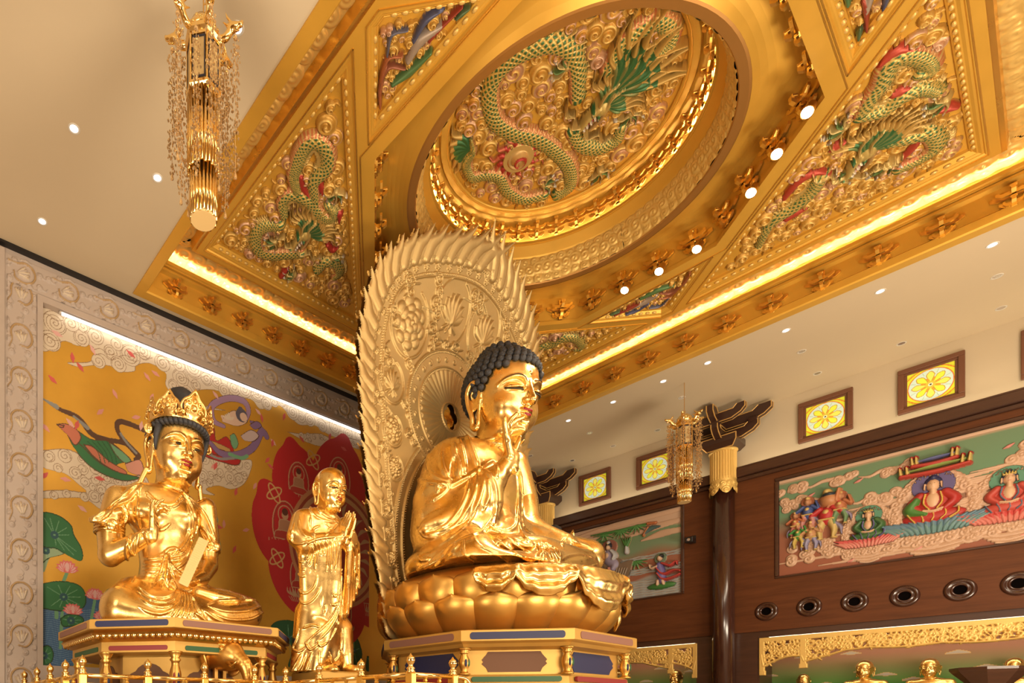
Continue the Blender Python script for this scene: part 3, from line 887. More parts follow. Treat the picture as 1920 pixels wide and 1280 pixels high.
# ------------------------------------------------------------------ crowned seated figure
def crown_ornament(S, c, nx, up, w, hgt, lean=0.0):
    """one pierced leaf of the crown: plate, bead rim, scrolls and a boss; nx = outward normal"""
    nx = np.array(nx, float)/np.linalg.norm(nx); up = np.array(up, float); up = up-nx*(up@nx); up /= np.linalg.norm(up)
    t = np.cross(up, nx)
    R = np.stack([t, nx, up], 1)
    S.ell(c+up*hgt*0.45, (w*0.42, w*0.10, hgt*0.50), 0.01, R=R)
    def Q(a, b, d=0.06): return c+t*a*w+up*b*hgt+nx*d*w
    S.chain([Q(-0.42, 0.0), Q(-0.55, 0.30), Q(-0.45, 0.60), Q(-0.22, 0.80), Q(0, 1.08), Q(0.22, 0.80), Q(0.45, 0.60), Q(0.55, 0.30), Q(0.42, 0.0)], w*0.055, w*0.04, n=30)
    for sg in (-1, 1):
        for (x, y, r) in ((0.28, 0.25, 0.13), (0.24, 0.55, 0.11), (0.46, 0.05, 0.10)):
            a = np.linspace(0, 5.2, 12)
            S.chain([Q(sg*(x+r*(1-k/7)*math.cos(k)), y+r*(1-k/7)*math.sin(k)*w/hgt, 0.13) for k in a], w*0.035, w*0.02)
    S.ell(Q(0, 0.36, 0.14), (w*0.13, w*0.10, w*0.13), w*0.02, R=R)
    S.ell(Q(0, 0.66, 0.12), (w*0.08, w*0.07, w*0.10), w*0.02, R=R)
    S.ell(Q(0, 1.10, 0.05), (w*0.06, w*0.06, w*0.09), w*0.02, R=R)

def rope_hair(P, H, R, o, lowers):
    mb = MB()
    n = 26
    for i in range(n):
        a = -1.95+3.9*i/(n-1)
        z = 0.705+0.02*math.cos(a*1.5)-0.10*max(0, abs(a)-1.2)
        c = P(0.375*math.sin(a), 0.03-0.440*math.cos(a), z)
        q = np.array(MB().sphere((0, 0, 0), (0.050*H, 0.062*H, 0.034*H), 10, 7).V)
        b = MB(); b.sphere((0, 0, 0), (0.050*H, 0.060*H, 0.036*H), 10, 7)
        M = R@rotm(0, 0, a)@rotm(0, 0.75, 0)
        b.V = [tuple(c+M@np.array(v)) for v in b.V]
        mb.add(b.V, b.F)
    for sg in (-1, 1):
        mb.tube([P(sg*0.345, -0.16, 0.68), P(sg*0.355, -0.12, 0.55), P(sg*0.345, -0.10, 0.44), P(sg*0.335, -0.09, 0.36)], [0.05*H, 0.045*H, 0.03*H, 0.008*H], 8)
    mb.sphere(tuple(P(0, 0.07, 0.64)), (0.385*H, 0.425*H, 0.37*H), 24, 14)
    V = np.array(mb.V)
    base = len(V)-(24*13+2)
    for i in range(base, len(V)):
        q = (R.T@(V[i]-o))/H
        lim = 0.70 if q[1] < -0.1 else (0.70-(q[1]+0.1)*2 if q[1] < 0.1 else 0.22)
        if q[2] < lim: V[i] = o+R@(np.array([q[0]*0.85, q[1]*0.85, q[2]])*H)
    mb.V = [tuple(v) for v in V]
    # top knot behind the crown
    mb.lathe([(0.02, 0), (0.19, 0.0), (0.21, 0.10), (0.17, 0.2), (0.19, 0.27), (0.16, 0.36), (0.06, 0.42), (0.001, 0.43)], 20)
    k = 20*8
    V = np.array(mb.V)
    for i in range(len(V)-k, len(V)): V[i] = P(*(V[i]*np.array([1, 1, 1])+np.array([0.0, 0.06, 0.92])))
    mb.V = [tuple(v) for v in V]
    return mb

def build_bodhisattva(loc, full=True):
    root = empty('bodhisattva_statue', loc, 0, 'crowned seated gilded figure with a raised hand and a tablet, before the mural', 'statue')
    L0 = (5.0, 10.5, 3.12)
    def L(px, py, yl): return np.array(on_y(px, py, L0[1]+yl))-np.array(L0)
    h = 0.014
    S = Sculpt((-2.2, -1.5, -0.08), (2.05, 0.8, 3.0), h); S.view(L0)
    S.ell(L(306, 975, 0.02), (0.72, 0.42, 0.55), 0.05)
    S.ell(L(304, 940, 0.04), (0.80, 0.36, 0.30), 0.15)
    S.ell(L(312, 1040, 0.0), (0.56, 0.40, 0.55), 0.2)
    S.ell(L(322, 1085, -0.05), (0.66, 0.48, 0.40), 0.2)
    S.ell(L(275, 962, -0.22), (0.30, 0.20, 0.22), 0.1); S.ell(L(338, 968, -0.22), (0.30, 0.20, 0.22), 0.1)
    # lap
    S.chain([L(295, 1125, 0.0), L(250, 1122, -0.35), L(228, 1135, -0.62)], [0.42, 0.40, 0.36], 0.2)
    S.chain([L(360, 1130, 0.0), L(425, 1138, -0.35), L(462, 1148, -0.62)], [0.40, 0.35, 0.32], 0.2)
    S.chain([L(226, 1146, -0.72), L(290, 1158, -1.0), L(345, 1160, -1.08), L(410, 1160, -1.0), L(462, 1154, -0.78)], [0.34, 0.28, 0.26, 0.26, 0.30], 0.12)
    S.ell(L(335, 1140, -0.5), (1.1, 0.6, 0.30), 0.15)
    S.chain([L(372, 1112, -0.80), L(405, 1120, -0.90), L(440, 1124, -0.92)], [0.13, 0.12, 0.08], 0.06)
    for i in range(4): S.ell(L(438+4.5*i, 1121+1.2*i, -0.94+0.02*i), (0.035, 0.06, 0.035), 0.015)
    # near arm, raised
    S.chain([L(222, 938, 0.08), L(206, 990, 0.02), L(207, 1038, -0.12)], [0.27, 0.25, 0.215], 0.12)
    S.chain([L(207, 1040, -0.14), L(250, 1020, -0.48), L(284, 1000, -0.72)], [0.215, 0.165, 0.115], 0.05)
    w = L(287, 998, -0.74)
    hand(S, w, (0.05, 0.05, 1.0), (0.75, -0.65, 0.1), -1, 0.68, [(0.55, 0.95, 0.7), (0.70, 0.85, 0.5), (0.30, 0.45, 0.3), (0.05, 0.2, 0.15)], thumb=(0.5, 0.9), spread=0.10)
    for q in (0.0, 0.05, 0.10):
        c = w*(1-0.25-q)+L(250, 1020, -0.48)*(0.25+q)
        d = (w-L(250, 1020, -0.48)); d /= np.linalg.norm(d); u = np.cross(d, (0, 0, 1.0)); u /= np.linalg.norm(u); v = np.cross(d, u)
        S.chain([c+(u*math.cos(a)+v*math.sin(a))*0.137 for a in np.linspace(0, 2*PI, 22)], 0.020, 0.012)
    # far arm, holding the tablet
    S.chain([L(384, 955, 0.08), L(392, 1010, 0.05), L(391, 1058, -0.05)], [0.24, 0.215, 0.19], 0.12)
    S.chain([L(391, 1062, -0.08), L(380, 1082, -0.35), L(362, 1090, -0.60)], [0.19, 0.15, 0.11], 0.05)
    w = L(360, 1090, -0.60)
    hand(S, w, (-0.75, -0.55, -0.05), (0.15, -0.5, 0.8), 1, 0.50, [(0.6, 0.9, 0.6)]*4, thumb=(0.4, 0.5), spread=0.04)
    S.plane_cut(2, 0.02, above=False)
    # armlets and frills
    for (c, ax, r) in ((L(205, 1000, 0.0), (0.05, 0, 1), 0.262), (L(392, 1035, 0.02), (0, 0, 1), 0.215)):
        ax = np.array(ax, float); ax /= np.linalg.norm(ax); u = np.cross(ax, (0, 1, 0)); u /= np.linalg.norm(u); v = np.cross(ax, u)
        for dz in (0, 0.055, 0.12):
            S.chain([c+ax*dz+(u*math.cos(a)+v*math.sin(a))*(r+0.01) for a in np.linspace(0, 2*PI, 28)], 0.019, 0.012)
        S.ell(c+ax*0.06+np.array((-0.06 if c[0] < 0 else 0.05, -r-0.03, 0)), (0.09, 0.04, 0.10), 0.02)
    # flying end of the shawl at the near shoulder
    S.chain([L(222, 962, -0.2), L(200, 966, -0.22), L(182, 972, -0.2), L(171, 974, -0.16)], [0.10, 0.09, 0.07, 0.05], 0.05)
    S.chain([L(215, 975, -0.2), L(190, 978, -0.22), L(176, 976, -0.2)], [0.10, 0.05, 0.03], 0.05)
    # shawl over both shoulders falling to the belt
    for l in zoomed(160, 900, 6.4,
            [(700, 20), (560, 90), (470, 170), (380, 240), (230, 370), (100, 450)], [(690, 60), (600, 150), (520, 240), (380, 300), (260, 420), (180, 480)],
            [(640, 80), (630, 260), (630, 450), (660, 600)], [(540, 250), (550, 400), (600, 520)], [(460, 300), (500, 420), (470, 520)], [(330, 480), (400, 540), (460, 500)],
            [(1180, 60), (1180, 160), (1280, 240), (1400, 360), (1470, 480), (1530, 640), (1560, 700)], [(1190, 190), (1330, 330), (1400, 450), (1400, 560), (1500, 700)],
            [(1240, 210), (1310, 420), (1340, 560), (1300, 700)], [(1215, 240), (1280, 420), (1290, 560), (1250, 700), (1180, 860), (1040, 900)],
            [(1225, 300), (1255, 480), (1240, 640), (1170, 790), (1050, 880)], [(1290, 600), (1260, 760), (1190, 900), (1020, 960)], [(1300, 700), (1230, 880), (1150, 980), (1030, 1030)], [(1250, 900), (1180, 1000), (1060, 1080)],
            [(1400, 560), (1460, 640), (1540, 800)], [(1380, 600), (1440, 720), (1500, 830)],
            [(830, 920), (930, 890), (1000, 830), (1080, 820), (1130, 850)], [(700, 940), (830, 940), (930, 920), (1000, 880)],
            [(690, 1000), (800, 1010), (900, 1000)], [(690, 1040), (800, 1055), (890, 1045)], [(690, 1090), (800, 1100), (870, 1090)], [(700, 1130), (780, 1140), (860, 1130)],
            [(960, 880), (930, 1000), (890, 1140), (800, 1240)], [(1000, 880), (980, 1020), (960, 1180)], [(1000, 940), (1030, 1060), (1080, 1180)], [(985, 900), (1000, 1100), (1000, 1240)],
            [(1020, 1000), (1100, 1090), (1180, 1140)],
            [(600, 620), (530, 680), (510, 800), (560, 900), (560, 1050), (470, 1190)], [(700, 610), (590, 700), (550, 820), (600, 950), (620, 1100), (560, 1220)], [(640, 640), (620, 760), (600, 900)],
            [(720, 620), (740, 680), (760, 780)], [(760, 260), (760, 330)], [(520, 700), (490, 850), (510, 1000), (480, 1150)]):
        S.pfold(l, 0.026, 0.02, 28, lift=0.010)
    # necklace
    for l in zoomed(160, 900, 6.4, [(740, 150), (850, 250), (960, 290), (1060, 280), (1150, 190)], [(750, 190), (860, 290), (980, 330), (1080, 310), (1170, 230)]):
        Q, ok = S.sight(smoothpts(l, 26))
        for q, k in zip(Q, ok):
            if k: S.ell(q, 0.030, 0.006)
    for l in zoomed(260, 1000, 6.4,
            [(0, 640), (130, 740), (280, 770), (380, 740), (440, 690)], [(0, 700), (130, 800), (290, 830), (400, 800), (460, 720)], [(0, 770), (140, 860), (300, 890), (430, 840), (480, 740)],
            [(0, 880), (120, 940), (250, 965), (370, 930), (470, 840), (490, 760)],
            [(500, 700), (480, 850), (390, 990)], [(525, 700), (520, 860), (450, 1000)], [(555, 700), (560, 860), (520, 1000)], [(580, 700), (605, 860), (580, 1000)], [(600, 700), (650, 860), (650, 990)], [(620, 720), (700, 880), (790, 1020)],
            [(830, 850), (950, 810), (1100, 800), (1300, 800), (1440, 800)], [(830, 870), (960, 920), (1100, 940), (1300, 930), (1450, 880), (1490, 830)],
            [(900, 960), (1000, 1010), (1150, 1035), (1350, 1020), (1480, 950), (1520, 890)], [(760, 910), (900, 1010), (1050, 1070)], [(1500, 980), (1480, 1040), (1450, 1090)], [(670, 950), (750, 1000), (830, 1060)],
            [(240, 500), (200, 570), (160, 640)], [(290, 560), (280, 600), (260, 650)], [(350, 400), (340, 520), (350, 640)], [(400, 560), (430, 610), (450, 660)]):
        S.pfold(l, 0.026, 0.02, 28, lift=0.010)
    S.folds([(-0.2, 0.7, 2.0), (-0.2, 0.7, 1.2), (-0.3, 0.9, 0.4)], [(0.6, 0.6, 2.0), (0.6, 0.7, 1.2), (0.7, 0.8, 0.4)], 5, 0.025, 0.03)
    body = S.mesh(); del S
    # head
    Hh = 1.42
    R = rotm(0.12, 0.07, -0.02)
    o = np.array(on_y(324, 910, L0[1]-0.03))-np.array(L0)
    S = Sculpt(o+np.array((-0.95, -0.9, -0.55)), o+np.array((0.95, 0.75, 1.5)), 0.0125); S.view(L0)
    P = head_sdf(S, o, Hh, R, fat=1.0)
    S.ell(L(308, 945, 0.04), (0.62, 0.30, 0.22), 0.08)
    for sg in (-1, 1):   # rosettes and ear pendants
        c = P(sg*0.41, -0.02, 0.62)
        S.ell(c, (0.10, 0.09, 0.10), 0.02)
        S.chain([c+np.array((sg*0.03, -0.02, 0))+np.array((math.cos(a)*0.09*sg, 0, math.sin(a)*0.09)) for a in np.linspace(0, 6, 16)], 0.022, 0.02)
        S.chain([P(sg*0.40, 0.0, 0.10), P(sg*0.46, 0.02, -0.10), P(sg*0.60, 0.04, -0.20)], [0.05, 0.05, 0.05], 0.03)
    S.plane_cut(2, float(o[2]-0.40), above=False)
    hm = S.mesh(); del S
    V, F = merge_meshes([body, hm])
    obj('body', V, F, GOLD, root, True)
    V, F = lips_mesh(P, Hh, h=0.011)
    tag(obj('lips', V, F, LIPS, root, True), 'red painted lips')
    for sg in (-1, 1):
        b = MB(); b.sphere(tuple(P(sg*0.135, -0.388, 0.428)), (0.045*Hh, 0.016*Hh, 0.010*Hh), 10, 6); tag(b.build('pupil', DARKLINE, root, True), 'dark pupil under the lowered lid')
    tag(rope_hair(P, Hh, R, o, None).build('hair', HAIR, root, True), 'blue-black hair roll and top knot')
    # crown
    S = Sculpt(o+np.array((-0.85, -0.85, 0.85)), o+np.array((0.85, 0.80, 2.25)), 0.0115)
    for z, r in ((0.79, 0.040), (0.86, 0.028)):
        S.chain([P(0.375*math.sin(a), 0.04-0.425*math.cos(a), z) for a in np.linspace(0, 2*PI, 40)], r*Hh*0.9, 0.02)
    for a, w, hg in ((0, 0.46, 0.44), (0.80, 0.42, 0.37), (-0.80, 0.42, 0.37), (1.55, 0.36, 0.32), (-1.55, 0.36, 0.32)):
        d = np.array((math.sin(a), -math.cos(a), 0))
        crown_ornament(S, P(0.40*math.sin(a), 0.04-0.45*math.cos(a), 0.80), R@d, R@(np.array((0, 0, 1.0))+d*0.28), w, hg)
    V, F = S.mesh(); del S
    tag(obj('crown', V, F, GOLD, root, True), 'gilded crown of five openwork leaves')
    root.location = loc
    return root

def scripture(base):
    b = MB(); n = 14; TAB = mat('tablet_gold', (0.85, 0.60, 0.26), 0.45, 0.5)
    b.bbox(-0.095, 0.095, -0.035, 0.035, 0, 0.92, 0.008)
    for i in range(n): b.box(-0.100, 0.100, -0.030, 0.036, 0.03+i*0.9/n, 0.03+i*0.9/n+0.012)
    for c in range(3):
        for i in range(22):
            z = 0.04+i*0.04
            b.box(-0.07+c*0.05, -0.035+c*0.05, -0.043, -0.03, z, z+0.022+0.008*((i*7+c*3) % 3 == 0))
    t = b.build('scripture_tablet', TAB)
    t.rotation_euler = (0.12, 0.42, -0.42); t.location = base
    return tag(t, 'narrow gilded scripture tablet with raised characters, held in the lap of the crowned figure', 'tablet')

# ------------------------------------------------------------------ standing monk
def build_monk(loc):
    root = empty('monk_statue', loc, 0, 'standing gilded monk with palms joined, between the crowned figure and the great halo', 'statue')
    def L(px, py, yl): return np.array(on_y(px, py, loc[1]+yl))-np.array(loc)
    h = 0.012
    S = Sculpt((-1.15, -1.0, -0.05), (1.05, 0.65, 3.6), h); S.view(loc)
    S.ell(L(603, 1000, 0.05), (0.52, 0.33, 0.48), 0.05)
    S.ell(L(600, 975, 0.05), (0.50, 0.28, 0.22), 0.1)
    S.ell(L(603, 1075, 0.05), (0.46, 0.33, 0.95), 0.15)
    S.ell(L(608, 1160, 0.05), (0.50, 0.34, 0.85), 0.15)
    S.ell(L(602, 1220, 0.02), (0.48, 0.34, 0.50), 0.15)
    S.chain([L(580, 1150, 0.05), L(568, 1210, 0.08), L(556, 1262, 0.10)], [0.30, 0.22, 0.14], 0.12)
    S.chain([L(600, 1180, -0.1), L(590, 1230, -0.12), L(585, 1262, -0.15)], [0.30, 0.24, 0.18], 0.12)
    S.chain([L(640, 1180, 0.0), L(645, 1225, -0.05), L(650, 1255, -0.10)], [0.24, 0.20, 0.14], 0.12)
    # shoes
    S.ell(L(618, 1256, -0.40), (0.13, 0.24, 0.11), 0.05); S.ell(L(660, 1256, -0.32), (0.13, 0.24, 0.11), 0.05)
    # arms in wide sleeves
    S.chain([L(565, 975, 0.06), L(558, 1005, 0.0), L(575, 1022, -0.16)], [0.20, 0.215, 0.20], 0.12)
    S.chain([L(575, 1018, -0.16), L(608, 1012, -0.36), L(637, 1008, -0.50)], [0.19, 0.15, 0.10], 0.08)
    S.chain([L(645, 985, 0.06), L(655, 1010, -0.05), L(650, 1020, -0.30)], [0.17, 0.17, 0.13], 0.10)
    for t in np.linspace(0, 1, 9):
        a = L(632, 1015, -0.46)*(1-t)+L(566, 1025, -0.08)*t
        b = L(626, 1165, -0.34)*(1-t)+L(572, 1135, -0.02)*t
        S.chain([a, (a+b)/2+np.array((0, -0.03, 0)), b], [0.085, 0.105, 0.10], 0.08)
    for t in np.linspace(0, 1, 5):
        a = L(655, 1022, -0.34)*(1-t)+L(668, 1020, -0.02)*t
        b = L(648, 1150, -0.28)*(1-t)+L(670, 1100, 0.02)*t
        S.chain([a, b], [0.075, 0.075], 0.08)
    # joined hands
    w1 = L(641, 1008, -0.52); w2 = w1+np.array((0.15, -0.0, 0))
    Z = np.array((0.04, -0.42, 1.0))
    hand(S, w1, Z, (1, 0.05, 0.0), -1, 0.50, [(0.06, 0.02, 0.02)]*4, thumb=(1.1, 0.1), spread=0.02, k=0.008)
    hand(S, w2, Z, (-1, 0.05, 0.0), 1, 0.50, [(0.06, 0.02, 0.02)]*4, thumb=(1.1, 0.1), spread=0.02, k=0.008)
    S.plane_cut(2, 0.01, above=False)
    for l in zoomed(500, 870, 6.4,
            [(560, 490), (520, 540), (600, 640), (740, 690), (840, 700)], [(600, 480), (640, 570), (740, 640), (830, 660)], [(690, 680), (740, 740), (780, 780), (700, 860)], [(860, 700), (820, 760), (780, 800)],
            [(330, 700), (300, 850), (310, 930), (400, 955), (550, 910)], [(390, 600), (390, 750), (450, 850), (560, 890)], [(530, 620), (520, 750), (570, 880)], [(640, 740), (560, 780), (580, 880)],
            [(510, 930), (520, 1050), (470, 1170), (360, 1160)], [(540, 970), (560, 1080), (500, 1230), (400, 1280)],
            [(480, 970), (520, 930), (600, 900), (720, 880), (850, 870)], [(560, 920), (600, 1030), (580, 1280)], [(610, 910), (650, 1060), (630, 1280)], [(660, 905), (690, 1060), (680, 1280)], [(720, 900), (740, 1060), (720, 1280)],
            [(780, 890), (790, 1060), (770, 1280)], [(830, 885), (850, 1060), (820, 1280)], [(1020, 930), (1060, 1100), (1050, 1280)], [(1080, 960), (1110, 1100), (1100, 1280)], [(1130, 1000), (1145, 1150), (1130, 1280)], [(900, 1060), (910, 1200), (900, 1280)]):
        S.pfold(l, 0.020, 0.016, 26, lift=0.008)
    for l in zoomed(500, 1070, 6.096,
            [(350, 0), (390, 60), (450, 50), (500, 0)], [(360, 150), (390, 240), (460, 250), (540, 180), (580, 60)], [(365, 280), (410, 370), (500, 350), (590, 240), (640, 90)], [(600, 60), (640, 200), (620, 400)], [(660, 100), (680, 300), (660, 500)],
            [(760, 260), (780, 290), (810, 270)], [(740, 380), (780, 390), (810, 360)], [(860, 20), (840, 280), (770, 500), (650, 640), (450, 820)], [(850, 250), (800, 520), (700, 680), (590, 800)], [(870, 300), (830, 560), (730, 790)],
            [(920, 60), (930, 300), (900, 560)], [(1010, 0), (1040, 100), (1030, 200)], [(400, 660), (520, 620), (620, 650)], [(370, 660), (340, 780), (300, 890), (380, 920), (460, 860)],
            [(440, 820), (500, 900), (600, 830)], [(580, 810), (620, 860), (700, 810)], [(870, 660), (860, 820), (850, 900)],
            [(400, 940), (340, 1050), (270, 1180)], [(450, 940), (400, 1080), (330, 1180)], [(520, 930), (470, 1080), (440, 1160)], [(600, 900), (600, 1080)], [(720, 930), (760, 1030), (820, 980), (830, 900)], [(710, 980), (770, 1090), (850, 1040)],
            [(860, 900), (880, 1040), (870, 1120)]):
        S.pfold(l, 0.020, 0.016, 26, lift=0.008)
    body = S.mesh(); del S
    Hh = 0.86
    R = rotm(0.12, 0.04, 0.0)
    o = np.array(on_y(614, 958, loc[1]-0.02))-np.array(loc)
    S = Sculpt(o+np.array((-0.5, -0.5, -0.28)), o+np.array((0.5, 0.5, 1.0)), 0.0085)
    P = head_sdf(S, o, Hh, R, fat=0.98)
    S.plane_cut(2, float(o[2]-0.24), above=False)
    hm = S.mesh(); del S
    V, F = merge_meshes([body, hm])
    obj('body', V, F, GOLD, root, True)
    V, F = lips_mesh(P, Hh, h=0.008)
    tag(obj('lips', V, F, LIPS, root, True), 'red painted lips')
    face_lines(P, Hh, 0.005, root)
    return root
# ------------------------------------------------------------------ the hall
ZC = 11.6
XR, YB = 23.6, 13.67
CC = (11.92, 6.40)
HO = 6.80                       # half side of the opening in the ceiling
def structure(o): o['kind'] = 'structure'; return o

b = MB(); b.box(-9, 24.2, -9, 14.2, -0.2, 0.0)
FLOORM = mat('polished_stone_floor', (0.62, 0.48, 0.31), 0.3, var=0.06, vscale=1.0)
structure(b.build('floor', FLOORM))
b = MB()
for x0, x1, y0, y1 in ((-9, CC[0]-HO, -9, 14.2), (CC[0]+HO, 24.2, -9, 14.2), (CC[0]-HO, CC[0]+HO, -9, CC[1]-HO), (CC[0]-HO, CC[0]+HO, CC[1]+HO, 14.2)):
    b.box(x0, x1, y0, y1, ZC, ZC+0.15)
structure(b.build('ceiling', PLASTER))
b = MB(); b.box(-9, 24.0, YB, YB+0.3, 0, ZC)
structure(b.build('wall_back', MARBLE))
b = MB(); b.box(XR, XR+0.3, -9, 13.9, 9.4, ZC); b.box(XR+0.3, XR+1.2, -9, 13.9, 9.4, 9.7); b.box(XR+1.2, XR+1.5, -9, 14.2, 0, 9.7)
structure(b.build('wall_right', WALLP))
HALLW = mat('hall_wall_paint', (0.55, 0.38, 0.2), 0.8)
b = MB(); b.box(-9.3, -9, -9, 14.2, 0, ZC); structure(b.build('wall_left', HALLW))
b = MB(); b.box(-9.3, 24.2, -9.3, -9, 0, ZC); structure(b.build('wall_front', HALLW))
b = MB(); b.box(-9, 23.6, 13.36, 13.60, ZC-0.052, ZC-0.002); structure(b.build('trim_1', BLACK))
# the altar platform
PLATM = mat('platform_stone', (0.45, 0.28, 0.12), 0.4)
b = MB()
b.box(2.2, 6.1, 7.95, 13.6, 0.0, 1.30); b.box(5.73, 18.2, 5.06, 13.6, 0.0, 1.30); b.box(18.2, 21.7, 7.95, 13.6, 0.0, 1.30)
structure(b.build('trim_2', PLATM))

# ------------------------------------------------------------------ recessed downlights
def downlight(x, y, on, label):
    t = empty('downlight', (x, y, ZC), 0, label, 'ceiling light', 'recessed downlights in the plaster ceiling')
    b = MB(); b.lathe([(0.075, 0.0), (0.095, -0.012), (0.100, -0.004), (0.100, 0.0)], 20, cap=False); b.build('trim_ring', WHITE_D, t, True)
    b = MB(); b.lathe([(0.001, 0.004), (0.075, 0.0015)], 16, cap=False); b.lathe([(0.001, -0.003), (0.07, -0.003)], 16, cap=False)
    b.build('lens', DL_ON if on else DL_OFF, t)
WHITE_D = mat('downlight_ring', (0.75, 0.70, 0.62), 0.4)
_ord = 'first second third fourth fifth sixth seventh eighth'.split()
for k, (x, y) in enumerate(((4.36, 7.19), (2.86, 10.1), (4.38, 10.1), (2.88, 12.4))):
    downlight(x, y, True, ('recessed downlight just right of the top of the big lantern', 'recessed downlight farthest left, level with the big lantern\'s glass box',
              'recessed downlight left of the big lantern, nearest its tassels', 'recessed downlight lowest on the left ceiling, above the carved marble')[k])
for col, (x, ys) in enumerate(((19.40, (0.88, 2.57, 4.31, 6.05, 7.19, 8.64, 10.11)), (20.88, (0.88, 4.30, 7.21, 10.11, 12.39)), (22.61, (0.89, 2.59, 4.30, 8.56, 10.07, 11.62)))):
    for k, y in enumerate(ys):
        downlight(x, y, col == 0, 'recessed downlight, %s from the right end of the ceiling row %s' % (_ord[k], ('beside the coffer', 'midway to the wall', 'nearest the windows')[col]))

# ------------------------------------------------------------------ coffer
def zp(u, v, h, z): return (CC[0]+u, CC[1]+v, z-h)
COF = empty('coffered_ceiling', (CC[0], CC[1], ZC), 0, 'great gilded coffer with star-shaped beams and a round dome over the altar', 'ceiling')
def cof(name, V, F, m, smooth=False, col=None):
    V = np.asarray(V, float)-np.array((CC[0], CC[1], ZC))
    return obj(name, V, F, m, COF, smooth, col)
def sq(h): return [(-h, -h), (h, -h), (h, h), (-h, h)]
def band(mb, r0, z0, r1, z1):
    """closed strip between ring r0 at z0 and ring r1 at z1 (lists of plan points about the centre)"""
    n = len(r0)
    V = [(CC[0]+x, CC[1]+y, z0) for x, y in r0]+[(CC[0]+x, CC[1]+y, z1) for x, y in r1]
    mb.add(V, [(k, (k+1) % n, n+(k+1) % n, n+k) for k in range(n)])
b = MB()
band(b, sq(HO+0.01), ZC+0.02, sq(HO+0.01), ZC-0.03); band(b, sq(HO+0.01), ZC-0.03, sq(6.58), ZC-0.03); band(b, sq(6.58), ZC-0.03, sq(6.55), ZC+0.0)
band(b, sq(6.55), ZC, sq(6.55), ZC+0.16); band(b, sq(6.55), ZC+0.16, sq(6.60), ZC+0.20); band(b, sq(6.60), ZC+0.20, sq(6.60), ZC+0.62)
band(b, sq(6.60), ZC+0.62, sq(6.50), ZC+0.66); band(b, sq(6.50), ZC+0.66, sq(6.50), ZC+0.72); band(b, sq(6.50), ZC+0.72, sq(6.53), ZC+0.74)
band(b, sq(6.53), ZC+0.74, sq(6.42), ZC+0.78); band(b, sq(6.42), ZC+0.78, sq(6.42), ZC+0.86); band(b, sq(6.42), ZC+0.86, sq(6.46), ZC+0.86); band(b, sq(6.46), ZC+0.86, sq(6.46), ZC+0.74); band(b, sq(6.46), ZC+0.74, sq(6.75), ZC+0.74)
band(b, sq(6.75), ZC+0.74, sq(6.75), ZC+1.14)
cof('rim_cornice', b.V, b.F, GOLD_C)
b = MB()   # light strip lying in the cove
for s0, s1, ax in ((-6.6, 6.6, 0), (-6.6, 6.6, 1)):
    for sg in (-1, 1):
        if ax == 0: b.box(CC[0]+s0, CC[0]+s1, CC[1]+sg*6.52-0.025, CC[1]+sg*6.52+0.025, ZC+0.745, ZC+0.765)
        else: b.box(CC[0]+sg*6.52-0.025, CC[0]+sg*6.52+0.025, CC[1]+s0, CC[1]+s1, ZC+0.745, ZC+0.765)
tag(cof('cove_light_strip', b.V, b.F, LED_C), 'warm glowing strip hidden in the cove')
# cloud relief soffit and the moulding inside it
def cloud_band(L, Wd, h, seed, amp=0.05):
    """row of rolled clouds filling a band L x Wd"""
    r = random.Random(seed)
    Fd = Field(0, L, 0, Wd, h, (1, 1, 1)); p = Wd*0.36
    n = int(L/p)
    for row, (v, rr) in enumerate(((0.18, 0.17), (0.82, 0.17), (0.5, 0.24))):
        for i in range(n+1):
            u = (i+0.5*(row % 2))*p+r.uniform(-0.05, 0.05)*p
            Fd.curl(u, v*Wd+r.uniform(-0.05, 0.05)*Wd, rr*Wd*r.uniform(0.9, 1.25), r.uniform(0, 6), r.choice((-1, 1)), amp*(0.8+0.4*(row == 2)), None, None, 1, 1.7)
    for i in range(n):
        u = (i+0.25)*p
        Fd.stroke([(u, 0.1*Wd), (u+0.15*p, 0.35*Wd), (u-0.1*p, 0.6*Wd), (u+0.2*p, 0.92*Wd)], 0.03*Wd, None, amp*0.5, 1)
    return Fd
for k, (ox, oy, ux, uy, vx, vy) in enumerate(((-6.72, 6.72, 1, 0, 0, -1), (6.72, 6.72, 0, -1, -1, 0), (6.72, -6.72, -1, 0, 0, 1), (-6.72, -6.72, 0, 1, 1, 0))):
    Fd = cloud_band(13.44, 0.94, 0.017 if k < 2 or k == 3 else 0.03, 3+k)
    u, v = Fd.U, Fd.V
    keep = (u >= v-0.01) & (u <= 13.44-v+0.01)
    Fd.mesh('cloud_band', GOLD_R, frame_M((ox, oy, 1.10), (ux, uy, 0), (vx, vy, 0), (0, 0, -1)), COF, keep=keep, colr=False)
b = MB()
band(b, sq(5.80), ZC+1.11, sq(5.78), ZC+0.84); band(b, sq(5.78), ZC+0.84, sq(5.70), ZC+0.84); band(b, sq(5.70), ZC+0.84, sq(5.70), ZC+0.80)
V0 = len(b.V)
cof('inner_moulding', b.V, b.F, GOLD_B)
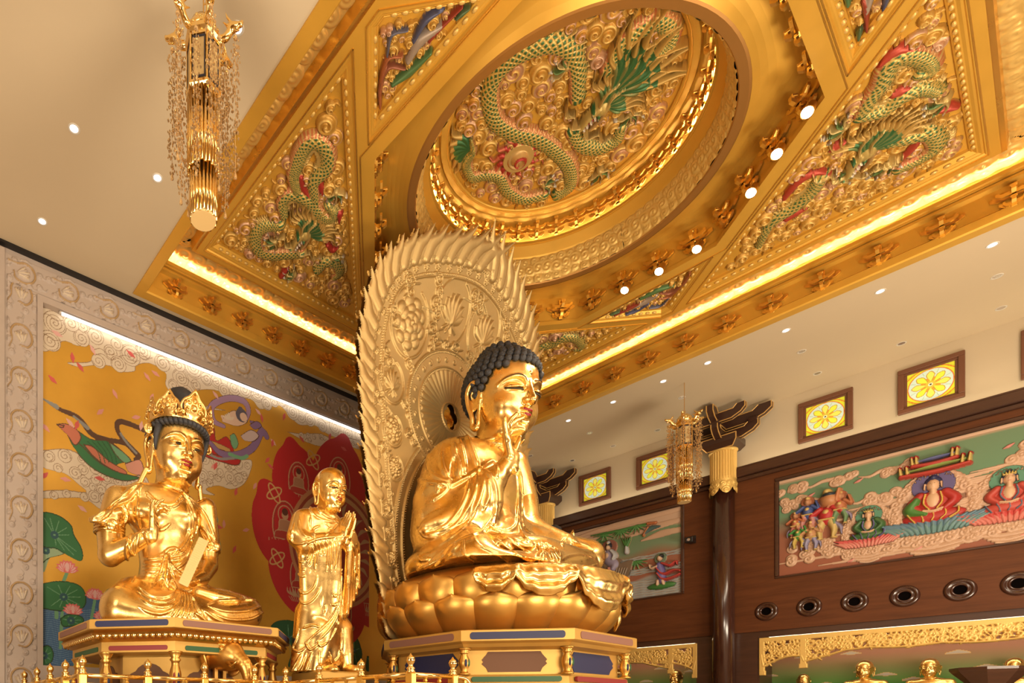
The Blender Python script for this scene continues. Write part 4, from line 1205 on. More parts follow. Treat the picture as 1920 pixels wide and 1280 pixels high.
# beam plane with the triangular and phoenix recesses and the octagon cut out
ZB = ZC+0.80
T225 = math.tan(PI/8)
AO = 3.92
OCT = [(AO, -AO*T225), (AO, AO*T225), (AO*T225, AO), (-AO*T225, AO), (-AO, AO*T225), (-AO, -AO*T225), (-AO*T225, -AO), (AO*T225, -AO)]
SA, SH = 5.53, 6.05
def rot90(P, k):
    for _ in range(k): P = [(-y, x) for x, y in P]
    return P
TRI = [(SA, SA), (SH-SA, SA), (SA, SH-SA)]                 # corner (+,+)
PHX = [(4.25, -1.43), (5.54, -0.13), (5.54, 0.13), (4.25, 1.43)]
from mathutils.geometry import tessellate_polygon
def with_holes(outer, holes, z):
    loops = [[Vector((x, y, 0)) for x, y in outer]]+[[Vector((x, y, 0)) for x, y in h] for h in holes]
    tri = tessellate_polygon(loops)
    flat = [p for l in loops for p in l]
    V = [(CC[0]+p.x, CC[1]+p.y, z) for p in flat]
    F = []
    for t in tri:
        a, b_, c = (flat[i] for i in t)
        F.append(tuple(t) if (b_-a).cross(c-a).z < 0 else tuple(reversed(t)))
    return V, F
holes = [list(reversed(OCT))]+[rot90(TRI, k) for k in range(4)]+[rot90(PHX, k) for k in range(4)]
V, F = with_holes(sq(5.71), holes, ZB)
cof('beams', V, F, GOLD_C)
b = MB()      # fillet lines along the beams
def line_strip(mb, p, q, w, z, t=0.015):
    p = Vector((*p, 0)); q = Vector((*q, 0)); d = (q-p).normalized(); n = Vector((-d.y, d.x, 0))*w
    V = [p-n, q-n, q+n, p+n]
    mb.add([(CC[0]+v.x, CC[1]+v.y, z) for v in V]+[(CC[0]+v.x, CC[1]+v.y, z-t) for v in V], [(3, 2, 1, 0), (4, 5, 6, 7), (0, 1, 5, 4), (1, 2, 6, 5), (2, 3, 7, 6), (3, 0, 4, 7)])
for k in range(4):
    for P, g in ((TRI, 0.05), (PHX, 0.045)):
        Q = rot90(P, k); c = Vector((sum(x for x, y in Q)/len(Q), sum(y for x, y in Q)/len(Q)))
        Q2 = [tuple(Vector(p)+(Vector(p)-c).normalized()*g) for p in Q]
        for i in range(len(Q2)): line_strip(b, Q2[i], Q2[(i+1) % len(Q2)], 0.011, ZB)
O2 = [(x*1.07, y*1.07) for x, y in OCT]
for i in range(8): line_strip(b, O2[i], O2[(i+1) % 8], 0.010, ZB)
cof('beam_fillets', b.V, b.F, GOLD_B)
# octagonal wall, soffit, dome rings
RF = 3.20
def circ(r, n=96): return [(r*math.cos(2*PI*k/n), r*math.sin(2*PI*k/n)) for k in range(n)]
def octring(a, n=96):
    """n points round the octagon at the same bearings as circ()"""
    out = []
    for k in range(n):
        t = 2*PI*k/n; m = (t+PI/8) % (PI/4)-PI/8
        r = a/math.cos(m); out.append((r*math.cos(t), r*math.sin(t)))
    return out
b = MB()
band(b, octring(AO), ZB, octring(AO), ZB+0.10); band(b, octring(AO), ZB+0.10, octring(AO+0.05), ZB+0.12); band(b, octring(AO+0.05), ZB+0.12, octring(AO+0.02), ZB+0.75)
prev, zprev = octring(AO+0.02), ZB+0.75
for i in range(1, 9):      # coved soffit turning down to the ring
    t = i/8
    A = octring(AO+0.02); Cc = circ(RF+0.01)
    cur = [(x*(1-t)+u*t, y*(1-t)+v*t) for (x, y), (u, v) in zip(A, Cc)]
    zc = ZB+0.75+0.06*math.sin(PI*t)-0.21*t*t
    band(b, prev, zprev, cur, zc); prev, zprev = cur, zc
cof('octagon_wall', b.V, b.F, GOLD_C, True)
b = MB()
band(b, circ(RF+0.01), ZB+0.545, circ(RF-0.03), ZB+0.53); band(b, circ(RF-0.03), ZB+0.53, circ(RF-0.17), ZB+0.53); band(b, circ(RF-0.17), ZB+0.53, circ(RF-0.19), ZB+0.56)
cof('dome_flange', b.V, b.F, mat('flange_shaded_gold', (0.45, 0.22, 0.055), 0.45, 0.6))  # darker gold paints in the dimness of the ring's downward face
def ring_map(r0, z0, r1, z1, L):
    """maps (u along the ring, v from 0 to 1 up the slope, h towards the axis)"""
    def f(V):
        a = V[:, 0]/L*2*PI; t = V[:, 1]
        r = r0+(r1-r0)*t-V[:, 2]; z = z0+(z1-z0)*t
        return np.stack([r*np.cos(a), r*np.sin(a), z-ZC], 1)
    return f
def map_mesh(Fd, name, m, f, parent, flip=False, **kw):
    o = Fd.mesh(name, m, np.eye(4), parent, **kw)
    n = len(o.data.vertices); co = np.empty(n*3, np.float32); o.data.vertices.foreach_get('co', co)
    o.data.vertices.foreach_set('co', f(co.reshape(-1, 3).astype(float)).astype(np.float32).ravel())
    if flip: o.data.flip_normals()
    o.data.update()
    return o
Lr = 2*PI*3.0
Fd = cloud_band(Lr, 0.62, 0.016, 21, 0.035); 
map_mesh(Fd, 'cloud_ring', GOLD_R, (lambda g: (lambda V: g(np.c_[V[:, 0], V[:, 1]/0.62, V[:, 2]])))(ring_map(RF-0.19, ZB+0.56, 2.86, ZB+1.12, Lr)), COF, True, colr=False)
b = MB()
band(b, circ(2.86), ZB+1.12, circ(2.84), ZB+1.15); band(b, circ(2.84), ZB+1.15, circ(2.72), ZB+1.38); band(b, circ(2.72), ZB+1.38, circ(2.69), ZB+1.38); band(b, circ(2.69), ZB+1.38, circ(2.69), ZB+1.44)
band(b, circ(2.69), ZB+1.44, circ(2.72), ZB+1.44); band(b, circ(2.72), ZB+1.44, circ(2.72), ZB+1.36); band(b, circ(2.72), ZB+1.36, circ(2.80), ZB+1.36); band(b, circ(2.80), ZB+1.36, circ(2.70), ZB+1.92); band(b, circ(2.70), ZB+1.92, circ(2.50), ZB+1.96)
band(b, circ(2.50), ZB+1.96, circ(2.46), ZB+1.90); band(b, circ(2.46), ZB+1.90, circ(2.34), ZB+1.90); band(b, circ(2.34), ZB+1.90, circ(2.27), ZB+2.02)
cof('dome_rings', b.V, b.F, GOLD_C, True)
b = MB()
P = [(2.735*math.cos(2*PI*k/72), 2.735*math.sin(2*PI*k/72)) for k in range(72)]
band(b, [(x*1.003, y*1.003) for x, y in P], ZB+1.37, [(x*1.018, y*1.018) for x, y in P], ZB+1.375)
tag(cof('dome_light_strip', b.V, b.F, LED_C), 'warm glowing strip behind the small brackets')

# bracket sets
def arm_poly(w, h, e=0.30):
    return [(-w, h), (-w, h*0.55), (-w*(1-e), h*0.12), (-w*0.5, 0), (w*0.5, 0), (w*(1-e), h*0.12), (w, h*0.55), (w, h), (w*0.80, h), (w*0.70, h*0.62), (-w*0.70, h*0.62), (-w*0.80, h)]
def bracket_mesh(s=1.0, tiers=2, depth=1.0):
    """x along the wall, y out of it, z up; widest at the top"""
    b = MB()
    b.bbox(-0.045*s, 0.045*s, 0, 0.07*s*depth, -0.02*s, (0.16+0.15*tiers)*s, 0.006*s)
    for i in range(tiers):
        z = (0.02+0.16*i)*s; w = (0.15+0.09*i)*s; y = (0.05+0.115*i)*s*depth
        for yy, ww in ((y, w), (0.012*s, w*1.35)):
            n0 = len(b.V)
            q = MB(); q.prism(arm_poly(ww, 0.115*s), 0, 0.055*s*depth)
            q.V = [(x, yy+z2, z+y2) for x, y2, z2 in q.V]; q.F = [tuple(reversed(f)) for f in q.F]
            b.add(q.V, q.F)
        q = MB(); L = (0.20+0.14*i)*s*depth
        q.prism([(0, 0.0), (L*0.75, 0.0), (L, 0.05*s), (L, 0.115*s), (L*0.86, 0.115*s), (L*0.80, 0.07*s), (0, 0.07*s)], -0.032*s, 0.032*s)
        q.V = [(z2, x, z+y2) for x, y2, z2 in q.V]
        b.add(q.V, q.F)
        b.bbox(-0.05*s, 0.05*s, L-0.09*s, L, z+0.105*s, z+0.15*s, 0.006*s)
    return b
def place_brackets(name, proto, places, m):
    first = None
    for (x, y, z, a) in places:
        if first is None:
            first = proto.build(name, m, COF); o = first
        else:
            o = first.copy(); COL.objects.link(o)
        o.location = (x, y, z-ZC); o.rotation_euler = (0, 0, a)
pl = []
for x in np.arange(6.09, 18.0, 0.965): pl.append((x-CC[0], 6.60, ZC+0.14, PI))
for y in np.arange(10.12+1.9, -0.1, -0.955): pl.append((6.60, y-CC[1], ZC+0.14, PI/2))
place_brackets('bracket', bracket_mesh(0.98, 2, 0.85), pl, GOLD_B)
pl = []
for e in range(8):
    for j in range(4):
        t = (j-1.5)*0.80; a = e*PI/4
        x, y = (AO+0.03)*math.cos(a)-t*math.sin(a), (AO+0.03)*math.sin(a)+t*math.cos(a)
        pl.append((x, y, ZB+0.14, a+PI/2))
place_brackets('bracket', bracket_mesh(1.12, 2, 0.8), [p for p in pl], GOLD_B)
pl = [((2.735)*math.cos(a), 2.735*math.sin(a), ZB+1.50, a+PI/2) for a in np.arange(0, 2*PI-0.01, 2*PI/36)]
place_brackets('dome_bracket', bracket_mesh(0.92, 2, 0.75), pl, GOLD_B)
# ------------------------------------------------------------------ carved panels of the coffer
PINK = (0.58, 0.31, 0.16); GCL = (0.60, 0.32, 0.055); GED = (0.76, 0.48, 0.13); GRN = (0.045, 0.15, 0.05); DRED = (0.45, 0.045, 0.03)
def scales(Fd, P, r, z=0.16, n=90, fins=True, belly=1, k=2, dk=GRN, base=(0.66, 0.46, 0.12)):
    """scaled body: rounded tube with a lattice of green-centred scales, banded belly on one flank, dark spine on the other"""
    P = smoothpts(P, n)
    R = np.interp(np.linspace(0, 1, n), np.linspace(0, 1, len(r)), r)
    if fins:
        for i in range(4, n-4, 2):
            d = P[i+1]-P[i-1]; L = math.hypot(*d); d = d/L; nn = np.array((-d[1], d[0]))*(-belly)
            a = P[i]+nn*R[i]*0.9
            Fd.stroke([a, a+nn*R[i]*0.5-d*R[i]*0.25], [R[i]*0.16, R[i]*0.04], (0.60, 0.40, 0.12), z*0.5, k, n=5)
    q = Fd.near(P, R)
    if q is None: return
    sl, best, side, arc, rad = q
    m = best < 1
    s = side*belly
    Z = z*np.sqrt(np.clip(1-best**2, 0, 1))
    p = 0.56*rad
    a = arc/p; b_ = np.arcsin(np.clip(side, -1, 1))/0.56
    g1 = np.abs(((a+b_) % 1)-0.5)*2; g2 = np.abs(((a-b_) % 1)-0.5)*2
    cell = np.minimum(1-g1, 1-g2)
    Z = Z+z*0.10*np.clip(cell*2, 0, 1)*(best < 0.9)
    C = np.zeros(m.shape+(3,), np.float32)+np.array(base, np.float32)
    C[(cell > 0.40) & (s > -0.75)] = dk
    bel = s < -0.60
    seg = (arc/(0.26*rad)) % 1
    C[bel] = (0.62, 0.22, 0.09)
    C[bel & (seg > 0.6)] = (0.70, 0.48, 0.18)
    C[s > 0.92] = (0.10, 0.13, 0.04)
    Fd.put(sl, m, Z, C, k)
def flame(Fd, p, ang, L, w, c0, c1, z=0.12, k=2, wav=0.25):
    p = np.array(p, float); d = np.array((math.cos(ang), math.sin(ang))); n = np.array((-d[1], d[0]))
    pts = [p, p+d*L*0.35+n*w*wav*3, p+d*L*0.7-n*w*wav*3, p+d*L+n*w*wav*4]
    Q = smoothpts(pts, 20)
    for a, b_, c in ((0, 9, c0), (7, 20, c1)):
        R = np.interp(np.arange(a, b_), [0, 6, 19], [w*0.7, w, w*0.12])
        q = Fd.near(Q[a:b_], R)
        if q: Fd.put(q[0], q[1] < 1, z*(1-0.45*np.clip(q[1], 0, 1)**2)*np.ones_like(q[1]), c, k)
def dragon_head(Fd, p, ang, s, z=0.24, k=2):
    """p jaw hinge, looking along ang"""
    p = np.array(p, float); d = np.array((math.cos(ang), math.sin(ang))); n = np.array((-d[1], d[0]))
    def Q(a, b_): return p+d*a*s+n*b_*s
    G1, G2, W_ = (0.58, 0.42, 0.13), GRN, (0.75, 0.66, 0.52)
    for i in range(15):
        a = ang+PI+(-1.25+2.5*i/14); L = s*(1.3+0.5*random.random())
        flame(Fd, Q(-0.1, 0)+np.array((math.cos(a), math.sin(a)))*s*0.25, a, L, s*0.13, GRN if i % 2 else (0.16, 0.22, 0.07), (0.55, 0.34, 0.09), z*0.75, k)
    Fd.disk(*Q(-0.05, 0), s*0.46, z, G1, k, ry=s*0.40, ang=ang, dome=True)
    Fd.stroke([Q(0, 0.15), Q(0.5, 0.2), Q(0.95, 0.12), Q(1.1, 0.18)], [s*0.24, s*0.20, s*0.15, s*0.09], G1, z, k)
    Fd.stroke([Q(0, -0.25), Q(0.45, -0.35), Q(0.85, -0.30)], [s*0.16, s*0.12, s*0.06], (0.50, 0.30, 0.10), z*0.85, k)
    Fd.stroke([Q(0.15, -0.06), Q(0.5, -0.08), Q(0.85, -0.05)], [s*0.10, s*0.08, s*0.05], DRED, z*0.7, k)
    for a in (0.35, 0.55, 0.75, 0.9): Fd.disk(*Q(a, -0.02), s*0.045, z*0.98, W_, k, ry=s*0.07, ang=ang)
    Fd.disk(*Q(1.08, 0.20), s*0.13, z*1.05, GRN, k, dome=True); Fd.disk(*Q(1.10, 0.21), s*0.08, z*1.12, G1, k, dome=True)
    for b_ in (0.26, -0.12):
        Fd.disk(*Q(0.20, b_+0.06), s*0.13, z*1.1, GRN, k, dome=True); Fd.disk(*Q(0.22, b_+0.06), s*0.09, z*1.15, (0.7, 0.55, 0.25), k, dome=True); Fd.disk(*Q(0.24, b_+0.06), s*0.035, z*1.2, (0.02, 0.02, 0.02), k)
        Fd.stroke([Q(-0.1, b_+0.05), Q(-0.6, b_+0.25), Q(-1.1, b_+0.15)], [s*0.08, s*0.06, s*0.02], (0.60, 0.42, 0.14), z*1.05, k)
    for sg in (1, -1):
        Fd.stroke([Q(0.95, 0.1+0.1*sg), Q(1.15, 0.55*sg), Q(0.75, 0.85*sg), Q(0.95, 1.25*sg), Q(0.55, 1.6*sg)], [s*0.05, s*0.045, s*0.04, s*0.03, s*0.015], (0.66, 0.46, 0.16), z*0.95, k)
def claw(Fd, p, ang, s, z=0.16, k=2):
    p = np.array(p, float)
    Fd.disk(p[0], p[1], s*0.35, z, (0.55, 0.38, 0.12), k, dome=True)
    for i in range(5):
        a = ang+(i-2)*0.62; e = np.array((math.cos(a), math.sin(a)))
        Fd.stroke([p+e*s*0.2, p+e*s*0.65, p+e*s*0.95+np.array((-e[1], e[0]))*s*0.25], [s*0.13, s*0.11, s*0.03], (0.12, 0.2, 0.06) if i % 2 else (0.6, 0.44, 0.16), z, k)
        q = p+e*s*0.98+np.array((-e[1], e[0]))*s*0.2
        Fd.stroke([q, q+e*s*0.28+np.array((-e[1], e[0]))*s*0.12], [s*0.07, s*0.015], (0.78, 0.72, 0.6), z*0.95, k, n=5)
def fill_clouds(Fd, inside, n, r0, r1, seed, z=0.11, gap=0.72, base=0.25):
    """rolled clouds on every free spot; inside(u, v) tells where they may stand"""
    r = random.Random(seed); placed = []
    for t in range(n*14):
        if len(placed) >= n: break
        u = r.uniform(Fd.u0, Fd.u0+Fd.nu*Fd.h); v = r.uniform(Fd.v0, Fd.v0+Fd.nv*Fd.h)
        rr = r.uniform(r0, r1)
        if not inside(u, v, rr*0.75): continue
        i = int((u-Fd.u0)/Fd.h); j = int((v-Fd.v0)/Fd.h)
        if not (0 <= i < Fd.nu and 0 <= j < Fd.nv) or Fd.K[i, j] == 2: continue
        if any((u-a)**2+(v-b_)**2 < ((rr+c)*gap)**2 for a, b_, c in placed): continue
        placed.append((u, v, rr))
    for u, v, rr in placed:
        c = PINK if r.random() < 0.22 else GCL
        a = r.uniform(0, 6.28)
        Fd.stroke([(u, v), (u+1.4*rr*math.cos(a), v+1.4*rr*math.sin(a)), (u+2.0*rr*math.cos(a+0.5), v+2.0*rr*math.sin(a+0.5))], [rr*0.5, rr*0.3, rr*0.08], GCL, z*0.55, 1)
    for u, v, rr in placed:
        c = PINK if r.random() < 0.22 else GCL
        Fd.curl(u, v, rr, r.uniform(0, 6.28), r.choice((1, -1)), z*r.uniform(0.8, 1.2), c, GED if r.random() < 0.8 else (0.70, 0.42, 0.26), 1, turns=1.8, width=0.45, base=base)
def inpoly(P):
    n = len(P)
    def f(u, v, m=0.0):
        ins = False; dm = 1e9
        for i in range(n):
            (x0, y0), (x1, y1) = P[i], P[(i+1) % n]
            if (y0 > v) != (y1 > v) and u < (x1-x0)*(v-y0)/(y1-y0)+x0: ins = not ins
            L = math.hypot(x1-x0, y1-y0); t = max(0, min(1, ((u-x0)*(x1-x0)+(v-y0)*(y1-y0))/(L*L)))
            dm = min(dm, math.hypot(u-x0-t*(x1-x0), v-y0-t*(y1-y0)))
        return ins and dm > m
    return f
def uv(px, py, z):
    p = on_z(px, py, z); return (p.x-CC[0], p.y-CC[1])
def panel(name, label, poly, z, depth, Fd, back=True, frame_w=0.20, cat='carved panel', group=None):
    """moulded frame sloping into the recess + ground, cloud and animal reliefs"""
    t = empty(name, (CC[0], CC[1], z), 0, label, cat, group)
    n = len(poly); c = Vector((sum(p[0] for p in poly)/n, sum(p[1] for p in poly)/n))
    def inset(d):
        out = []
        for i in range(n):
            p0, p1, p2 = Vector(poly[i-1]), Vector(poly[i]), Vector(poly[(i+1) % n])
            e1 = (p1-p0).normalized(); e2 = (p2-p1).normalized()
            n1 = Vector((-e1.y, e1.x)); n2 = Vector((-e2.y, e2.x))
            if n1.dot(c-p1) < 0: n1 = -n1; n2 = -n2
            m = n1+n2; m = m/max(m.dot(n1), 0.25)
            out.append(tuple(p1+m*d))
        return out
    b = MB(); prof = [(0.0, 0.0), (0.02, 0.03), (0.05, 0.03), (frame_w*0.45, depth*0.30), (frame_w*0.55, depth*0.30), (frame_w*0.80, depth*0.55), (frame_w*0.85, depth*0.50), (frame_w, depth*0.65), (frame_w+0.01, depth)]
    R = [[(x, y, zz) for x, y in inset(d)] for d, zz in prof]
    b.rings(R, cap=False); b.build('frame', GOLD_C, t)
    b = MB()       # egg beads along the frame
    I = inset(frame_w*0.68)
    for i in range(n):
        p, q = Vector(I[i]), Vector(I[(i+1) % n]); L = (q-p).length; m = int(L/0.17)
        d = (q-p).normalized(); a = math.atan2(d.y, d.x)
        for k in range(1, m):
            s_ = MB(); s_.sphere((0, 0, 0), (0.060, 0.038, 0.030), 8, 5)
            M = Matrix.Translation((*(p+d*(k*L/m)), depth*0.42)) @ Matrix.Rotation(a, 4, 'Z')
            s_.xform(M); b.add(s_.V, s_.F)
    if b.V: b.build('bead_moulding', GOLD_R, t, True)
    I = inset(frame_w-0.01)
    b = MB(); b.add([(x, y, depth) for x, y in I], [tuple(range(n)) if sum((I[i][0]*I[(i+1) % n][1]-I[(i+1) % n][0]*I[i][1]) for i in range(n)) < 0 else tuple(range(n-1, -1, -1))])
    b.build('ground', GOLD_C, t)
    M = frame_M((0, 0, depth), (1, 0, 0), (0, 1, 0), (0, 0, -1))
    Fd.mesh('cloud_relief', PAINTED, M, t, classes=[1], skirt=0.01)
    Fd.mesh('dragon' if name == 'dragon_relief' else 'phoenix', PAINTED, M, t, classes=[2], skirt=0.01)
    return t

def zpx(ox, oy, sc, L, z): return [uv(ox+x/sc, oy+y/sc, z) for x, y in L]
# round panel of the dome ------------------------------------------------
ZD = ZB+1.97
Fd = Field(-2.28, 2.28, -2.28, 2.28, 0.0105)
def Z2(L): return zpx(600, 0, 2.742, L, ZD)
scales(Fd, Z2([(1480, 330), (1560, 200), (1640, 135), (1740, 85), (1810, 120), (1800, 200), (1720, 250), (1640, 330)]), [0.16, 0.19, 0.19, 0.18, 0.16, 0.14, 0.12], belly=-1, n=70)
scales(Fd, Z2([(1325, 480), (1325, 340), (1290, 245), (1200, 205), (1080, 235), (980, 290), (905, 370), (875, 470), (905, 600), (1000, 665), (1110, 690), (1200, 745), (1280, 830), (1290, 930), (1225, 985)]), [0.17, 0.19, 0.2, 0.2, 0.2, 0.2, 0.2, 0.19, 0.17], belly=-1, n=150)
scales(Fd, Z2([(1300, 655), (1345, 725), (1430, 745), (1520, 705), (1550, 640)]), [0.17, 0.19, 0.18, 0.15], belly=1, n=60)
scales(Fd, Z2([(1150, 985), (1050, 1005), (965, 960), (925, 895), (850, 880), (785, 890), (755, 820), (785, 760), (778, 690)]), [0.15, 0.17, 0.17, 0.16, 0.15, 0.14, 0.11, 0.05], belly=1, n=100)
p = Z2([(770, 740)])[0]
for a in (1.2, 1.6, 2.0, 2.4, 2.8, 0.9): flame(Fd, p, a+0.35, 0.75, 0.075, GRN, (0.55, 0.36, 0.10), 0.13)
p = Z2([(1020, 790)])[0]
for i in range(13): flame(Fd, (p[0]+0.24*math.cos(i*0.483), p[1]+0.24*math.sin(i*0.483)), i*0.483, 0.42, 0.065, DRED, (0.60, 0.16, 0.08), 0.12, k=2)
Fd.disk(p[0], p[1], 0.33, 0.13, (0.70, 0.46, 0.15), 2, dome=False); Fd.disk(p[0], p[1], 0.29, 0.19, (0.66, 0.40, 0.14), 2, dome=True); Fd.curl(p[0], p[1], 0.24, 0, 1, 0.24, (0.70, 0.44, 0.16), DRED, 2, 1.3, 0.6)
h0 = Z2([(1450, 520)])[0]; h1 = Z2([(1350, 620)])[0]
dragon_head(Fd, h0, math.atan2(h1[1]-h0[1], h1[0]-h0[0]), 0.46, 0.27)
hm_ = Z2([(1500, 440)])[0]
for i in range(16):
    a = math.atan2(h0[1]-h1[1], h0[0]-h1[0])-0.95+1.9*i/15
    flame(Fd, (hm_[0]+0.15*math.cos(a), hm_[1]+0.15*math.sin(a)), a, 0.85+0.35*(i % 3), 0.075, GRN if i % 3 else (0.2, 0.2, 0.06), (0.58, 0.36, 0.09), 0.22)
for q, a in (((1270, 320), 2.6), ((1150, 930), -0.8), ((1440, 860), 0.2), ((1600, 560), 0.5)):
    claw(Fd, Z2([q])[0], a, 0.26)
fill_clouds(Fd, lambda u, v, m: math.hypot(u, v) < 2.22-m, 230, 0.10, 0.235, 5)
t = empty('dragon_disc', (CC[0], CC[1], ZD), 0, 'round painted dragon relief at the centre of the dome', 'carved panel')
b = MB(); b.lathe([(0.001, 0.0), (2.33, 0.0), (2.33, 0.05), (0.001, 0.05)], 96); b.build('ground', GOLD_C, t)
M = frame_M((0, 0, 0), (1, 0, 0), (0, 1, 0), (0, 0, -1))
keep = (Fd.U**2+Fd.V**2) < 2.27**2
Fd.mesh('cloud_relief', PAINTED, M, t, classes=[1], keep=keep, skirt=0.01)
Fd.mesh('dragon', PAINTED, M, t, classes=[2], keep=keep, skirt=0.01)
b = MB(); b.tube([(2.31*math.cos(a), 2.31*math.sin(a), -0.02) for a in np.linspace(0, 2*PI, 97)], 0.05, 8); b.build('rim', GOLD_C, t, True)
# four corner triangles --------------------------------------------------
def tri_panel(k, label, bodies, heads, seed, h=0.012, extra=None):
    poly = rot90(TRI, k)
    us = [p[0] for p in poly]; vs = [p[1] for p in poly]
    Fd = Field(min(us), max(us), min(vs), max(vs), h)
    for P, R, bl in bodies: scales(Fd, P, R, 0.15, max(40, 14*len(P)), belly=bl)
    if extra: extra(Fd)
    for p, a, s in heads: dragon_head(Fd, p, a, s, 0.22)
    ip = inpoly(poly)
    keepf = np.zeros((Fd.nu, Fd.nv), bool)
    c = np.mean(poly, 0)
    fill_clouds(Fd, lambda u, v, m: ip(u, v, 0.24+m), 260, 0.085, 0.20, seed, 0.10)
    m = np.ones((Fd.nu, Fd.nv), bool); n = 3
    for i in range(3):
        (x0, y0), (x1, y1) = poly[i], poly[(i+1) % 3]; L = math.hypot(x1-x0, y1-y0)
        d = ((Fd.U-x0)*(y1-y0)-(Fd.V-y0)*(x1-x0))/L; dc = ((c[0]-x0)*(y1-y0)-(c[1]-y0)*(x1-x0))/L
        m &= (d*np.sign(dc)) > 0.215
    Fd.K[~m] = 0
    return panel('dragon_relief', label, poly, ZB, 0.17, Fd, group='triangular dragon panels of the coffer')
ZT = ZB+0.12
def A(L): return zpx(380, 120, 6.4, L, ZT)
def B(L): return zpx(380, 320, 6.4, L, ZT)
def red_L(Fd):
    for L in ([(1180, 60), (1200, 180), (1290, 300)], [(1400, 120), (1440, 260)], [(1560, 560), (1640, 500), (1640, 600)], [(1500, 880), (1560, 940), (1620, 900)], [(940, 1260), (1030, 1140)]):
        Fd.stroke(B(L), [0.06, 0.09, 0.03], DRED, 0.13, 2)
    for q, a in (((1600, 230), 0.8), ((870, 830), 2.0), ((1560, 1020), 0.2), ((1100, 1230), 2.6)): claw(Fd, B([q])[0], a, 0.24)
hd = B([(1230, 740), (1090, 900)])
tri_panel(1, 'triangular painted dragon relief left of the halo, with a green-maned head',
    [(B([(1350, 330), (1340, 120)])+A([(1490, 1230), (1500, 1050), (1400, 925), (1270, 930), (1185, 1030), (1120, 1200)])+B([(1090, 60), (1130, 220)]), [0.12, 0.17, 0.18, 0.18, 0.16, 0.13], 1),
     (B([(975, 520), (955, 360), (1050, 275), (1190, 295), (1310, 380), (1400, 500), (1500, 560), (1570, 500), (1500, 400)]), [0.12, 0.15, 0.17, 0.17, 0.15, 0.11], -1),
     (B([(1180, 975), (1010, 985), (850, 995), (700, 960), (645, 850), (665, 720), (760, 655), (920, 640)]), [0.15, 0.17, 0.18, 0.18, 0.17, 0.15], 1),
     (B([(1380, 1180), (1470, 1090), (1590, 1100), (1640, 1200), (1580, 1260)]), [0.13, 0.16, 0.15, 0.10], 1)],
    [(hd[0], math.atan2(hd[1][1]-hd[0][1], hd[1][0]-hd[0][0]), 0.42)], 31, 0.0115, red_L)
def D(L): return zpx(1220, 0, 2.742, L, ZT)
def red_R(Fd):
    for L in ([(690, 1010), (760, 930), (850, 880), (920, 880)], [(1180, 320), (1280, 250), (1400, 240)], [(1300, 800), (1350, 750), (1380, 700)], [(700, 1120), (800, 1060)], [(1480, 560), (1580, 540)], [(930, 760), (1000, 720)], [(1250, 480), (1330, 440)]):
        Fd.stroke(D(L), [0.07, 0.10, 0.04], (0.50, 0.07, 0.04), 0.13, 2)
    for q, a in (((1220, 830), 0.5), ((1520, 500), 1.2), ((1000, 640), 2.0), ((960, 920), -2)): claw(Fd, D([q])[0], a, 0.26)
hd = D([(1110, 770), (990, 930)])
tri_panel(3, 'triangular painted dragon relief at upper right, beside the row of spotlights',
    [(D([(560, 1250), (620, 1140), (740, 1060), (830, 980), (880, 900)]), [0.10, 0.16, 0.18, 0.16], 1),
     (D([(1090, 570), (1130, 500), (1190, 420), (1230, 320), (1320, 275), (1410, 290), (1450, 350), (1380, 370)]), [0.14, 0.17, 0.18, 0.16, 0.10], -1),
     (D([(1080, 590), (1200, 560), (1300, 490), (1400, 450), (1480, 460)]), [0.13, 0.16, 0.16, 0.12], 1),
     (D([(1200, 730), (1340, 700), (1440, 680), (1470, 740), (1400, 800), (1280, 860)]), [0.13, 0.17, 0.17, 0.13], 1)],
    [(hd[0], math.atan2(hd[1][1]-hd[0][1], hd[1][0]-hd[0][0]), 0.46)], 32, 0.0135, red_R)
def E6(L): return zpx(960, 560, 6.4, L, ZT)
tri_panel(0, 'triangular painted dragon relief behind the seated figure\'s curls',
    [(E6([(220, 640), (330, 580), (470, 540), (600, 470), (760, 470), (830, 560), (760, 590)]), [0.12, 0.17, 0.18, 0.16, 0.10], 1),
     ([(1.6, 5.0), (2.2, 4.4), (3.0, 4.6), (3.6, 4.0)], [0.1, 0.17, 0.17, 0.1], 1)], [((2.9, 3.7), 2.4, 0.36)], 33, 0.016)
tri_panel(2, 'triangular dragon relief at the front corner of the coffer', [([(-5, -1.8), (-4.4, -2.6), (-3.6, -3.2), (-3.0, -4.4)], [0.1, 0.17, 0.17, 0.1], 1)], [], 34, 0.03)
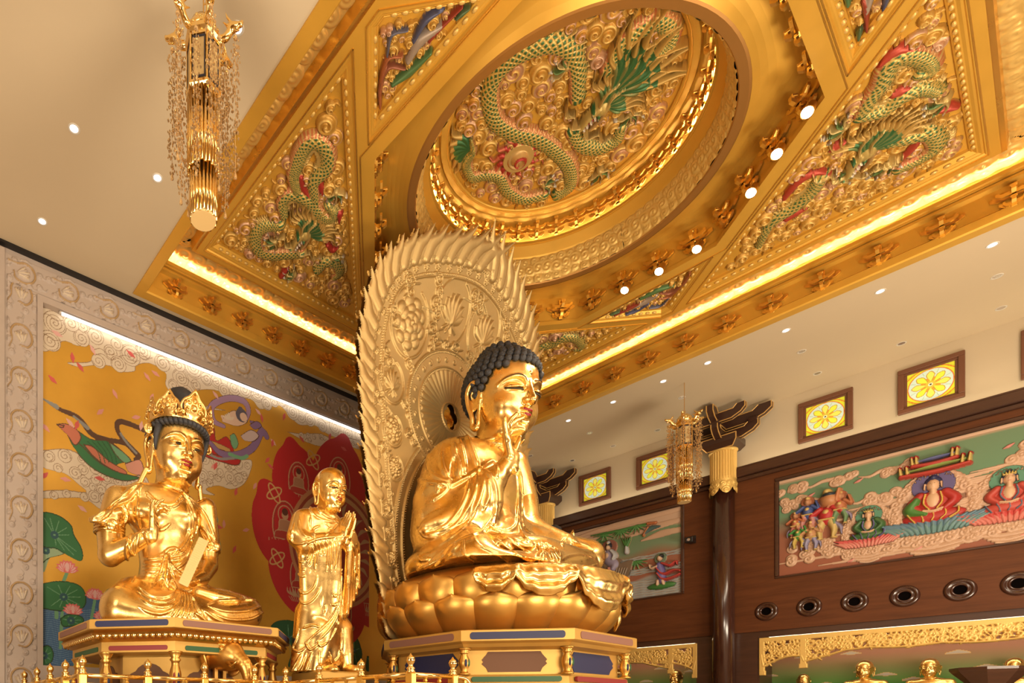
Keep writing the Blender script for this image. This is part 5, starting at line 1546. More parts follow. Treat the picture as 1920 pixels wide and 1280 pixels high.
# phoenix panels -----------------------------------------------------------
def phoenix_panel(k, label, h):
    poly = rot90(PHX, k); us = [p[0] for p in poly]; vs = [p[1] for p in poly]
    Fd = Field(min(us), max(us), min(vs), max(vs), h)
    c, s = math.cos(k*PI/2), math.sin(k*PI/2)
    def T(x, y): return (x*c-y*s, x*s+y*c)
    for L, r, col in (([(4.75, 0.75), (4.85, 0.45), (4.8, 0.15)], 0.06, (0.10, 0.11, 0.20)), ([(4.6, 0.55), (4.7, 0.2), (4.65, -0.1)], 0.10, (0.42, 0.33, 0.26)), ([(4.55, 0.9), (4.6, 0.5), (4.6, 0.3)], 0.05, (0.36, 0.06, 0.03)),
                      ([(4.8, -0.1), (4.95, -0.3), (4.7, -0.7), (4.5, -0.9)], 0.05, (0.40, 0.13, 0.05)), ([(4.45, 0.2), (4.5, -0.2), (4.6, -0.5)], 0.08, (0.10, 0.20, 0.07)), ([(5.0, 0.2), (5.15, 0.0), (5.0, -0.25)], 0.045, (0.14, 0.14, 0.2)),
                      ([(4.5, 0.75), (4.45, 0.95)], 0.05, (0.1, 0.16, 0.07)), ([(4.62, -0.2), (4.85, -0.4), (4.6, -0.95)], 0.05, (0.30, 0.10, 0.05))):
        Fd.stroke([T(*p) for p in L], [r*0.5, r, r*0.6], col, 0.13, 2)
    ip = inpoly(poly)
    fill_clouds(Fd, lambda u, v, m: ip(u, v, 0.19+m), 70, 0.055, 0.11, 40+k, 0.09)
    cc = np.mean(poly, 0); m = np.ones((Fd.nu, Fd.nv), bool)
    for i in range(4):
        (x0, y0), (x1, y1) = poly[i], poly[(i+1) % 4]; L = math.hypot(x1-x0, y1-y0)
        d = ((Fd.U-x0)*(y1-y0)-(Fd.V-y0)*(x1-x0))/L; dc = ((cc[0]-x0)*(y1-y0)-(cc[1]-y0)*(x1-x0))/L
        m &= (d*np.sign(dc)) > 0.165
    Fd.K[~m] = 0
    panel('phoenix_relief', label, poly, ZB, 0.14, Fd, frame_w=0.155, group='small phoenix panels of the coffer')
phoenix_panel(2, 'small phoenix relief with blue, white and red feathers, top left of the dome', 0.008)
phoenix_panel(0, 'small phoenix relief below the bright spotlights', 0.012)
phoenix_panel(3, 'small phoenix relief cut by the top edge at upper right', 0.014)
phoenix_panel(1, 'small phoenix relief hidden partly by the halo', 0.03)
# spotlights ---------------------------------------------------------------
for k, (x, y) in enumerate(((13.46, 2.70), (14.00, 3.25), (14.62, 3.81), (15.40, 5.02), (15.44, 5.82), (15.43, 6.60))):
    t = empty('spotlight', (x, y, ZB-0.02), 0, 'glowing spotlight on the octagonal beam, %s from the top' % _ord[k], 'spotlight', 'spotlights on the coffer beam')
    ax = Vector((-1, 0.3, -1.6)).normalized()
    q = ax.to_track_quat('Z', 'Y').to_matrix().to_4x4()
    b = MB(); b.lathe([(0.03, -0.22), (0.085, -0.20), (0.10, -0.02), (0.105, 0.0), (0.092, 0.0), (0.088, -0.02)], 20); b.xform(q); b.build('housing', GOLD_D, t, True, loc=(0, 0, -0.12))
    b = MB(); b.lathe([(0.001, -0.012), (0.088, -0.012), (0.088, -0.02), (0.001, -0.02)], 20); b.xform(q); b.build('lens', SPOT_ON, t, loc=(0, 0, -0.12))
    b = MB(); b.tube([(0, 0, 0.02), (0, 0, -0.12)], 0.015, 8); b.build('stem', GOLD_D, t)
for x, y in ((13.46, 2.70), (14.62, 3.81), (15.40, 5.02), (15.43, 6.60)):
    spot((x-0.08, y, ZB-0.22), (12.0, 7.6, 6.5), 260, 46, 0.7, 0.09)
# ------------------------------------------------------------------ marble frame and mural of the back wall
YM = 13.60
def xz(px, py, Y=YM):
    p = on_y(px, py, Y); return (p.x, p.z)
def xzs(ox, oy, sc, L): return [xz(ox+x/sc, oy+y/sc) for x, y in L]
b = MB()
b.bbox(-9, 2.38, 13.42, 13.67, 0, 11.5, 0.02); b.box(-9, 23.6, 13.50, 13.67, 11.42, 11.55)
b.box(2.38, 3.02, 13.47, 13.67, 0, 11.42); b.box(3.021, 3.14, 13.44, 13.67, 2.62, 10.66); b.box(3.02, 23.6, 13.47, 13.67, 10.80, 11.42); b.box(3.02, 20.78, 13.44, 13.67, 10.66, 10.80)
b.box(20.78, 23.6, 13.44, 13.67, 0, 10.80); b.box(3.02, 20.78, 13.44, 13.67, 0.0, 2.62)
structure(b.build('trim_3', MARBLE))
MARB2 = mat('carved_marble_gilt', (1, 1, 1), 0.5, attr='Col', bump=0.04, bscale=8)
CM, CG = (0.50, 0.405, 0.345), (0.46, 0.29, 0.13)
def lotus_scroll(Fd, u, v, r, a):
    """an oval tendril closing round a palmette"""
    c, s = math.cos(a), math.sin(a)
    def T(x, y): return (u+(x*c-y*s)*r, v+(x*s+y*c)*r)
    Fd.stroke([T(-1.05, -1.0), T(-0.75, -0.35), T(-0.72, 0.35), T(-0.30, 0.82), T(0.30, 0.80), T(0.72, 0.35), T(0.74, -0.30), T(0.35, -0.80), T(-0.2, -0.72)], [0.03*r, 0.075*r, 0.075*r, 0.08*r, 0.05*r], CG, 0.055, 1, 40)
    for k in range(5):
        t = (k-2)*0.42
        Fd.stroke([T(0.05*k-0.1, -0.45), T(math.sin(t)*0.38, 0.0), T(math.sin(t)*0.56, 0.42-abs(k-2)*0.10)], [0.05*r, 0.13*r, 0.06*r], CM if k % 2 else (0.68, 0.56, 0.42), 0.050, 1, 14)
        Fd.stroke([T(math.sin(t)*0.38, 0.0), T(math.sin(t)*0.60, 0.45-abs(k-2)*0.10)], 0.028*r, CG, 0.058, 1, 10)
    for x, y, q in ((-1.0, 0.5, 1), (1.0, -0.85, -1), (0.98, 0.9, 1), (-0.95, 1.15, -1), (0.1, 1.25, 1), (-0.9, -1.3, 1), (0.95, 0.1, 1), (-0.98, -0.35, -1), (0.3, -1.25, -1)):
        Fd.curl(*T(x, y), 0.25*r, x*3, q, 0.04, CM, None, 1, 1.4, base=0.0); Fd.stroke([T(x, y), T(x+0.3*q, y+0.35), T(x+0.1*q, y+0.65)], [0.05*r, 0.04*r, 0.01*r], None, 0.03, 1, 10)
    Fd.stroke([T(-1.0, 0.1), T(-1.1, 0.6), T(-0.75, 0.95)], [0.03*r, 0.06*r, 0.02*r], CM, 0.024, 1, 12)
fr = empty('carved_marble_frame', (2.7, 13.47, 0), 0, 'pale marble frame carved with lotus scrolls round the golden mural', 'wall frame')
Fd = Field(2.42, 2.99, 1.6, 10.8, 0.012, CM)
for k in range(10): lotus_scroll(Fd, 2.70, 2.3+k*0.93, 0.275, 0.0 if k % 2 else 0.15)
Fd.mesh('side_panel', MARB2, frame_M((-2.7, -0.006, 0), (1, 0, 0), (0, 0, 1), (0, -1, 0)), fr)
Fd = Field(2.42, 14.0, 10.83, 11.40, 0.013, CM)
for k in range(13): lotus_scroll(Fd, 2.75+k*0.93, 11.12, 0.27, -1.2)
Fd.mesh('top_panel', MARB2, frame_M((-2.7, -0.006, 0), (1, 0, 0), (0, 0, 1), (0, -1, 0)), fr)
t = empty('led_tube', (3.5, 13.50, 10.63), 0, 'long white linear light along the top edge of the mural', 'linear light')
b = MB(); b.box(0.06, 16.9, -0.02, 0.03, -0.035, 0.0); b.build('diffuser', LED, t)
b = MB(); b.box(0.0, 17.0, -0.03, 0.05, 0.0, 0.025); b.build('channel', DL_OFF, t)

# mural ---------------------------------------------------------------------
mu = empty('mural', (3.15, YM, 2.62), 0, 'golden wall painting of clouds, flying figures, lotus pond and red petal mandala', 'painting')
MUG = mat('mural_gold_ground', (0.66, 0.36, 0.045), 0.42, 0.40, var=0.10, vscale=0.5, rvar=0.08)
b = MB(); b.box(0, 17.65, 0, 0.06, 0, 8.06); b.build('gold_ground', MUG, mu)
Fd = Field(3.15, 13.3, 2.62, 10.66, 0.0125, (0.6, 0.35, 0.06))
Fd.Z[:] = 0.002
CW, CL = (0.68, 0.56, 0.42), (0.30, 0.19, 0.11)
def painted_cloud(P, seed, r=0.21, n=60, c=CW):
    Fd.poly(P, c, None, 1, smooth=len(P)*7, edge=CL, ew=0.013)
    ip = inpoly(P); rnd = random.Random(seed); pl = []
    us = [p[0] for p in P]; vs = [p[1] for p in P]
    for i in range(n*12):
        u, v, rr = rnd.uniform(min(us), max(us)), rnd.uniform(min(vs), max(vs)), r*rnd.uniform(0.55, 1.15)
        if not ip(u, v, rr*0.55) or any((u-a)**2+(v-b_)**2 < ((rr+c_)*0.78)**2 for a, b_, c_ in pl): continue
        pl.append((u, v, rr))
        Fd.disk(u, v, rr, None, CL, 1); Fd.disk(u, v, rr-0.013, None, c, 1)
        hd = rnd.choice((1, -1)); a0 = rnd.uniform(0, 6.28); tt = np.linspace(0, 2*PI*rr/0.075, int(26*rr/0.1))
        Fd.stroke([(u+(rr-0.03-t*0.0119)*math.cos(a0+hd*t), v+(rr-0.03-t*0.0119)*math.sin(a0+hd*t)) for t in tt if rr-0.03-t*0.0119 > 0.015], 0.0072, CL, None, 1, len(tt)*3)
        if len(pl) >= n: break
    for i in range(n//2):
        u, v = rnd.uniform(min(us), max(us)), rnd.uniform(min(vs), max(vs))
        if ip(u, v, r*0.6): Fd.stroke([(u-r, v-0.05), (u-r*0.3, v+0.04), (u+r*0.4, v-0.03), (u+r, v+0.03)], 0.0075, CL, None, 1, 14)
def r4(L): return xzs(0, 430, 2.742, L)
def r0(L): return xzs(0, 813, 2.742, L)
painted_cloud(r4([(210, 400), (210, 600), (240, 628), (285, 600), (330, 575), (400, 600), (440, 590), (480, 610), (478, 655), (450, 682), (345, 684), (400, 708), (480, 700), (560, 702), (620, 732), (690, 730), (700, 700), (770, 690), (850, 740), (850, 800), (890, 850), (940, 860), (960, 895), (1000, 835), (1100, 826), (1190, 862), (1290, 875), (1340, 925), (1430, 905), (1490, 960), (1540, 1005), (1620, 1010), (1700, 1060), (1860, 1110), (1860, 1040), (1000, 680), (313, 430), (250, 405)]), 1, 0.25, 130)
painted_cloud(r4([(945, 850), (1000, 895), (1160, 930), (1050, 925), (975, 915), (930, 880)]), 2, 0.1, 4)
painted_cloud(r4([(1475, 1040), (1550, 1050), (1640, 1050), (1700, 1080), (1660, 1115), (1590, 1100), (1530, 1070)]), 3, 0.14, 8)
painted_cloud(r4([(1740, 1060), (1850, 1090), (1850, 1130), (1790, 1110)]), 4, 0.12, 6)
painted_cloud(r0([(215, 85), (330, 78), (410, 105), (480, 150), (560, 200), (640, 222), (740, 215), (760, 280), (640, 300), (560, 360), (520, 390), (460, 350), (400, 330), (215, 332), (215, 296), (330, 290), (440, 300), (400, 260), (330, 205), (215, 170)]), 5, 0.17, 40)
painted_cloud(r0([(960, 110), (1100, 100), (1200, 135), (1290, 135), (1285, 200), (1250, 262), (1190, 286), (1120, 268), (1060, 285), (1105, 316), (1035, 305), (985, 260), (1000, 200), (960, 180)]), 6, 0.18, 34)
GR, GR2, GR3, SAL, RD, PU, BR, GY, SK = (0.035, 0.17, 0.06), (0.16, 0.36, 0.20), (0.02, 0.09, 0.035), (0.55, 0.17, 0.10), (0.42, 0.02, 0.02), (0.22, 0.13, 0.27), (0.10, 0.045, 0.025), (0.25, 0.25, 0.24), (0.72, 0.50, 0.38)
def P4(L, c, e=BR, n=6): Fd.poly(r4(L), c, None, 2, smooth=len(L)*n, edge=e, ew=0.012)
def S4(L, w, c, e=None):
    if e: Fd.stroke(r4(L), np.array(w)+0.012 if hasattr(w, '__len__') else w+0.012, e, None, 2, 40)
    Fd.stroke(r4(L), w, c, None, 2, 40)
# flying figure in green
S4([(220, 872), (300, 922), (400, 968), (470, 1050), (540, 1080), (640, 1100), (700, 1160)], [0.02, 0.06, 0.07, 0.06, 0.05], BR); S4([(220, 872), (290, 912)], [0.02, 0.06], GY); S4([(380, 962), (450, 1020)], [0.03, 0.05], GY)
S4([(745, 1035), (690, 1010), (625, 988), (600, 1005), (612, 1050), (660, 1110), (715, 1165), (690, 1180)], [0.06, 0.07, 0.06, 0.07, 0.03], BR); S4([(620, 1050), (650, 1095), (700, 1150)], 0.03, GY)
P4([(350, 1010), (400, 1035), (470, 1078), (560, 1090), (640, 1150), (672, 1190), (610, 1205), (560, 1235), (480, 1190), (400, 1110), (345, 1060)], GR)
P4([(560, 1092), (640, 1150), (672, 1190), (640, 1200), (590, 1150)], GR2)
P4([(345, 1060), (420, 1112), (500, 1190), (600, 1245), (716, 1275), (640, 1292), (540, 1262), (455, 1210), (380, 1125)], GR)
P4([(430, 1105), (480, 1120), (560, 1190), (645, 1240), (640, 1258), (560, 1225), (480, 1165)], SAL)
P4([(285, 1000), (345, 1000), (400, 1035), (415, 1075), (385, 1108), (350, 1062), (328, 1042)], SAL)
P4([(640, 1205), (720, 1185), (735, 1260), (665, 1250)], (0.66, 0.30, 0.22)); P4([(330, 1008), (285, 1003), (320, 1018)], SAL)
for q in range(5): S4([(450+q*25, 1090), (500+q*22, 1140+q*4), (520+q*20, 1200)], 0.010, GR3)
# flying figure in red
P4([(1055, 995), (1100, 1020), (1112, 1085), (1165, 1065), (1200, 1130), (1190, 1160), (1120, 1172), (1075, 1140), (1005, 1130), (1035, 1060)], RD)
P4([(1005, 1140), (1150, 1165), (1232, 1180), (1215, 1212), (1120, 1190), (1050, 1165)], RD)
S4([(1000, 1115), (1060, 1098), (1120, 1112), (1175, 1135)], [0.04, 0.07, 0.05], (0.50, 0.30, 0.10), BR)
S4([(1150, 1012), (1100, 985), (1084, 925), (1110, 890), (1180, 868), (1250, 882), (1277, 930), (1262, 985)], [0.05, 0.09, 0.08, 0.09, 0.05], (0.36, 0.22, 0.36), BR)
S4([(1080, 1095), (1135, 1150), (1220, 1160), (1300, 1120), (1345, 1040), (1370, 1065), (1330, 1010), (1290, 990)], [0.05, 0.10, 0.10, 0.08, 0.04], PU, BR)
P4([(1025, 1010), (1045, 988), (1062, 1000), (1058, 1035), (1040, 1062), (1012, 1050)], GR2); P4([(1180, 1060), (1205, 1050), (1225, 1100), (1210, 1130), (1190, 1110)], GR2)
P4([(1160, 955), (1200, 930), (1245, 955), (1270, 990), (1225, 1012), (1170, 1000), (1140, 985)], SK); S4([(1165, 970), (1140, 960), (1150, 985)], 0.03, SK)
P4([(1235, 1060), (1290, 1030), (1330, 1060), (1300, 1090), (1255, 1085)], (0.55, 0.42, 0.40)); P4([(1280, 1005), (1320, 985), (1345, 1010), (1310, 1030)], PU)
Fd.disk(*r4([(1242, 955)])[0], 0.19, None, (0.10, 0.09, 0.13), 2); Fd.disk(*r4([(1252, 965)])[0], 0.12, None, SK, 2); Fd.disk(*r4([(1236, 925)])[0], 0.08, None, (0.10, 0.09, 0.13), 2)
for q in range(4): S4([(1150+8*q, 960-5*q), (1170+6*q, 975), (1185+5*q, 968)], 0.022, (0.74, 0.60, 0.46))
S4([(1180, 1155), (1240, 1175), (1270, 1165)], 0.05, GR2); S4([(1060, 1150), (1130, 1178), (1200, 1176)], 0.035, GY)
Fd.stroke(r4([(1050, 970+0), (1078, 1000)]), 0.01, BR, None, 2)
Fd.stroke(r0([(1065, 400), (1105, 420), (1110, 460), (1085, 445)]), [0.02, 0.06, 0.02], GR2, None, 2); Fd.stroke(r0([(1110, 500), (1130, 560), (1135, 600)]), 0.012, GR2, None, 3)
# pond, leaves, flowers
BLU, BLU2 = (0.055, 0.13, 0.27), (0.13, 0.24, 0.38)
Fd.poly(r0([(210, 895), (330, 905), (430, 850), (445, 820), (530, 830), (530, 1000), (460, 1110), (420, 1195), (210, 1195)]), BLU, None, 3)
for k in range(26):
    y = 905+k*11
    Fd.stroke(r0([(215, y), (260, y-6), (310, y+5), (360, y-5), (420, y+4), (500, y-4)]), 0.0085, BLU2, None, 3, 40)
def leaf(P, c=GR, c2=(0.03, 0.10, 0.12), ctr=None, veins=9):
    Q = r0(P); Fd.poly(Q, c, None, 3, smooth=len(Q)*7, edge=(0.02, 0.05, 0.02), ew=0.012)
    ctr = r0([ctr])[0] if ctr else tuple(np.mean(Q, 0))
    for k in range(veins):
        a = 2*PI*k/veins; q = Q[int(len(Q)*k/veins) % len(Q)]
        Fd.stroke([ctr, (ctr[0]*0.25+q[0]*0.75, ctr[1]*0.25+q[1]*0.75)], [0.010, 0.007], GR2, None, 3, 12)
    Fd.disk(*ctr, 0.09, None, c2, 3); Fd.disk(*ctr, 0.025, None, GR2, 3)
S0 = lambda L, w, c: Fd.stroke(r0(L), w, c, None, 3, 20)
S0([(345, 710), (325, 760)], 0.04, GR2); S0([(218, 700), (240, 640)], 0.05, (0.30, 0.42, 0.25)); S0([(488, 850), (470, 950)], 0.035, GR2); S0([(320, 910), (310, 1100)], 0.035, GR2); S0([(400, 1110), (385, 1190)], 0.04, GR2); S0([(290, 915), (290, 945)], 0.04, GR2)
leaf([(210, 560), (280, 575), (330, 615), (250, 640), (210, 660)], (0.33, 0.45, 0.27), ctr=(235, 600), veins=3)
leaf([(210, 403), (250, 405), (310, 425), (365, 470), (380, 520), (415, 580), (426, 630), (410, 656), (350, 628), (290, 590), (210, 565)], ctr=(280, 520))
leaf([(215, 770), (290, 758), (370, 765), (420, 790), (442, 840), (430, 890), (380, 910), (300, 908), (240, 900), (210, 880)], ctr=(327, 838))
leaf([(312, 950), (345, 930), (400, 932), (430, 955), (410, 980), (350, 990), (320, 985)], ctr=(365, 960), veins=6)
leaf([(210, 1095), (250, 1090), (272, 1120), (268, 1165), (240, 1188), (210, 1185)], ctr=(225, 1140), veins=5)
def lotus_flower(p, r, c0=(0.72, 0.16, 0.16), c1=(0.78, 0.45, 0.42), k=3):
    u, v = p
    for a, L in ((-1.35, 0.95), (1.35, 0.95), (-1.0, 1.05), (1.0, 1.05), (-0.62, 1.1), (0.62, 1.1), (-0.3, 1.15), (0.3, 1.15), (0, 1.1)):
        d = (math.sin(a), math.cos(a)*0.8)
        Fd.stroke([(u, v), (u+d[0]*r*0.5*L, v+d[1]*r*0.6*L), (u+d[0]*r*L, v+d[1]*r*L)], [r*0.16, r*0.25, r*0.03], c0, None, k, 12)
        Fd.stroke([(u, v+0.02), (u+d[0]*r*0.45*L, v+d[1]*r*0.55*L), (u+d[0]*r*0.8*L, v+d[1]*r*0.8*L)], [r*0.14, r*0.19, r*0.02], c1, None, k, 12)
lotus_flower(r0([(345, 705)])[0], 0.27); lotus_flower(r0([(488, 842)])[0], 0.25); lotus_flower(r0([(375, 920)])[0], 0.24); lotus_flower(r0([(520, 948)])[0], 0.2)
leaf([(1390, 990), (1420, 965), (1480, 958), (1530, 975), (1545, 1010), (1535, 1100), (1500, 1190), (1480, 1190), (1500, 1100), (1440, 1040)], GR3, veins=5)
leaf([(1790, 1030), (1820, 1030), (1850, 1080), (1858, 1150), (1830, 1190), (1790, 1150)], GR3, veins=4)
def rm(L): return [(600*2.742+x, y) for x, y in L]
leaf(rm([(140, 1030), (175, 1040), (210, 1100), (215, 1150), (195, 1210), (150, 1170), (135, 1100)]), GR3, veins=5)
leaf(rm([(285, 1025), (303, 1035), (300, 1090), (285, 1112), (276, 1090), (280, 1050)]), GR, veins=3); leaf(rm([(240, 1142), (282, 1145), (284, 1180), (270, 1218), (235, 1215)]), GR3, veins=4)
Fd.poly(r0(rm([(270, 1165), (345, 1170), (340, 1240), (260, 1240)])), (0.07, 0.12, 0.20), None, 3); leaf(rm([(350, 1040), (375, 1050), (372, 1060), (352, 1056)]), GR, veins=2)
S0(rm([(293, 1210), (292, 1240)]), 0.02, GR2); Fd.disk(*r0(rm([(293, 1190)]))[0], 0.09, None, (0.62, 0.16, 0.14), 3, ry=0.20); Fd.disk(*r0(rm([(293, 1190)]))[0], 0.04, None, (0.75, 0.42, 0.32), 3, ry=0.16)
# red petal mandala
RM, RL = (0.46, 0.018, 0.022), (0.50, 0.30, 0.17)
def mandala_petal(cx, cy, rx, ry, ang=0.0, fig=True):
    u, v = r0([(cx, cy)])[0]
    c, s = math.cos(ang), math.sin(ang)
    P = [(math.sin(t)*rx*(1-0.10*math.cos(t)), math.cos(t)*ry+(0.12*ry if abs(t) < 0.15 else 0)) for t in np.linspace(-PI, PI, 26)[:-1]]
    Fd.poly([(u+x*c-y*s, v+x*s+y*c) for x, y in P], RM, None, 4, smooth=100)
    if not fig: return
    q = min(rx, ry)*0.62
    def ring(du, dv, r, ry_, w, c_):
        Fd.stroke([(u+du+r*math.sin(t), v+dv+ry_*math.cos(t)) for t in np.linspace(0, 2*PI, 20)], w, c_, None, 4, 60)
    ring(0, q*0.1, q*0.62, q*1.0, 0.018, RL); ring(0, q*0.1, q*0.55, q*0.92, 0.010, (0.2, 0.05, 0.03)); ring(0, q*0.55, q*0.34, q*0.36, 0.016, RL)
    Fd.poly([(u-q*0.55, v-q*0.45), (u+q*0.55, v-q*0.45), (u+q*0.32, v-q*0.05), (u+q*0.25, v+q*0.3), (u-q*0.25, v+q*0.3), (u-q*0.32, v-q*0.05)], (0.42, 0.20, 0.11), None, 4, smooth=50, edge=RL, ew=0.014)
    Fd.poly([(u-q*0.55, v-q*0.45), (u+q*0.55, v-q*0.45), (u+q*0.4, v-q*0.15), (u-q*0.4, v-q*0.15)], (0.40, 0.04, 0.03), None, 4, smooth=40, edge=RL, ew=0.012)
    Fd.disk(u, v+q*0.52, q*0.17, None, (0.52, 0.30, 0.17), 4); Fd.disk(u, v+q*0.66, q*0.15, None, (0.10, 0.03, 0.02), 4)
    for k in range(11):
        t = (k-5)*0.2
        Fd.stroke([(u+t*q*0.4, v-q*0.9), (u+t*q*0.75, v-q*0.72), (u+t*q*0.8, v-q*0.5)], [0.012, 0.03, 0.008], RL, None, 4, 10)
        Fd.stroke([(u+t*q*0.5, v-q*1.12), (u+t*q*0.7, v-q*0.92)], 0.012, RL, None, 4, 6)
for cx, cy, rx, ry, a in ((1535, 262, 0.98, 1.22, 0.25), (1745, 250, 1.15, 1.42, -0.15), (1465, 485, 1.16, 1.32, 0.6), (1545, 745, 1.0, 1.32, 0.9), (1895, 830, 0.98, 1.15, -2.6), (1760, 930, 1.0, 1.0, 3.1)): mandala_petal(cx, cy, rx, ry, a)
u, v = r0([(1735, 585)])[0]
for r, c in ((1.92, (0.50, 0.22, 0.10)), (1.80, (0.28, 0.05, 0.03)), (1.70, (0.52, 0.28, 0.14)), (1.55, (0.36, 0.05, 0.04)), (1.0, (0.50, 0.26, 0.14)), (0.94, (0.36, 0.05, 0.04))): Fd.disk(u, v, r, None, c, 4)
for k in range(24):
    a = 2*PI*k/24; Fd.stroke([(u+1.0*math.cos(a), v+1.0*math.sin(a)), (u+1.25*math.cos(a+0.06), v+1.25*math.sin(a+0.06)), (u+1.5*math.cos(a), v+1.5*math.sin(a))], [0.02, 0.07, 0.01], RL, None, 4, 10)
for q in ((1410, 305), (1425, 640), (1610, 135)):   # pale crossed knots beside the mandala
    u, v = r0([q])[0]
    for a in (0.6, 2.2):
        Fd.stroke([(u+0.30*math.cos(a)*math.cos(t)-0.12*math.sin(a)*math.sin(t), v+0.30*math.sin(a)*math.cos(t)+0.12*math.cos(a)*math.sin(t)) for t in np.linspace(0, 2*PI, 16)], 0.022, (0.60, 0.36, 0.14), None, 4, 50)
# drifting petals
rnd = random.Random(9)
pts = [(292, 535), (372, 658), (413, 710), (475, 618), (270, 772), (590, 845), (780, 866), (755, 757), (800, 742), (672, 640), (945, 850), (515, 938), (700, 966), (232, 1018), (360, 995), (395, 1005), (725, 1010), (1108, 852), (1328, 940), (1345, 970), (1460, 962), (1552, 1080), (1405, 1095), (1375, 1185), (1390, 1218), (1768, 1128), (1100, 1215), (1695, 1065), (1080, 950)]
pts2 = [(228, 215), (335, 235), (512, 230), (422, 385), (1108, 165), (1212, 300), (1310, 268), (1400, 50), (1265, 495), (1205, 595), (1150, 465), (1125, 480), (1100, 500)]
for p in r4(pts)+r0(pts2):
    a = rnd.uniform(0, 6.28); r = 0.11
    Fd.stroke([(p[0]-r*math.cos(a), p[1]-r*math.sin(a)), p, (p[0]+r*math.cos(a), p[1]+r*math.sin(a))], [0.015, 0.055, 0.01], rnd.choice(((0.62, 0.10, 0.09), (0.74, 0.40, 0.36), (0.70, 0.30, 0.26))), None, 5, 12)
Fd.U; MM = frame_M((-3.15, 0, -2.62), (1, 0, 0), (0, 0, 1), (0, -1, 0))
q = Fd.K[:-1, :-1]
FdK = Fd.K.copy()
for k, nm in ((1, 'painted_clouds'), (2, 'painted_flying_figures'), (3, 'painted_lotus_pond'), (4, 'painted_mandala'), (5, 'painted_drifting_petals')):
    keep = FdK == k
    # grow by one cell so that neighbours meet
    g = keep.copy(); g[1:, :] |= keep[:-1, :]; g[:, 1:] |= keep[:, :-1]; g[1:, 1:] |= keep[:-1, :-1]
    Fd.Z[:] = 0.002+0.0006*k
    Fd.mesh(nm, PAINT, MM, mu, keep=g)
del Fd

# ------------------------------------------------------------------ halo
HC = 11.95; HY0 = 9.15
def halo_pt(V):
    """u across, v along the sheet (bends forward above 9 m), h towards the front"""
    u, v, h = V[:, 0], V[:, 1], V[:, 2]
    Rb = 6.0; t = np.clip((v-9.0)/Rb, 0, None)
    y = HY0-Rb*(1-np.cos(t)); z = np.where(v < 9.0, v, 9.0+Rb*np.sin(t))
    return np.stack([HC+u, y-h*np.cos(t), z-h*np.sin(t)], 1)-np.array((HC, HY0, 3.0))
HWV = [3.0, 4.5, 5.55, 6.7, 7.85, 8.95, 9.8, 10.6, 11.15, 11.6, 11.95, 12.2, 12.38, 12.45]
HWW = [2.15, 2.42, 2.64, 2.80, 2.92, 3.02, 3.05, 2.99, 2.84, 2.50, 1.95, 1.30, 0.65, 0.0]
def hw(v): return np.interp(v, HWV, HWW)
def outline(off, n=160):
    """left-bottom -> apex -> right-bottom, moved inwards by off"""
    P = smoothpts([(-w, v) for v, w in zip(HWV, HWW)]+[(w, v) for v, w in list(zip(HWV, HWW))[-2::-1]], n)
    d = np.gradient(P, axis=0); d /= np.linalg.norm(d, axis=1)[:, None]
    return P+np.stack([d[:, 1], -d[:, 0]], 1)*off
Fd = Field(-3.75, 3.75, 3.0, 13.6, 0.0135, (1, 1, 1))
Fd.poly(outline(0.0), None, None, 1)
inside = Fd.K == 1
rnd = random.Random(4)
O = outline(0.0, 300)
for i in range(3, 297, 3):     # overlapping flame tongues leaning towards the apex
    p = O[i]; d = O[i+1]-O[i-1]; d /= np.linalg.norm(d); n = np.array((-d[1], d[0]))
    up = d if i < 150 else -d
    top = max(0, 1-abs(i-150)/42)
    L = (0.30+0.10*(i % 2 == 1)+0.05*rnd.random())*(1+0.75*top)
    pts = [p-n*0.10-up*0.10, p+n*L*0.30+up*L*0.12, p+n*L*0.52+up*L*0.55, p+n*L*0.98+up*L*0.95]
    Fd.stroke(pts, [0.13, 0.15, 0.10, 0.012], None, 0.05+0.03*(i % 2 == 1), 1, 14)
    q = p-n*0.03+up*0.02
    if i % 2 == 1: Fd.curl(q[0], q[1], 0.085, rnd.uniform(0, 6), 1, 0.06, None, None, 1, 1.4)
def ridge(P, r, z, n=200): Fd.stroke(P, r, None, z, 1, n, smooth=False)
def beads(P, r, z, step):
    L = 0; last = -9
    for a, b_ in zip(P[:-1], P[1:]):
        l = math.hypot(*(b_-a))
        while L+l >= last+step:
            last = last+step if last > -5 else L
            t = (last-L)/l if l > 0 else 0
            c = a+(b_-a)*max(0, min(1, t))
            Fd.disk(c[0], c[1], r, z, None, 1, dome=True)
        L += l
for off in (0.09, 0.44): ridge(outline(off, 300), 0.022, 0.06); beads(outline(off+0.045 if off < 0.3 else off-0.05, 600), 0.022, 0.06, 0.058)
B_ = outline(0.265, 50)
for i, p in enumerate(B_[2:-2]):      # little blossoms in the border
    for k in range(5): Fd.disk(p[0]+0.045*math.cos(k*1.257), p[1]+0.045*math.sin(k*1.257), 0.032, 0.045, None, 1, dome=True)
    Fd.disk(p[0], p[1], 0.025, 0.06, None, 1, dome=True)
HN = (-0.22, 8.95)      # centre of the round head nimbus
def circle_pts(c, r, n=200, a0=0, a1=2*PI, ry=None): return np.array([(c[0]+r*math.sin(t), c[1]+(ry or r)*math.cos(t)) for t in np.linspace(a0, a1, n)])
def tendril(P, r=0.032, z=0.05): Fd.stroke(P, [r*0.6, r, r, r*0.4], None, z, 1, 40)
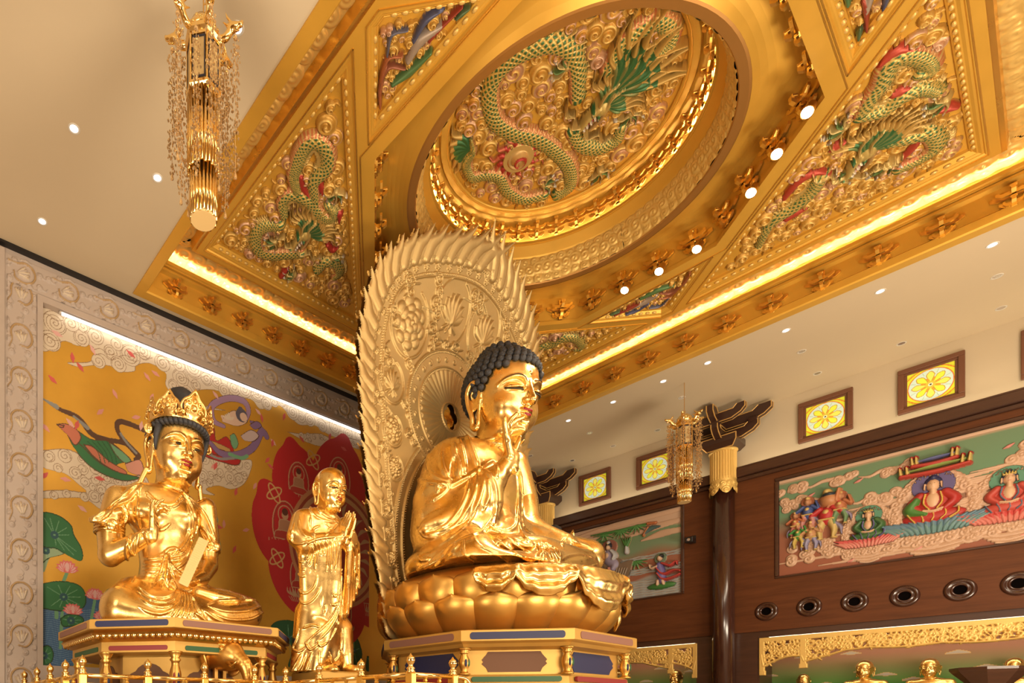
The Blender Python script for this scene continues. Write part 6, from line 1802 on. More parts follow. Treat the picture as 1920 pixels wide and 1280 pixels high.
def peony(u, v, r, lot=False):
    tendril(circle_pts((u, v), r*1.25, 30, 0.3, 5.9, r*1.5).tolist(), 0.03, 0.05)
    if lot:
        for a in (-1.2, 1.2, -0.8, 0.8, -0.4, 0.4, 0):
            d = (math.sin(a), math.cos(a))
            Fd.stroke([(u, v-r*0.5), (u+d[0]*r*0.55, v-r*0.4+d[1]*r*0.6), (u+d[0]*r*0.85, v-r*0.4+d[1]*r*1.2)], [r*0.15, r*0.24, r*0.04], None, 0.07+0.02*(1.2-abs(a)), 1, 14)
        for a in (-0.8, -0.3, 0.3, 0.8): Fd.stroke([(u, v-r*0.5), (u+math.sin(a)*r*0.7, v-r*0.5-math.cos(a)*r*0.5)], [r*0.14, r*0.05], None, 0.05, 1, 8)
    else:
        for rr, m, z in ((0.80, 9, 0.07), (0.52, 7, 0.095), (0.25, 5, 0.12)):
            for k in range(m):
                a = 2*PI*k/m+rr*3; Fd.disk(u+rr*r*math.sin(a), v+rr*r*1.15*math.cos(a), r*0.32, z, None, 1, ang=-a, ry=r*0.26, dome=True)
        Fd.disk(u, v, r*0.18, 0.14, None, 1, dome=True)
for sg in (-1, 1):
    peony(sg*1.90, 10.55, 0.48); peony(sg*0.62, 11.25, 0.46, True)
    peony(sg*2.30, 9.15, 0.33, True); peony(sg*2.25, 8.05, 0.25); peony(sg*2.18, 7.2, 0.20); peony(sg*2.42, 6.2, 0.14, True); peony(sg*2.25, 5.1, 0.14)
    for (x, y, r, a, hd) in ((1.25, 11.2, 0.17, 0, 1), (1.35, 11.65, 0.13, 2, -1), (2.2, 11.3, 0.14, 1, 1), (0.1, 11.8, 0.14, 0, 1), (1.15, 10.7, 0.15, 3, -1), (2.48, 10.6, 0.11, 2, 1), (1.1, 10.3, 0.12, 1, -1), (2.5, 9.75, 0.10, 4, 1), (1.75, 9.75, 0.12, 5, -1),
                             (2.62, 8.6, 0.08, 0, 1), (1.85, 8.75, 0.10, 2, -1), (2.58, 7.6, 0.08, 1, 1), (1.7, 8.15, 0.10, 3, -1), (2.45, 6.75, 0.07, 2, 1), (2.35, 5.65, 0.06, 0, -1), (2.1, 4.5, 0.08, 0, 1), (1.7, 4.0, 0.08, 2, -1), (0.3, 10.6, 0.12, 1, 1), (0.6, 10.55, 0.10, 4, -1)):
        x *= sg
        for q, rad in ((0, 1.0), (1, 0.8)):
            aa = a+q*PI*0.8; ex, ey = x+q*0.14, y-q*0.18
            sp = [(ex+r*rad*(1-t/9)*math.cos(aa+hd*t), ey+r*rad*(1-t/9)*math.sin(aa+hd*t)) for t in np.linspace(0, 7, 16)]
            Fd.stroke([(ex-r*2.4*math.cos(aa+0.5), ey-r*2.4*math.sin(aa+0.5)), (ex+r*1.3*math.cos(aa-hd*0.9), ey+r*1.3*math.sin(aa-hd*0.9))]+sp, [0.012, 0.030, 0.030, 0.024, 0.020], None, 0.06, 1, 60)
        Fd.disk(x, y, 0.035, 0.06, None, 1, dome=True)
# round nimbus: plain ring, beads, fluted sun, clover opening
Fd.disk(*HN, 1.56, 0.03, None, 1, zmode='set')
for r in (1.53, 1.16): ridge(circle_pts(HN, r), 0.022, 0.06); beads(circle_pts(HN, r-0.045, 500), 0.022, 0.065, 0.06)
for k in range(28):
    a = 2*PI*k/28
    Fd.curl(HN[0]+1.33*math.sin(a), HN[1]+1.33*math.cos(a), 0.09, a, 1, 0.045, None, None, 1, 1.3)
sl = Fd.sl(HN[0]-1.1, HN[0]+1.1, HN[1]-1.1, HN[1]+1.1)
x = Fd.U[sl[0]]-HN[0]; y = Fd.V[:, sl[1]]-HN[1]; rr = np.hypot(x, y); th = np.arctan2(x, y)
flute = 0.03+0.035*np.abs(np.sin(th*20))*np.clip(rr/0.9, 0, 1)+0.02*(1-rr)
m = rr < 1.09; Fd.Z[sl][m] = flute[m]
ridge(circle_pts(HN, 0.34, 60), 0.03, 0.09)
hole = np.zeros_like(Fd.Z, bool)
for a in (0, PI/2, PI, 3*PI/2):
    hole |= ((Fd.U-HN[0]-0.12*math.sin(a))**2+(Fd.V-HN[1]-0.17*math.cos(a))**2) < 0.135**2
# body nimbus lower down
BN = (0, 5.6)
seg = [p for p in circle_pts(BN, 2.22, 260, 0, 2*PI, 2.9)]
out_ = np.hypot(Fd.U-HN[0], Fd.V-HN[1]) > 1.57
zb = Fd.Z.copy(); 
el = ((Fd.U-BN[0])/2.2)**2+((Fd.V-BN[1])/2.88)**2
Fd.Z[(el < 1) & out_] = 0.0
keepZ = Fd.Z.copy()
ridge(seg, 0.022, 0.06); beads(np.array(circle_pts(BN, 2.16, 600, 0, 2*PI, 2.84)), 0.022, 0.06, 0.06); ridge(circle_pts(BN, 1.96, 200, 0, 2*PI, 2.62), 0.02, 0.055); beads(circle_pts(BN, 1.91, 600, 0, 2*PI, 2.57), 0.022, 0.06, 0.06)
Fd.Z = np.where(out_, Fd.Z, zb)
ha = empty('halo', (HC, HY0, 3.0), 0, 'tall gilded flame-edged halo with peony scrolls and a fluted sun disc behind the colossal figure', 'halo')
K = (Fd.K == 1) & ~hole
o = map_mesh(Fd, 'face', GOLD_H, halo_pt, ha, False, keep=K, colr=False)
Fd.Z[:] = -0.09
b_ = Field(-3.75, 3.75, 3.0, 13.6, 0.027); b_.Z[:] = -0.08; b_.K[:] = 0
K2 = K[::2, ::2][:b_.nu, :b_.nv]
kk = np.zeros((b_.nu, b_.nv), bool); kk[:K2.shape[0], :K2.shape[1]] = K2
map_mesh(b_, 'back', GOLD_D, halo_pt, ha, True, keep=kk, colr=False)
# rim closing the edge between face and back
me = o.data
del Fd, b_
# ------------------------------------------------------------------ lotus throne
GL = mat('lotus_gold', (0.70, 0.40, 0.10), 0.38, 0.9, bump=0.06, bscale=6, rvar=0.06, vscale=1.5, var=0.05)
def petal_mesh(w, hgt, r0, r1, bulge, tip=0.014):
    """upright cupped petal; local x tangential, y outward from r0 at the foot to r1 at the tip, z up"""
    n, m = 14, 12; V = []; F = []
    for side in (1, 0):
        for i in range(m+1):
            t = i/m
            ww = w*(0.62+0.38*math.sin(min(t*1.5, 1)*PI/2))*math.sqrt(max(0.0, 1-max(0, (t-0.62)/0.38)**3.0)) if t < 1 else w*0.02
            for k in range(n+1):
                s = -1+2*k/n
                y = r0+(r1-r0)*(t**0.8)+bulge*math.sin(PI*min(t*0.95+0.05, 1))*(1-abs(s)**2.6)-0.07*(s*s)
                if side == 0: y -= 0.05+0.05*(1-s*s)
                z = hgt*t+(tip*(1-abs(s)*3) if t > 0.93 and abs(s) < 0.34 else 0)*(t-0.93)/0.07
                y += 0.05*math.exp(-(s*7)**2)*max(0, t-0.7)
                V.append((s*ww, y, z))
    N1 = (m+1)*(n+1)
    for i in range(m):
        for k in range(n):
            a = i*(n+1)+k
            F.append((a, a+n+1, a+n+2, a+1)); F.append((N1+a, N1+a+1, N1+a+n+2, N1+a+n+1))
    for i in range(m):
        for k in (0, n):
            a = i*(n+1)+k; q = (a, N1+a, N1+a+n+1, a+n+1); F.append(q if k == 0 else q[::-1])
    for i in (0, m):
        for k in range(n):
            a = i*(n+1)+k; q = (a, a+1, N1+a+1, N1+a); F.append(q if i == 0 else q[::-1])
    return V, F
LX, LY, LZ = 11.80, 8.00, 3.17
lo = empty('lotus_throne', (LX, LY, LZ), 0, 'round throne of two rows of bulging golden lotus petals on the painted pedestal', 'lotus throne')
b = MB(); b.lathe([(1.95, 0.02), (2.2, 0.25), (2.42, 0.7), (2.50, 1.06), (2.40, 1.22), (2.22, 1.37), (1.9, 1.39), (0.5, 1.39)], 64); b.build('core', GL, lo, True)
first = None
for row, (n, w, hg, r0, r1, bl, z0, off) in enumerate(((20, 0.475, 0.74, 2.15, 2.66, 0.16, 0.0, 0.0), (20, 0.45, 0.80, 2.42, 2.60, 0.12, 0.40, 0.5))):
    V, F = petal_mesh(w, hg, r0, r1, bl)
    first = None
    for k in range(n):
        a = 2*PI*(k+off)/n
        if first is None: first = obj('petal', V, F, GL, lo, True); o = first
        else: o = first.copy(); COL.objects.link(o)
        o.location = (0, 0, z0); o.rotation_euler = (0, 0, a)
# robe hem hanging over the front of the throne, a part of the robe
def hem(parent, ploc):
    na, nt = 300, 40; V = []; F = []
    a0, a1 = math.radians(-152), math.radians(-38)
    sw = [(0.0, 0.13, 0.30), (0.13, 0.34, 0.40), (0.34, 0.64, 0.62), (0.64, 0.78, 0.36), (0.78, 0.92, 0.50), (0.92, 1.0, 0.72)]
    for i in range(na+1):
        s = i/na; a = a0+(a1-a0)*s; L = 0.34; t_ = 0.5
        for q0, q1, l in sw:
            if q0 <= s <= q1: t_ = (s-q0)/(q1-q0); L = 0.22+l*math.sin(PI*t_)**0.7
        ed = abs(t_-0.5)*2
        for j in range(nt+1):
            t = j/nt
            if t < 0.35:
                r = 1.90+(2.74-1.90)*(t/0.35); z = 1.36-0.16*(t/0.35)**2
            else:
                q = (t-0.35)/0.65; r = 2.74+0.10*math.sin(q*PI*0.7); z = 1.20-L*q
            w = min(1, max(0, (t-0.2)*2.5))
            r += w*(0.045*math.cos((1-ed)*9)*ed**2+0.045*(1-ed)**0.7*math.sin(t**1.3*17+1.2*(1-ed)+q0*40))
            z -= w*0.03*ed*math.cos(s*150)
            V.append((LX+r*math.cos(a)-ploc[0], LY+r*math.sin(a)-ploc[1], LZ+z-ploc[2]))
    for i in range(na):
        for j in range(nt):
            p = i*(nt+1)+j; F.append((p, p+1, p+nt+2, p+nt+1))
    o = obj('robe_hem', V, F, GOLD, parent, True)
    sd = o.modifiers.new('thickness', 'SOLIDIFY'); sd.thickness = 0.035
    return o

# ------------------------------------------------------------------ pedestals
PEDG = mat('pedestal_gold_paint', (0.62, 0.36, 0.085), 0.45, 0.45, var=0.05, vscale=2)
BLUEP = mat('navy_inlay', (0.018, 0.022, 0.085), 0.5); BRNP = mat('brown_inlay', (0.20, 0.085, 0.042), 0.55); GRNP = mat('green_inlay', (0.022, 0.10, 0.028), 0.5); REDP = mat('red_inlay', (0.26, 0.022, 0.022), 0.5); MAUP = mat('mauve_inlay', (0.26, 0.12, 0.085), 0.55); NICH = mat('niche_brown', (0.16, 0.065, 0.025), 0.6)  # NICH is one plain brown for niche panels and some bars
def octo(ax, ay, cx, cy):
    return [(-cx, -ay), (cx, -ay), (ax, -cy), (ax, cy), (cx, ay), (-cx, ay), (-ax, cy), (-ax, -cy)]
def slab(parent, name, P, z0, z1, m, prof=None):
    """octagonal moulded layer; prof = [(offset, z fraction)]"""
    prof = prof or [(0.02, 0.0), (0, 0.06), (0, 0.94), (0.02, 1.0)]
    n = len(P); R = []
    cx = sum(p[0] for p in P)/n
    for off, f in prof:
        ring = []
        for x, y in P:
            L = math.hypot(x, y); ring.append((x*(1-off/L), y*(1-off/L), z0+(z1-z0)*f))
        R.append(ring)
    b = MB(); b.rings(R); return b.build(name, m, parent)
def inlay(parent, p, q, z0, z1, m, s0=0.08, s1=0.92, out=0.012):
    """rounded painted bar on the facet from p to q"""
    p, q = Vector((*p, 0)), Vector((*q, 0)); d = q-p; n = Vector((d.y, -d.x, 0)).normalized()
    a = p+d*s0; c = p+d*s1; hh = (z1-z0)/2; u = d.normalized(); pts = []
    L = (c-a).length
    for t in np.linspace(PI/2, 3*PI/2, 7): pts.append((hh*0.7+hh*0.7*math.cos(t), hh*math.sin(t)))
    for t in np.linspace(-PI/2, PI/2, 7): pts.append((L-hh*0.7+hh*0.7*math.cos(t), hh*math.sin(t)))
    b = MB(); R = []
    for dd in (-0.02, out): R.append([tuple(a+u*x+n*dd+Vector((0, 0, (z0+z1)/2+y))) for x, y in pts])
    R[0] = R[0]; b.rings(R); return b.build('inlay_bar', m, parent)
def niche_shape(parent, p, q, z0, z1, m, kind='cloud', s0=0.2, s1=0.8, name='niche_panel'):
    p, q = Vector((*p, 0)), Vector((*q, 0)); d = q-p; n = Vector((d.y, -d.x, 0)).normalized(); u = d.normalized()
    a = p+d*s0; L = (d*(s1-s0)).length; h = z1-z0; pts = []
    if kind == 'cloud':
        for cx, cy, r, a0, a1 in ((0.5, 0.62, 0.38, 0.15*PI, 0.85*PI), (0.2, 0.5, 0.30, 0.6*PI, 1.4*PI), (0.5, 0.38, 0.38, 1.15*PI, 1.85*PI), (0.8, 0.5, 0.30, -0.4*PI, 0.4*PI)):
            for t in np.linspace(a0, a1, 8): pts.append((cx*L+r*h*math.cos(t)*1.1, cy*h+r*h*math.sin(t)))
    else:
        e = 0.12*h
        for cx, cy, a0 in ((L-e*2, h-e, 0.5*PI), (e*2, h-e, PI), (e*2, e, 1.5*PI), (L-e*2, e, 2*PI)):
            pass
        pts = [(L*0.10, 0), (L*0.90, 0), (L*0.93, h*0.2), (L, h*0.4), (L*0.975, h*0.5), (L, h*0.6), (L*0.93, h*0.85), (L*0.90, h), (L*0.10, h), (L*0.07, h*0.85), (0, h*0.6), (L*0.025, h*0.5), (0, h*0.4), (L*0.07, h*0.2)]
    b = MB(); b.rings([[tuple(a+u*x+n*dd+Vector((0, 0, z0+y))) for x, y in pts] for dd in (-0.02, 0.010)])
    return b.build(name, m, parent)
def colonette(parent, x, y, z0, z1, r, cols=(REDP, BLUEP)):
    h = z1-z0
    b = MB(); b.lathe([(r*1.5, z0), (r*1.5, z0+0.05*h), (r*1.0, z0+0.08*h), (r*0.8, z0+0.18*h), (r*1.25, z0+0.30*h), (r*1.4, z0+0.45*h), (r*1.3, z0+0.60*h), (r*0.85, z0+0.74*h), (r*0.9, z0+0.80*h), (r*1.3, z0+0.84*h), (r*0.9, z0+0.88*h), (r*1.6, z0+0.97*h), (r*1.7, z1)], 16, c=(x, y))
    o = b.build('colonette', GOLD_D, parent, True)
    for k, c in enumerate(cols):
        a = -2.2+0.75*k
        q = MB(); q.sphere((x+r*1.28*math.cos(a), y+r*1.28*math.sin(a), z0+0.45*h), (r*0.34, r*0.34, 0.15*h), 10, 8); q.build('painted_boss', c, o)
    return o
def insetp(P, d):
    out = []
    for x, y in P:
        L = math.hypot(x, y); out.append((x*(1-d/L), y*(1-d/L)))
    return out
def buddha_pedestal():
    t = empty('painted_pedestal', (11.95, 7.92, 1.30), 0, 'broad octagonal pedestal with blue, brown, red and green bars under the lotus throne', 'pedestal')
    P = octo(2.74, 2.50, 1.31, 1.02); Z = 3.17-1.30
    slab(t, 'top_slab', P, Z-0.36, Z, PEDG, [(0.35, 0), (0.16, 0.10), (0.10, 0.28), (0.02, 0.36), (0, 0.40), (0, 0.95), (0.03, 1.0)])
    Q = insetp(P, 0.36)
    slab(t, 'waist', Q, Z-0.88, Z-0.34, PEDG)
    R_ = insetp(P, 0.06)
    slab(t, 'lower_slab', R_, Z-1.20, Z-0.86, PEDG, [(0.10, 0), (0.03, 0.12), (0.03, 0.48), (0.10, 0.50), (0.10, 0.52), (0.12, 0.9), (0.16, 1.0)])
    R2 = insetp(P, 0.22); slab(t, 'lower_waist', R2, Z-1.42, Z-1.18, PEDG); slab(t, 'foot', P, 0.0, Z-1.40, PEDG)
    for i in range(8):
        p, q = P[i-1], P[i]
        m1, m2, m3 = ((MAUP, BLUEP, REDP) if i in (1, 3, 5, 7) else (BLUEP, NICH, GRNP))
        inlay(t, p, q, Z-0.19, Z-0.05, m1)
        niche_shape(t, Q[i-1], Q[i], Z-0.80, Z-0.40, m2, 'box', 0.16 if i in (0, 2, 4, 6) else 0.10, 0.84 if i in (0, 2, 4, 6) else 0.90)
        a, c = insetp([p], 0.13)[0], insetp([q], 0.13)[0]
        inlay(t, a, c, Z-1.00, Z-0.90, m3, out=0.03); a, c = insetp([p], 0.09)[0], insetp([q], 0.09)[0]
        inlay(t, a, c, Z-1.155, Z-1.055, GRNP, out=0.012)
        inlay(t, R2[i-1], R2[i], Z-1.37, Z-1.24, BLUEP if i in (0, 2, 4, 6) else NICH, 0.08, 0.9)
        inlay(t, p, q, Z-1.56, Z-1.45, REDP, 0.05, 0.95)
        x, y = insetp([p], 0.22)[0]; colonette(t, x, y, Z-0.86, Z-0.34, 0.075, (BLUEP, GRNP))
    return t
def bodhi_pedestal(x0, y0, label):
    t = empty('painted_pedestal', (x0, y0, 1.30), 0, label, 'pedestal')
    P = octo(2.05, 2.00, 1.02, 0.95); Z = 3.12-1.30
    slab(t, 'top_slab', P, Z-0.17, Z, PEDG); 
    slab(t, 'petal_moulding', insetp(P, 0.05), Z-0.36, Z-0.17, GOLD_D, [(0.22, 0), (0.06, 0.35), (0.0, 0.7), (0.05, 1.0)])
    slab(t, 'fascia', insetp(P, 0.26), Z-0.54, Z-0.34, PEDG)
    slab(t, 'waist', insetp(P, 0.75), Z-1.42, Z-0.52, PEDG)
    slab(t, 'base', insetp(P, 0.10), 0.0, Z-1.38, PEDG)
    b = MB()
    for i in range(8):      # carved petal beads
        p, q = Vector(insetp([P[i-1]], 0.10)[0]), Vector(insetp([P[i]], 0.10)[0]); L = (q-p).length; n = max(3, int(L/0.105)); d = (q-p).normalized(); a = math.atan2(d.y, d.x)
        for k in range(n):
            c = p+d*((k+0.5)*L/n); s_ = MB(); s_.sphere((0, 0, 0), (0.050, 0.035, 0.075), 8, 6); s_.xform(Matrix.Translation((c.x, c.y, Z-0.255)) @ Matrix.Rotation(a, 4, 'Z')); b.add(s_.V, s_.F)
    b.build('carved_petals', GOLD_S, t, True)
    for i in range(8):
        p, q = P[i-1], P[i]; e = i in (0, 2, 4, 6)
        inlay(t, p, q, Z-0.135, Z-0.035, BLUEP if e else MAUP, 0.07, 0.93)
        a, c = insetp([p], 0.26)[0], insetp([q], 0.26)[0]
        inlay(t, a, c, Z-0.50, Z-0.42, (REDP if e else GRNP), 0.10, 0.90)
        a, c = insetp([p], 0.75)[0], insetp([q], 0.75)[0]
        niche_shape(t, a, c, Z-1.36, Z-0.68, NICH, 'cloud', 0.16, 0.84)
        a, c = insetp([p], 0.10)[0], insetp([q], 0.10)[0]
        inlay(t, a, c, Z-1.50, Z-1.42, GRNP if e else REDP, 0.03, 0.97)
        x, y = insetp([p], 0.36)[0]; colonette(t, x, y, Z-1.40, Z-0.52, 0.075)
    return t
buddha_pedestal()
bodhi_pedestal(5.0, 10.5, 'octagonal pedestal with petal moulding under the crowned figure by the mural')

# elephant head looking out of the pedestal
def elephant(loc):
    t = empty('elephant_head', loc, 0, 'small gilded elephant head looking out from under the crowned figure\'s pedestal', 'sculpture')
    t.scale = (1.3, 1.3, 1.3); S = Sculpt((-0.55, -0.75, -0.45), (0.6, 0.5, 0.5), 0.011)
    S.ell((0, 0.12, 0.08), (0.27, 0.36, 0.27), 0.05); S.ell((0.02, -0.14, 0.02), (0.20, 0.24, 0.22), 0.08)
    S.ell((-0.06, 0.0, 0.26), (0.12, 0.14, 0.09), 0.06); S.ell((0.10, 0.0, 0.26), (0.12, 0.14, 0.09), 0.06)
    S.chain([(0.04, -0.30, -0.02), (0.09, -0.44, -0.14), (0.11, -0.48, -0.28), (0.11, -0.47, -0.38)], [0.13, 0.10, 0.075, 0.055], 0.05, n=12)
    for k in range(6): S.chain([(0.02+0.012*k, -0.36-0.02*k, 0.0-0.045*k), (0.09+0.006*k, -0.45-0.012*k, -0.04-0.045*k), (0.17, -0.40, -0.05-0.045*k)], 0.010, 0.012)
    for sg in (-1, 1):
        S.ell((sg*0.25, 0.10, -0.02), (0.045, 0.20, 0.25), 0.03, R=rotm(0, sg*0.25, sg*0.35))
        S.chain([(sg*0.27, 0.26, 0.16), (sg*0.30, 0.30, -0.02), (sg*0.27, 0.22, -0.20)], 0.022, 0.02, n=8)
        S.ell((sg*0.155, -0.22, 0.10), (0.025, 0.035, 0.022), 0.01); S.chain([(sg*0.12, -0.26, 0.15), (sg*0.18, -0.20, 0.15), (sg*0.20, -0.12, 0.12)], 0.012, 0.012)
    V, F = S.mesh(); obj('body', V, F, GOLD_D, t, True)
    for sg in (-1, 1):
        b = MB(); b.tube([(sg*0.12+0.03, -0.30, -0.10), (sg*0.16+0.05, -0.44, -0.16), (sg*0.17+0.06, -0.56, -0.10)], [0.030, 0.024, 0.006], 10); b.build('tusk', GOLD_S, t, True)
    b = MB(); b.box(-0.12, -0.07, 0.0, 0.05, -0.42, -0.1); b.box(0.04, 0.09, 0.05, 0.10, -0.42, -0.1); b.build('support', GOLD_D, t)
    return t
elephant(tuple(on_y(417, 1232, 9.0)))

# ------------------------------------------------------------------ figures on their places
bu = build_buddha((11.95, 7.85, 4.55))
hem(bu, (11.95, 7.85, 4.55))
bo = build_bodhisattva((5.0, 10.5, 3.12))
scripture(on_y(343, 1097, 9.55))
build_monk((7.48, 8.9, 2.37))
b = MB(); b.bbox(6.90, 8.05, 8.35, 9.30, 1.30, 2.38, 0.03); tag(b.build('plinth', PEDG), 'plain golden plinth under the standing monk', 'plinth')
# the crowned figure beyond the colossal one: only its crown shows
bo2 = copy_tree(bo); bo2.location = (18.9, 10.5, 3.12)
bo2['label'] = 'second crowned figure, only its black top knot showing beyond the lap of the colossal one'
bodhi_pedestal(18.9, 10.5, 'octagonal pedestal of the far crowned figure, hidden behind the lotus throne')

# ------------------------------------------------------------------ railing
def post(x, y, label):
    t = empty('railing_post', (x, y, 1.30), 0, label, 'railing post', 'gilded railing posts of the altar')
    b = MB(); b.bbox(-0.055, 0.055, -0.055, 0.055, 0, 0.82, 0.012); b.build('shaft', GOLD_B, t)
    b = MB(); b.lathe([(0.05, 0.82), (0.06, 0.83), (0.06, 0.85), (0.042, 0.86), (0.058, 0.875), (0.058, 0.89), (0.035, 0.905), (0.03, 0.93), (0.050, 0.96), (0.060, 1.0), (0.048, 1.035), (0.020, 1.06), (0.006, 1.085), (0.001, 1.09)], 16); b.build('finial', GOLD_S, t, True)
def rail(x0, y0, x1, y1, label, end=False):
    L = math.hypot(x1-x0, y1-y0); a = math.atan2(y1-y0, x1-x0)
    t = empty('railing', (x0, y0, 1.30), a, label, 'railing', 'gilded railing panels of the altar')
    b = MB(); b.tube([(0.05, 0, 0.80), (L-0.05, 0, 0.80)], 0.035, 10); b.build('hand_rail', GOLD_S, t, True)
    b = MB(); b.bbox(0.05, L-0.05, -0.02, 0.02, 0.66, 0.70, 0.005); b.bbox(0.05, L-0.05, -0.02, 0.02, 0.10, 0.14, 0.005); b.bbox(0.05, L-0.05, -0.02, 0.02, 0.40, 0.43, 0.005); b.build('cross_rails', GOLD_B, t)
    m = max(1, int(round(L/0.36)))
    for k in range(1, m):
        b = MB(); x = L*k/m; b.lathe([(0.018, 0.70), (0.034, 0.72), (0.022, 0.745), (0.034, 0.77), (0.02, 0.79)], 8, c=(x, 0)); b.bbox(x-0.02, x+0.02, -0.018, 0.018, 0.0, 0.70, 0.004); b.build('baluster', GOLD_B, t)
    for k in range(m):
        x0_, x1_ = L*k/m+0.05, L*(k+1)/m-0.05
        Fd = Field(x0_, x1_, 0.45, 0.64, 0.008); w = x1_-x0_
        Fd.curl(x0_+w*0.3, 0.54, 0.085, 0, 1, 0.02, None, None, 1, 1.4); Fd.curl(x0_+w*0.7, 0.55, 0.085, 2, -1, 0.02, None, None, 1, 1.4); Fd.stroke([(x0_, 0.47), (x0_+w*0.5, 0.60), (x1_, 0.47)], 0.02, None, 0.018, 1)
        Fd.mesh('carved_panel', GOLD_S, frame_M((0, 0, 0), (1, 0, 0), (0, 0, 1), (0, -1, 0)), t, colr=False)
PX = [(2.42, 8.15), (3.38, 8.15), (4.33, 8.15), (5.28, 8.15), (5.93, 8.15), (5.93, 7.22), (5.93, 6.23), (5.93, 5.26), (6.83, 5.26)]
side_ = [(2.42, 9.0), (2.42, 9.9), (2.42, 10.8), (2.42, 11.8)]
allp = list(reversed(side_))+PX
nm = ['railing post farthest left', 'second railing post from the left', 'third railing post from the left', 'fourth railing post from the left', 'tall corner railing post left of the crowned figure\'s pedestal',
      'railing post below the crowned figure\'s raised elbow', 'railing post just below the elephant head', 'railing post right of the elephant head', 'inner corner railing post below the pedestal\'s right end',
      'railing post in front of the monk\'s robe', 'railing post right of the monk\'s feet', 'railing post left of the lotus throne\'s pedestal', 'last railing post, beside the curled rail end']
for (x, y), l in zip(allp, nm): post(x, y, l)
rl = ['railing panel farthest left', 'second railing panel from the left', 'third railing panel from the left', 'railing panel left of the tall corner post', 'front railing panel right of the tall corner post', 'front railing panel with the elephant head above its right end',
      'front railing panel right of the elephant head', 'short railing panel at the inner corner', 'railing panel at the monk\'s trailing hem', 'railing panel below the monk\'s shoes', 'railing panel left of the lotus pedestal', 'railing panel with the curled end']
for i in range(12):
    (x0, y0), (x1, y1) = allp[i], allp[i+1]; rail(x0, y0, x1, y1, rl[i])
t = empty('rail_end', (6.83, 5.26, 1.30), 0, 'curled end of the gilded hand rail sloping down from the last post', 'railing end')
b = MB(); b.tube(smoothpts([(0.05, 0, 0.80), (0.28, 0, 0.78), (0.42, 0, 0.66), (0.50, 0, 0.48), (0.60, 0, 0.44), (0.68, 0, 0.52), (0.64, 0, 0.62), (0.56, 0, 0.60)], 30), 0.035, 10); b.build('scroll', GOLD_S, t, True)
b = MB(); b.bbox(0.25, 0.30, -0.02, 0.02, 0, 0.76, 0.005); b.bbox(0.05, 0.5, -0.02, 0.02, 0.4, 0.43, 0.005); b.build('support', GOLD_B, t)
# ------------------------------------------------------------------ right wall
XW = 23.35
def yz(px, py, X=XW):
    p = on_x(px, py, X); return (-p.y, p.z)
def yzs(ox, oy, sc, L, X=XW): return [yz(ox+x/sc, oy+y/sc, X) for x, y in L]
MY = lambda u0, z0, x=0.0: frame_M((x, 0, 0), (0, -1, 0), (0, 0, 1), (-1, 0, 0))
b = MB(); b.box(-9, 24.9, -9.3, 14.2, 15.2, 15.4); b.box(-9.2, -9.0, -9.3, 14.2, ZC, 15.2); b.box(24.7, 24.9, -9.3, 14.2, 9.4, 15.2); b.box(-9, 24.9, 14.0, 14.2, ZC, 15.2); b.box(-9, 24.9, -9.3, -9.1, ZC, 15.2)
structure(b.build('trim_4', BLACK))  # unseen lid above the coffer, added to keep world light out
b = MB(); b.bbox(23.10, 23.60, -9, YB, 9.34, 9.62, 0.02); b.bbox(23.22, 23.6, -9, YB, 9.22, 9.34, 0.02); b.bbox(23.12, 23.16, -9, YB, 9.60, 9.665, 0.005)
structure(b.build('trim_5', WOOD_D))
t = empty('cornice_light', (23.35, 2.0, 9.63), 0, 'warm line of light on top of the dark wooden cornice', 'linear light')
b = MB(); b.box(-0.12, -0.05, -10, 4.35, 0, 0.02); b.box(-0.12, -0.05, 5.2, 11.6, 0, 0.02); b.build('light_strip', mat('cornice_glow', (1, 1, 1), 0.5, emit=(1.0, 0.86, 0.6), estr=12.0), t)
# panelling with openings for the two reliefs
def wall_holes(rects, y0, y1, z0, z1, x, name, m, th=0.06):
    b = MB(); ys = sorted({y0, y1}|{r[0] for r in rects}|{r[1] for r in rects}); zs = sorted({z0, z1}|{r[2] for r in rects}|{r[3] for r in rects})
    for i in range(len(ys)-1):
        for j in range(len(zs)-1):
            cy, cz = (ys[i]+ys[i+1])/2, (zs[j]+zs[j+1])/2
            if any(r[0] < cy < r[1] and r[2] < cz < r[3] for r in rects): continue
            b.box(x, x+th, ys[i], ys[i+1], zs[j], zs[j+1])
    return structure(b.build(name, m))
R1 = (-2.0, 5.36, 5.89, 8.93); R2 = (8.08, 12.3, 5.84, 8.93)
wall_holes([R1, R2], -9, YB, 4.20, 9.22, 23.33, 'trim_6', WOOD, 0.27)
b = MB(); b.box(23.40, 23.60, -9, YB, 4.0, 4.22)
for y0, y1 in ((5.86, 7.62), (10.9, YB), (-9, -3.2)): b.box(23.37, 24.8, y0, y1, 0, 4.02)
b.box(23.6, 24.8, -9, YB, 4.0, 4.4)
structure(b.build('trim_7', WOOD_D))
for n, r in enumerate((R1, R2)):
    b = MB()
    for a, c, d, e in ((r[0]-0.10, r[1]+0.10, r[3], r[3]+0.10), (r[0]-0.10, r[1]+0.10, r[2]-0.06, r[2]), (r[0]-0.10, r[0], r[2], r[3]), (r[1], r[1]+0.10, r[2], r[3])): b.bbox(23.29, 23.40, a, c, d, e, 0.02)
    structure(b.build('trim_%d' % (8+n), WOOD_D))
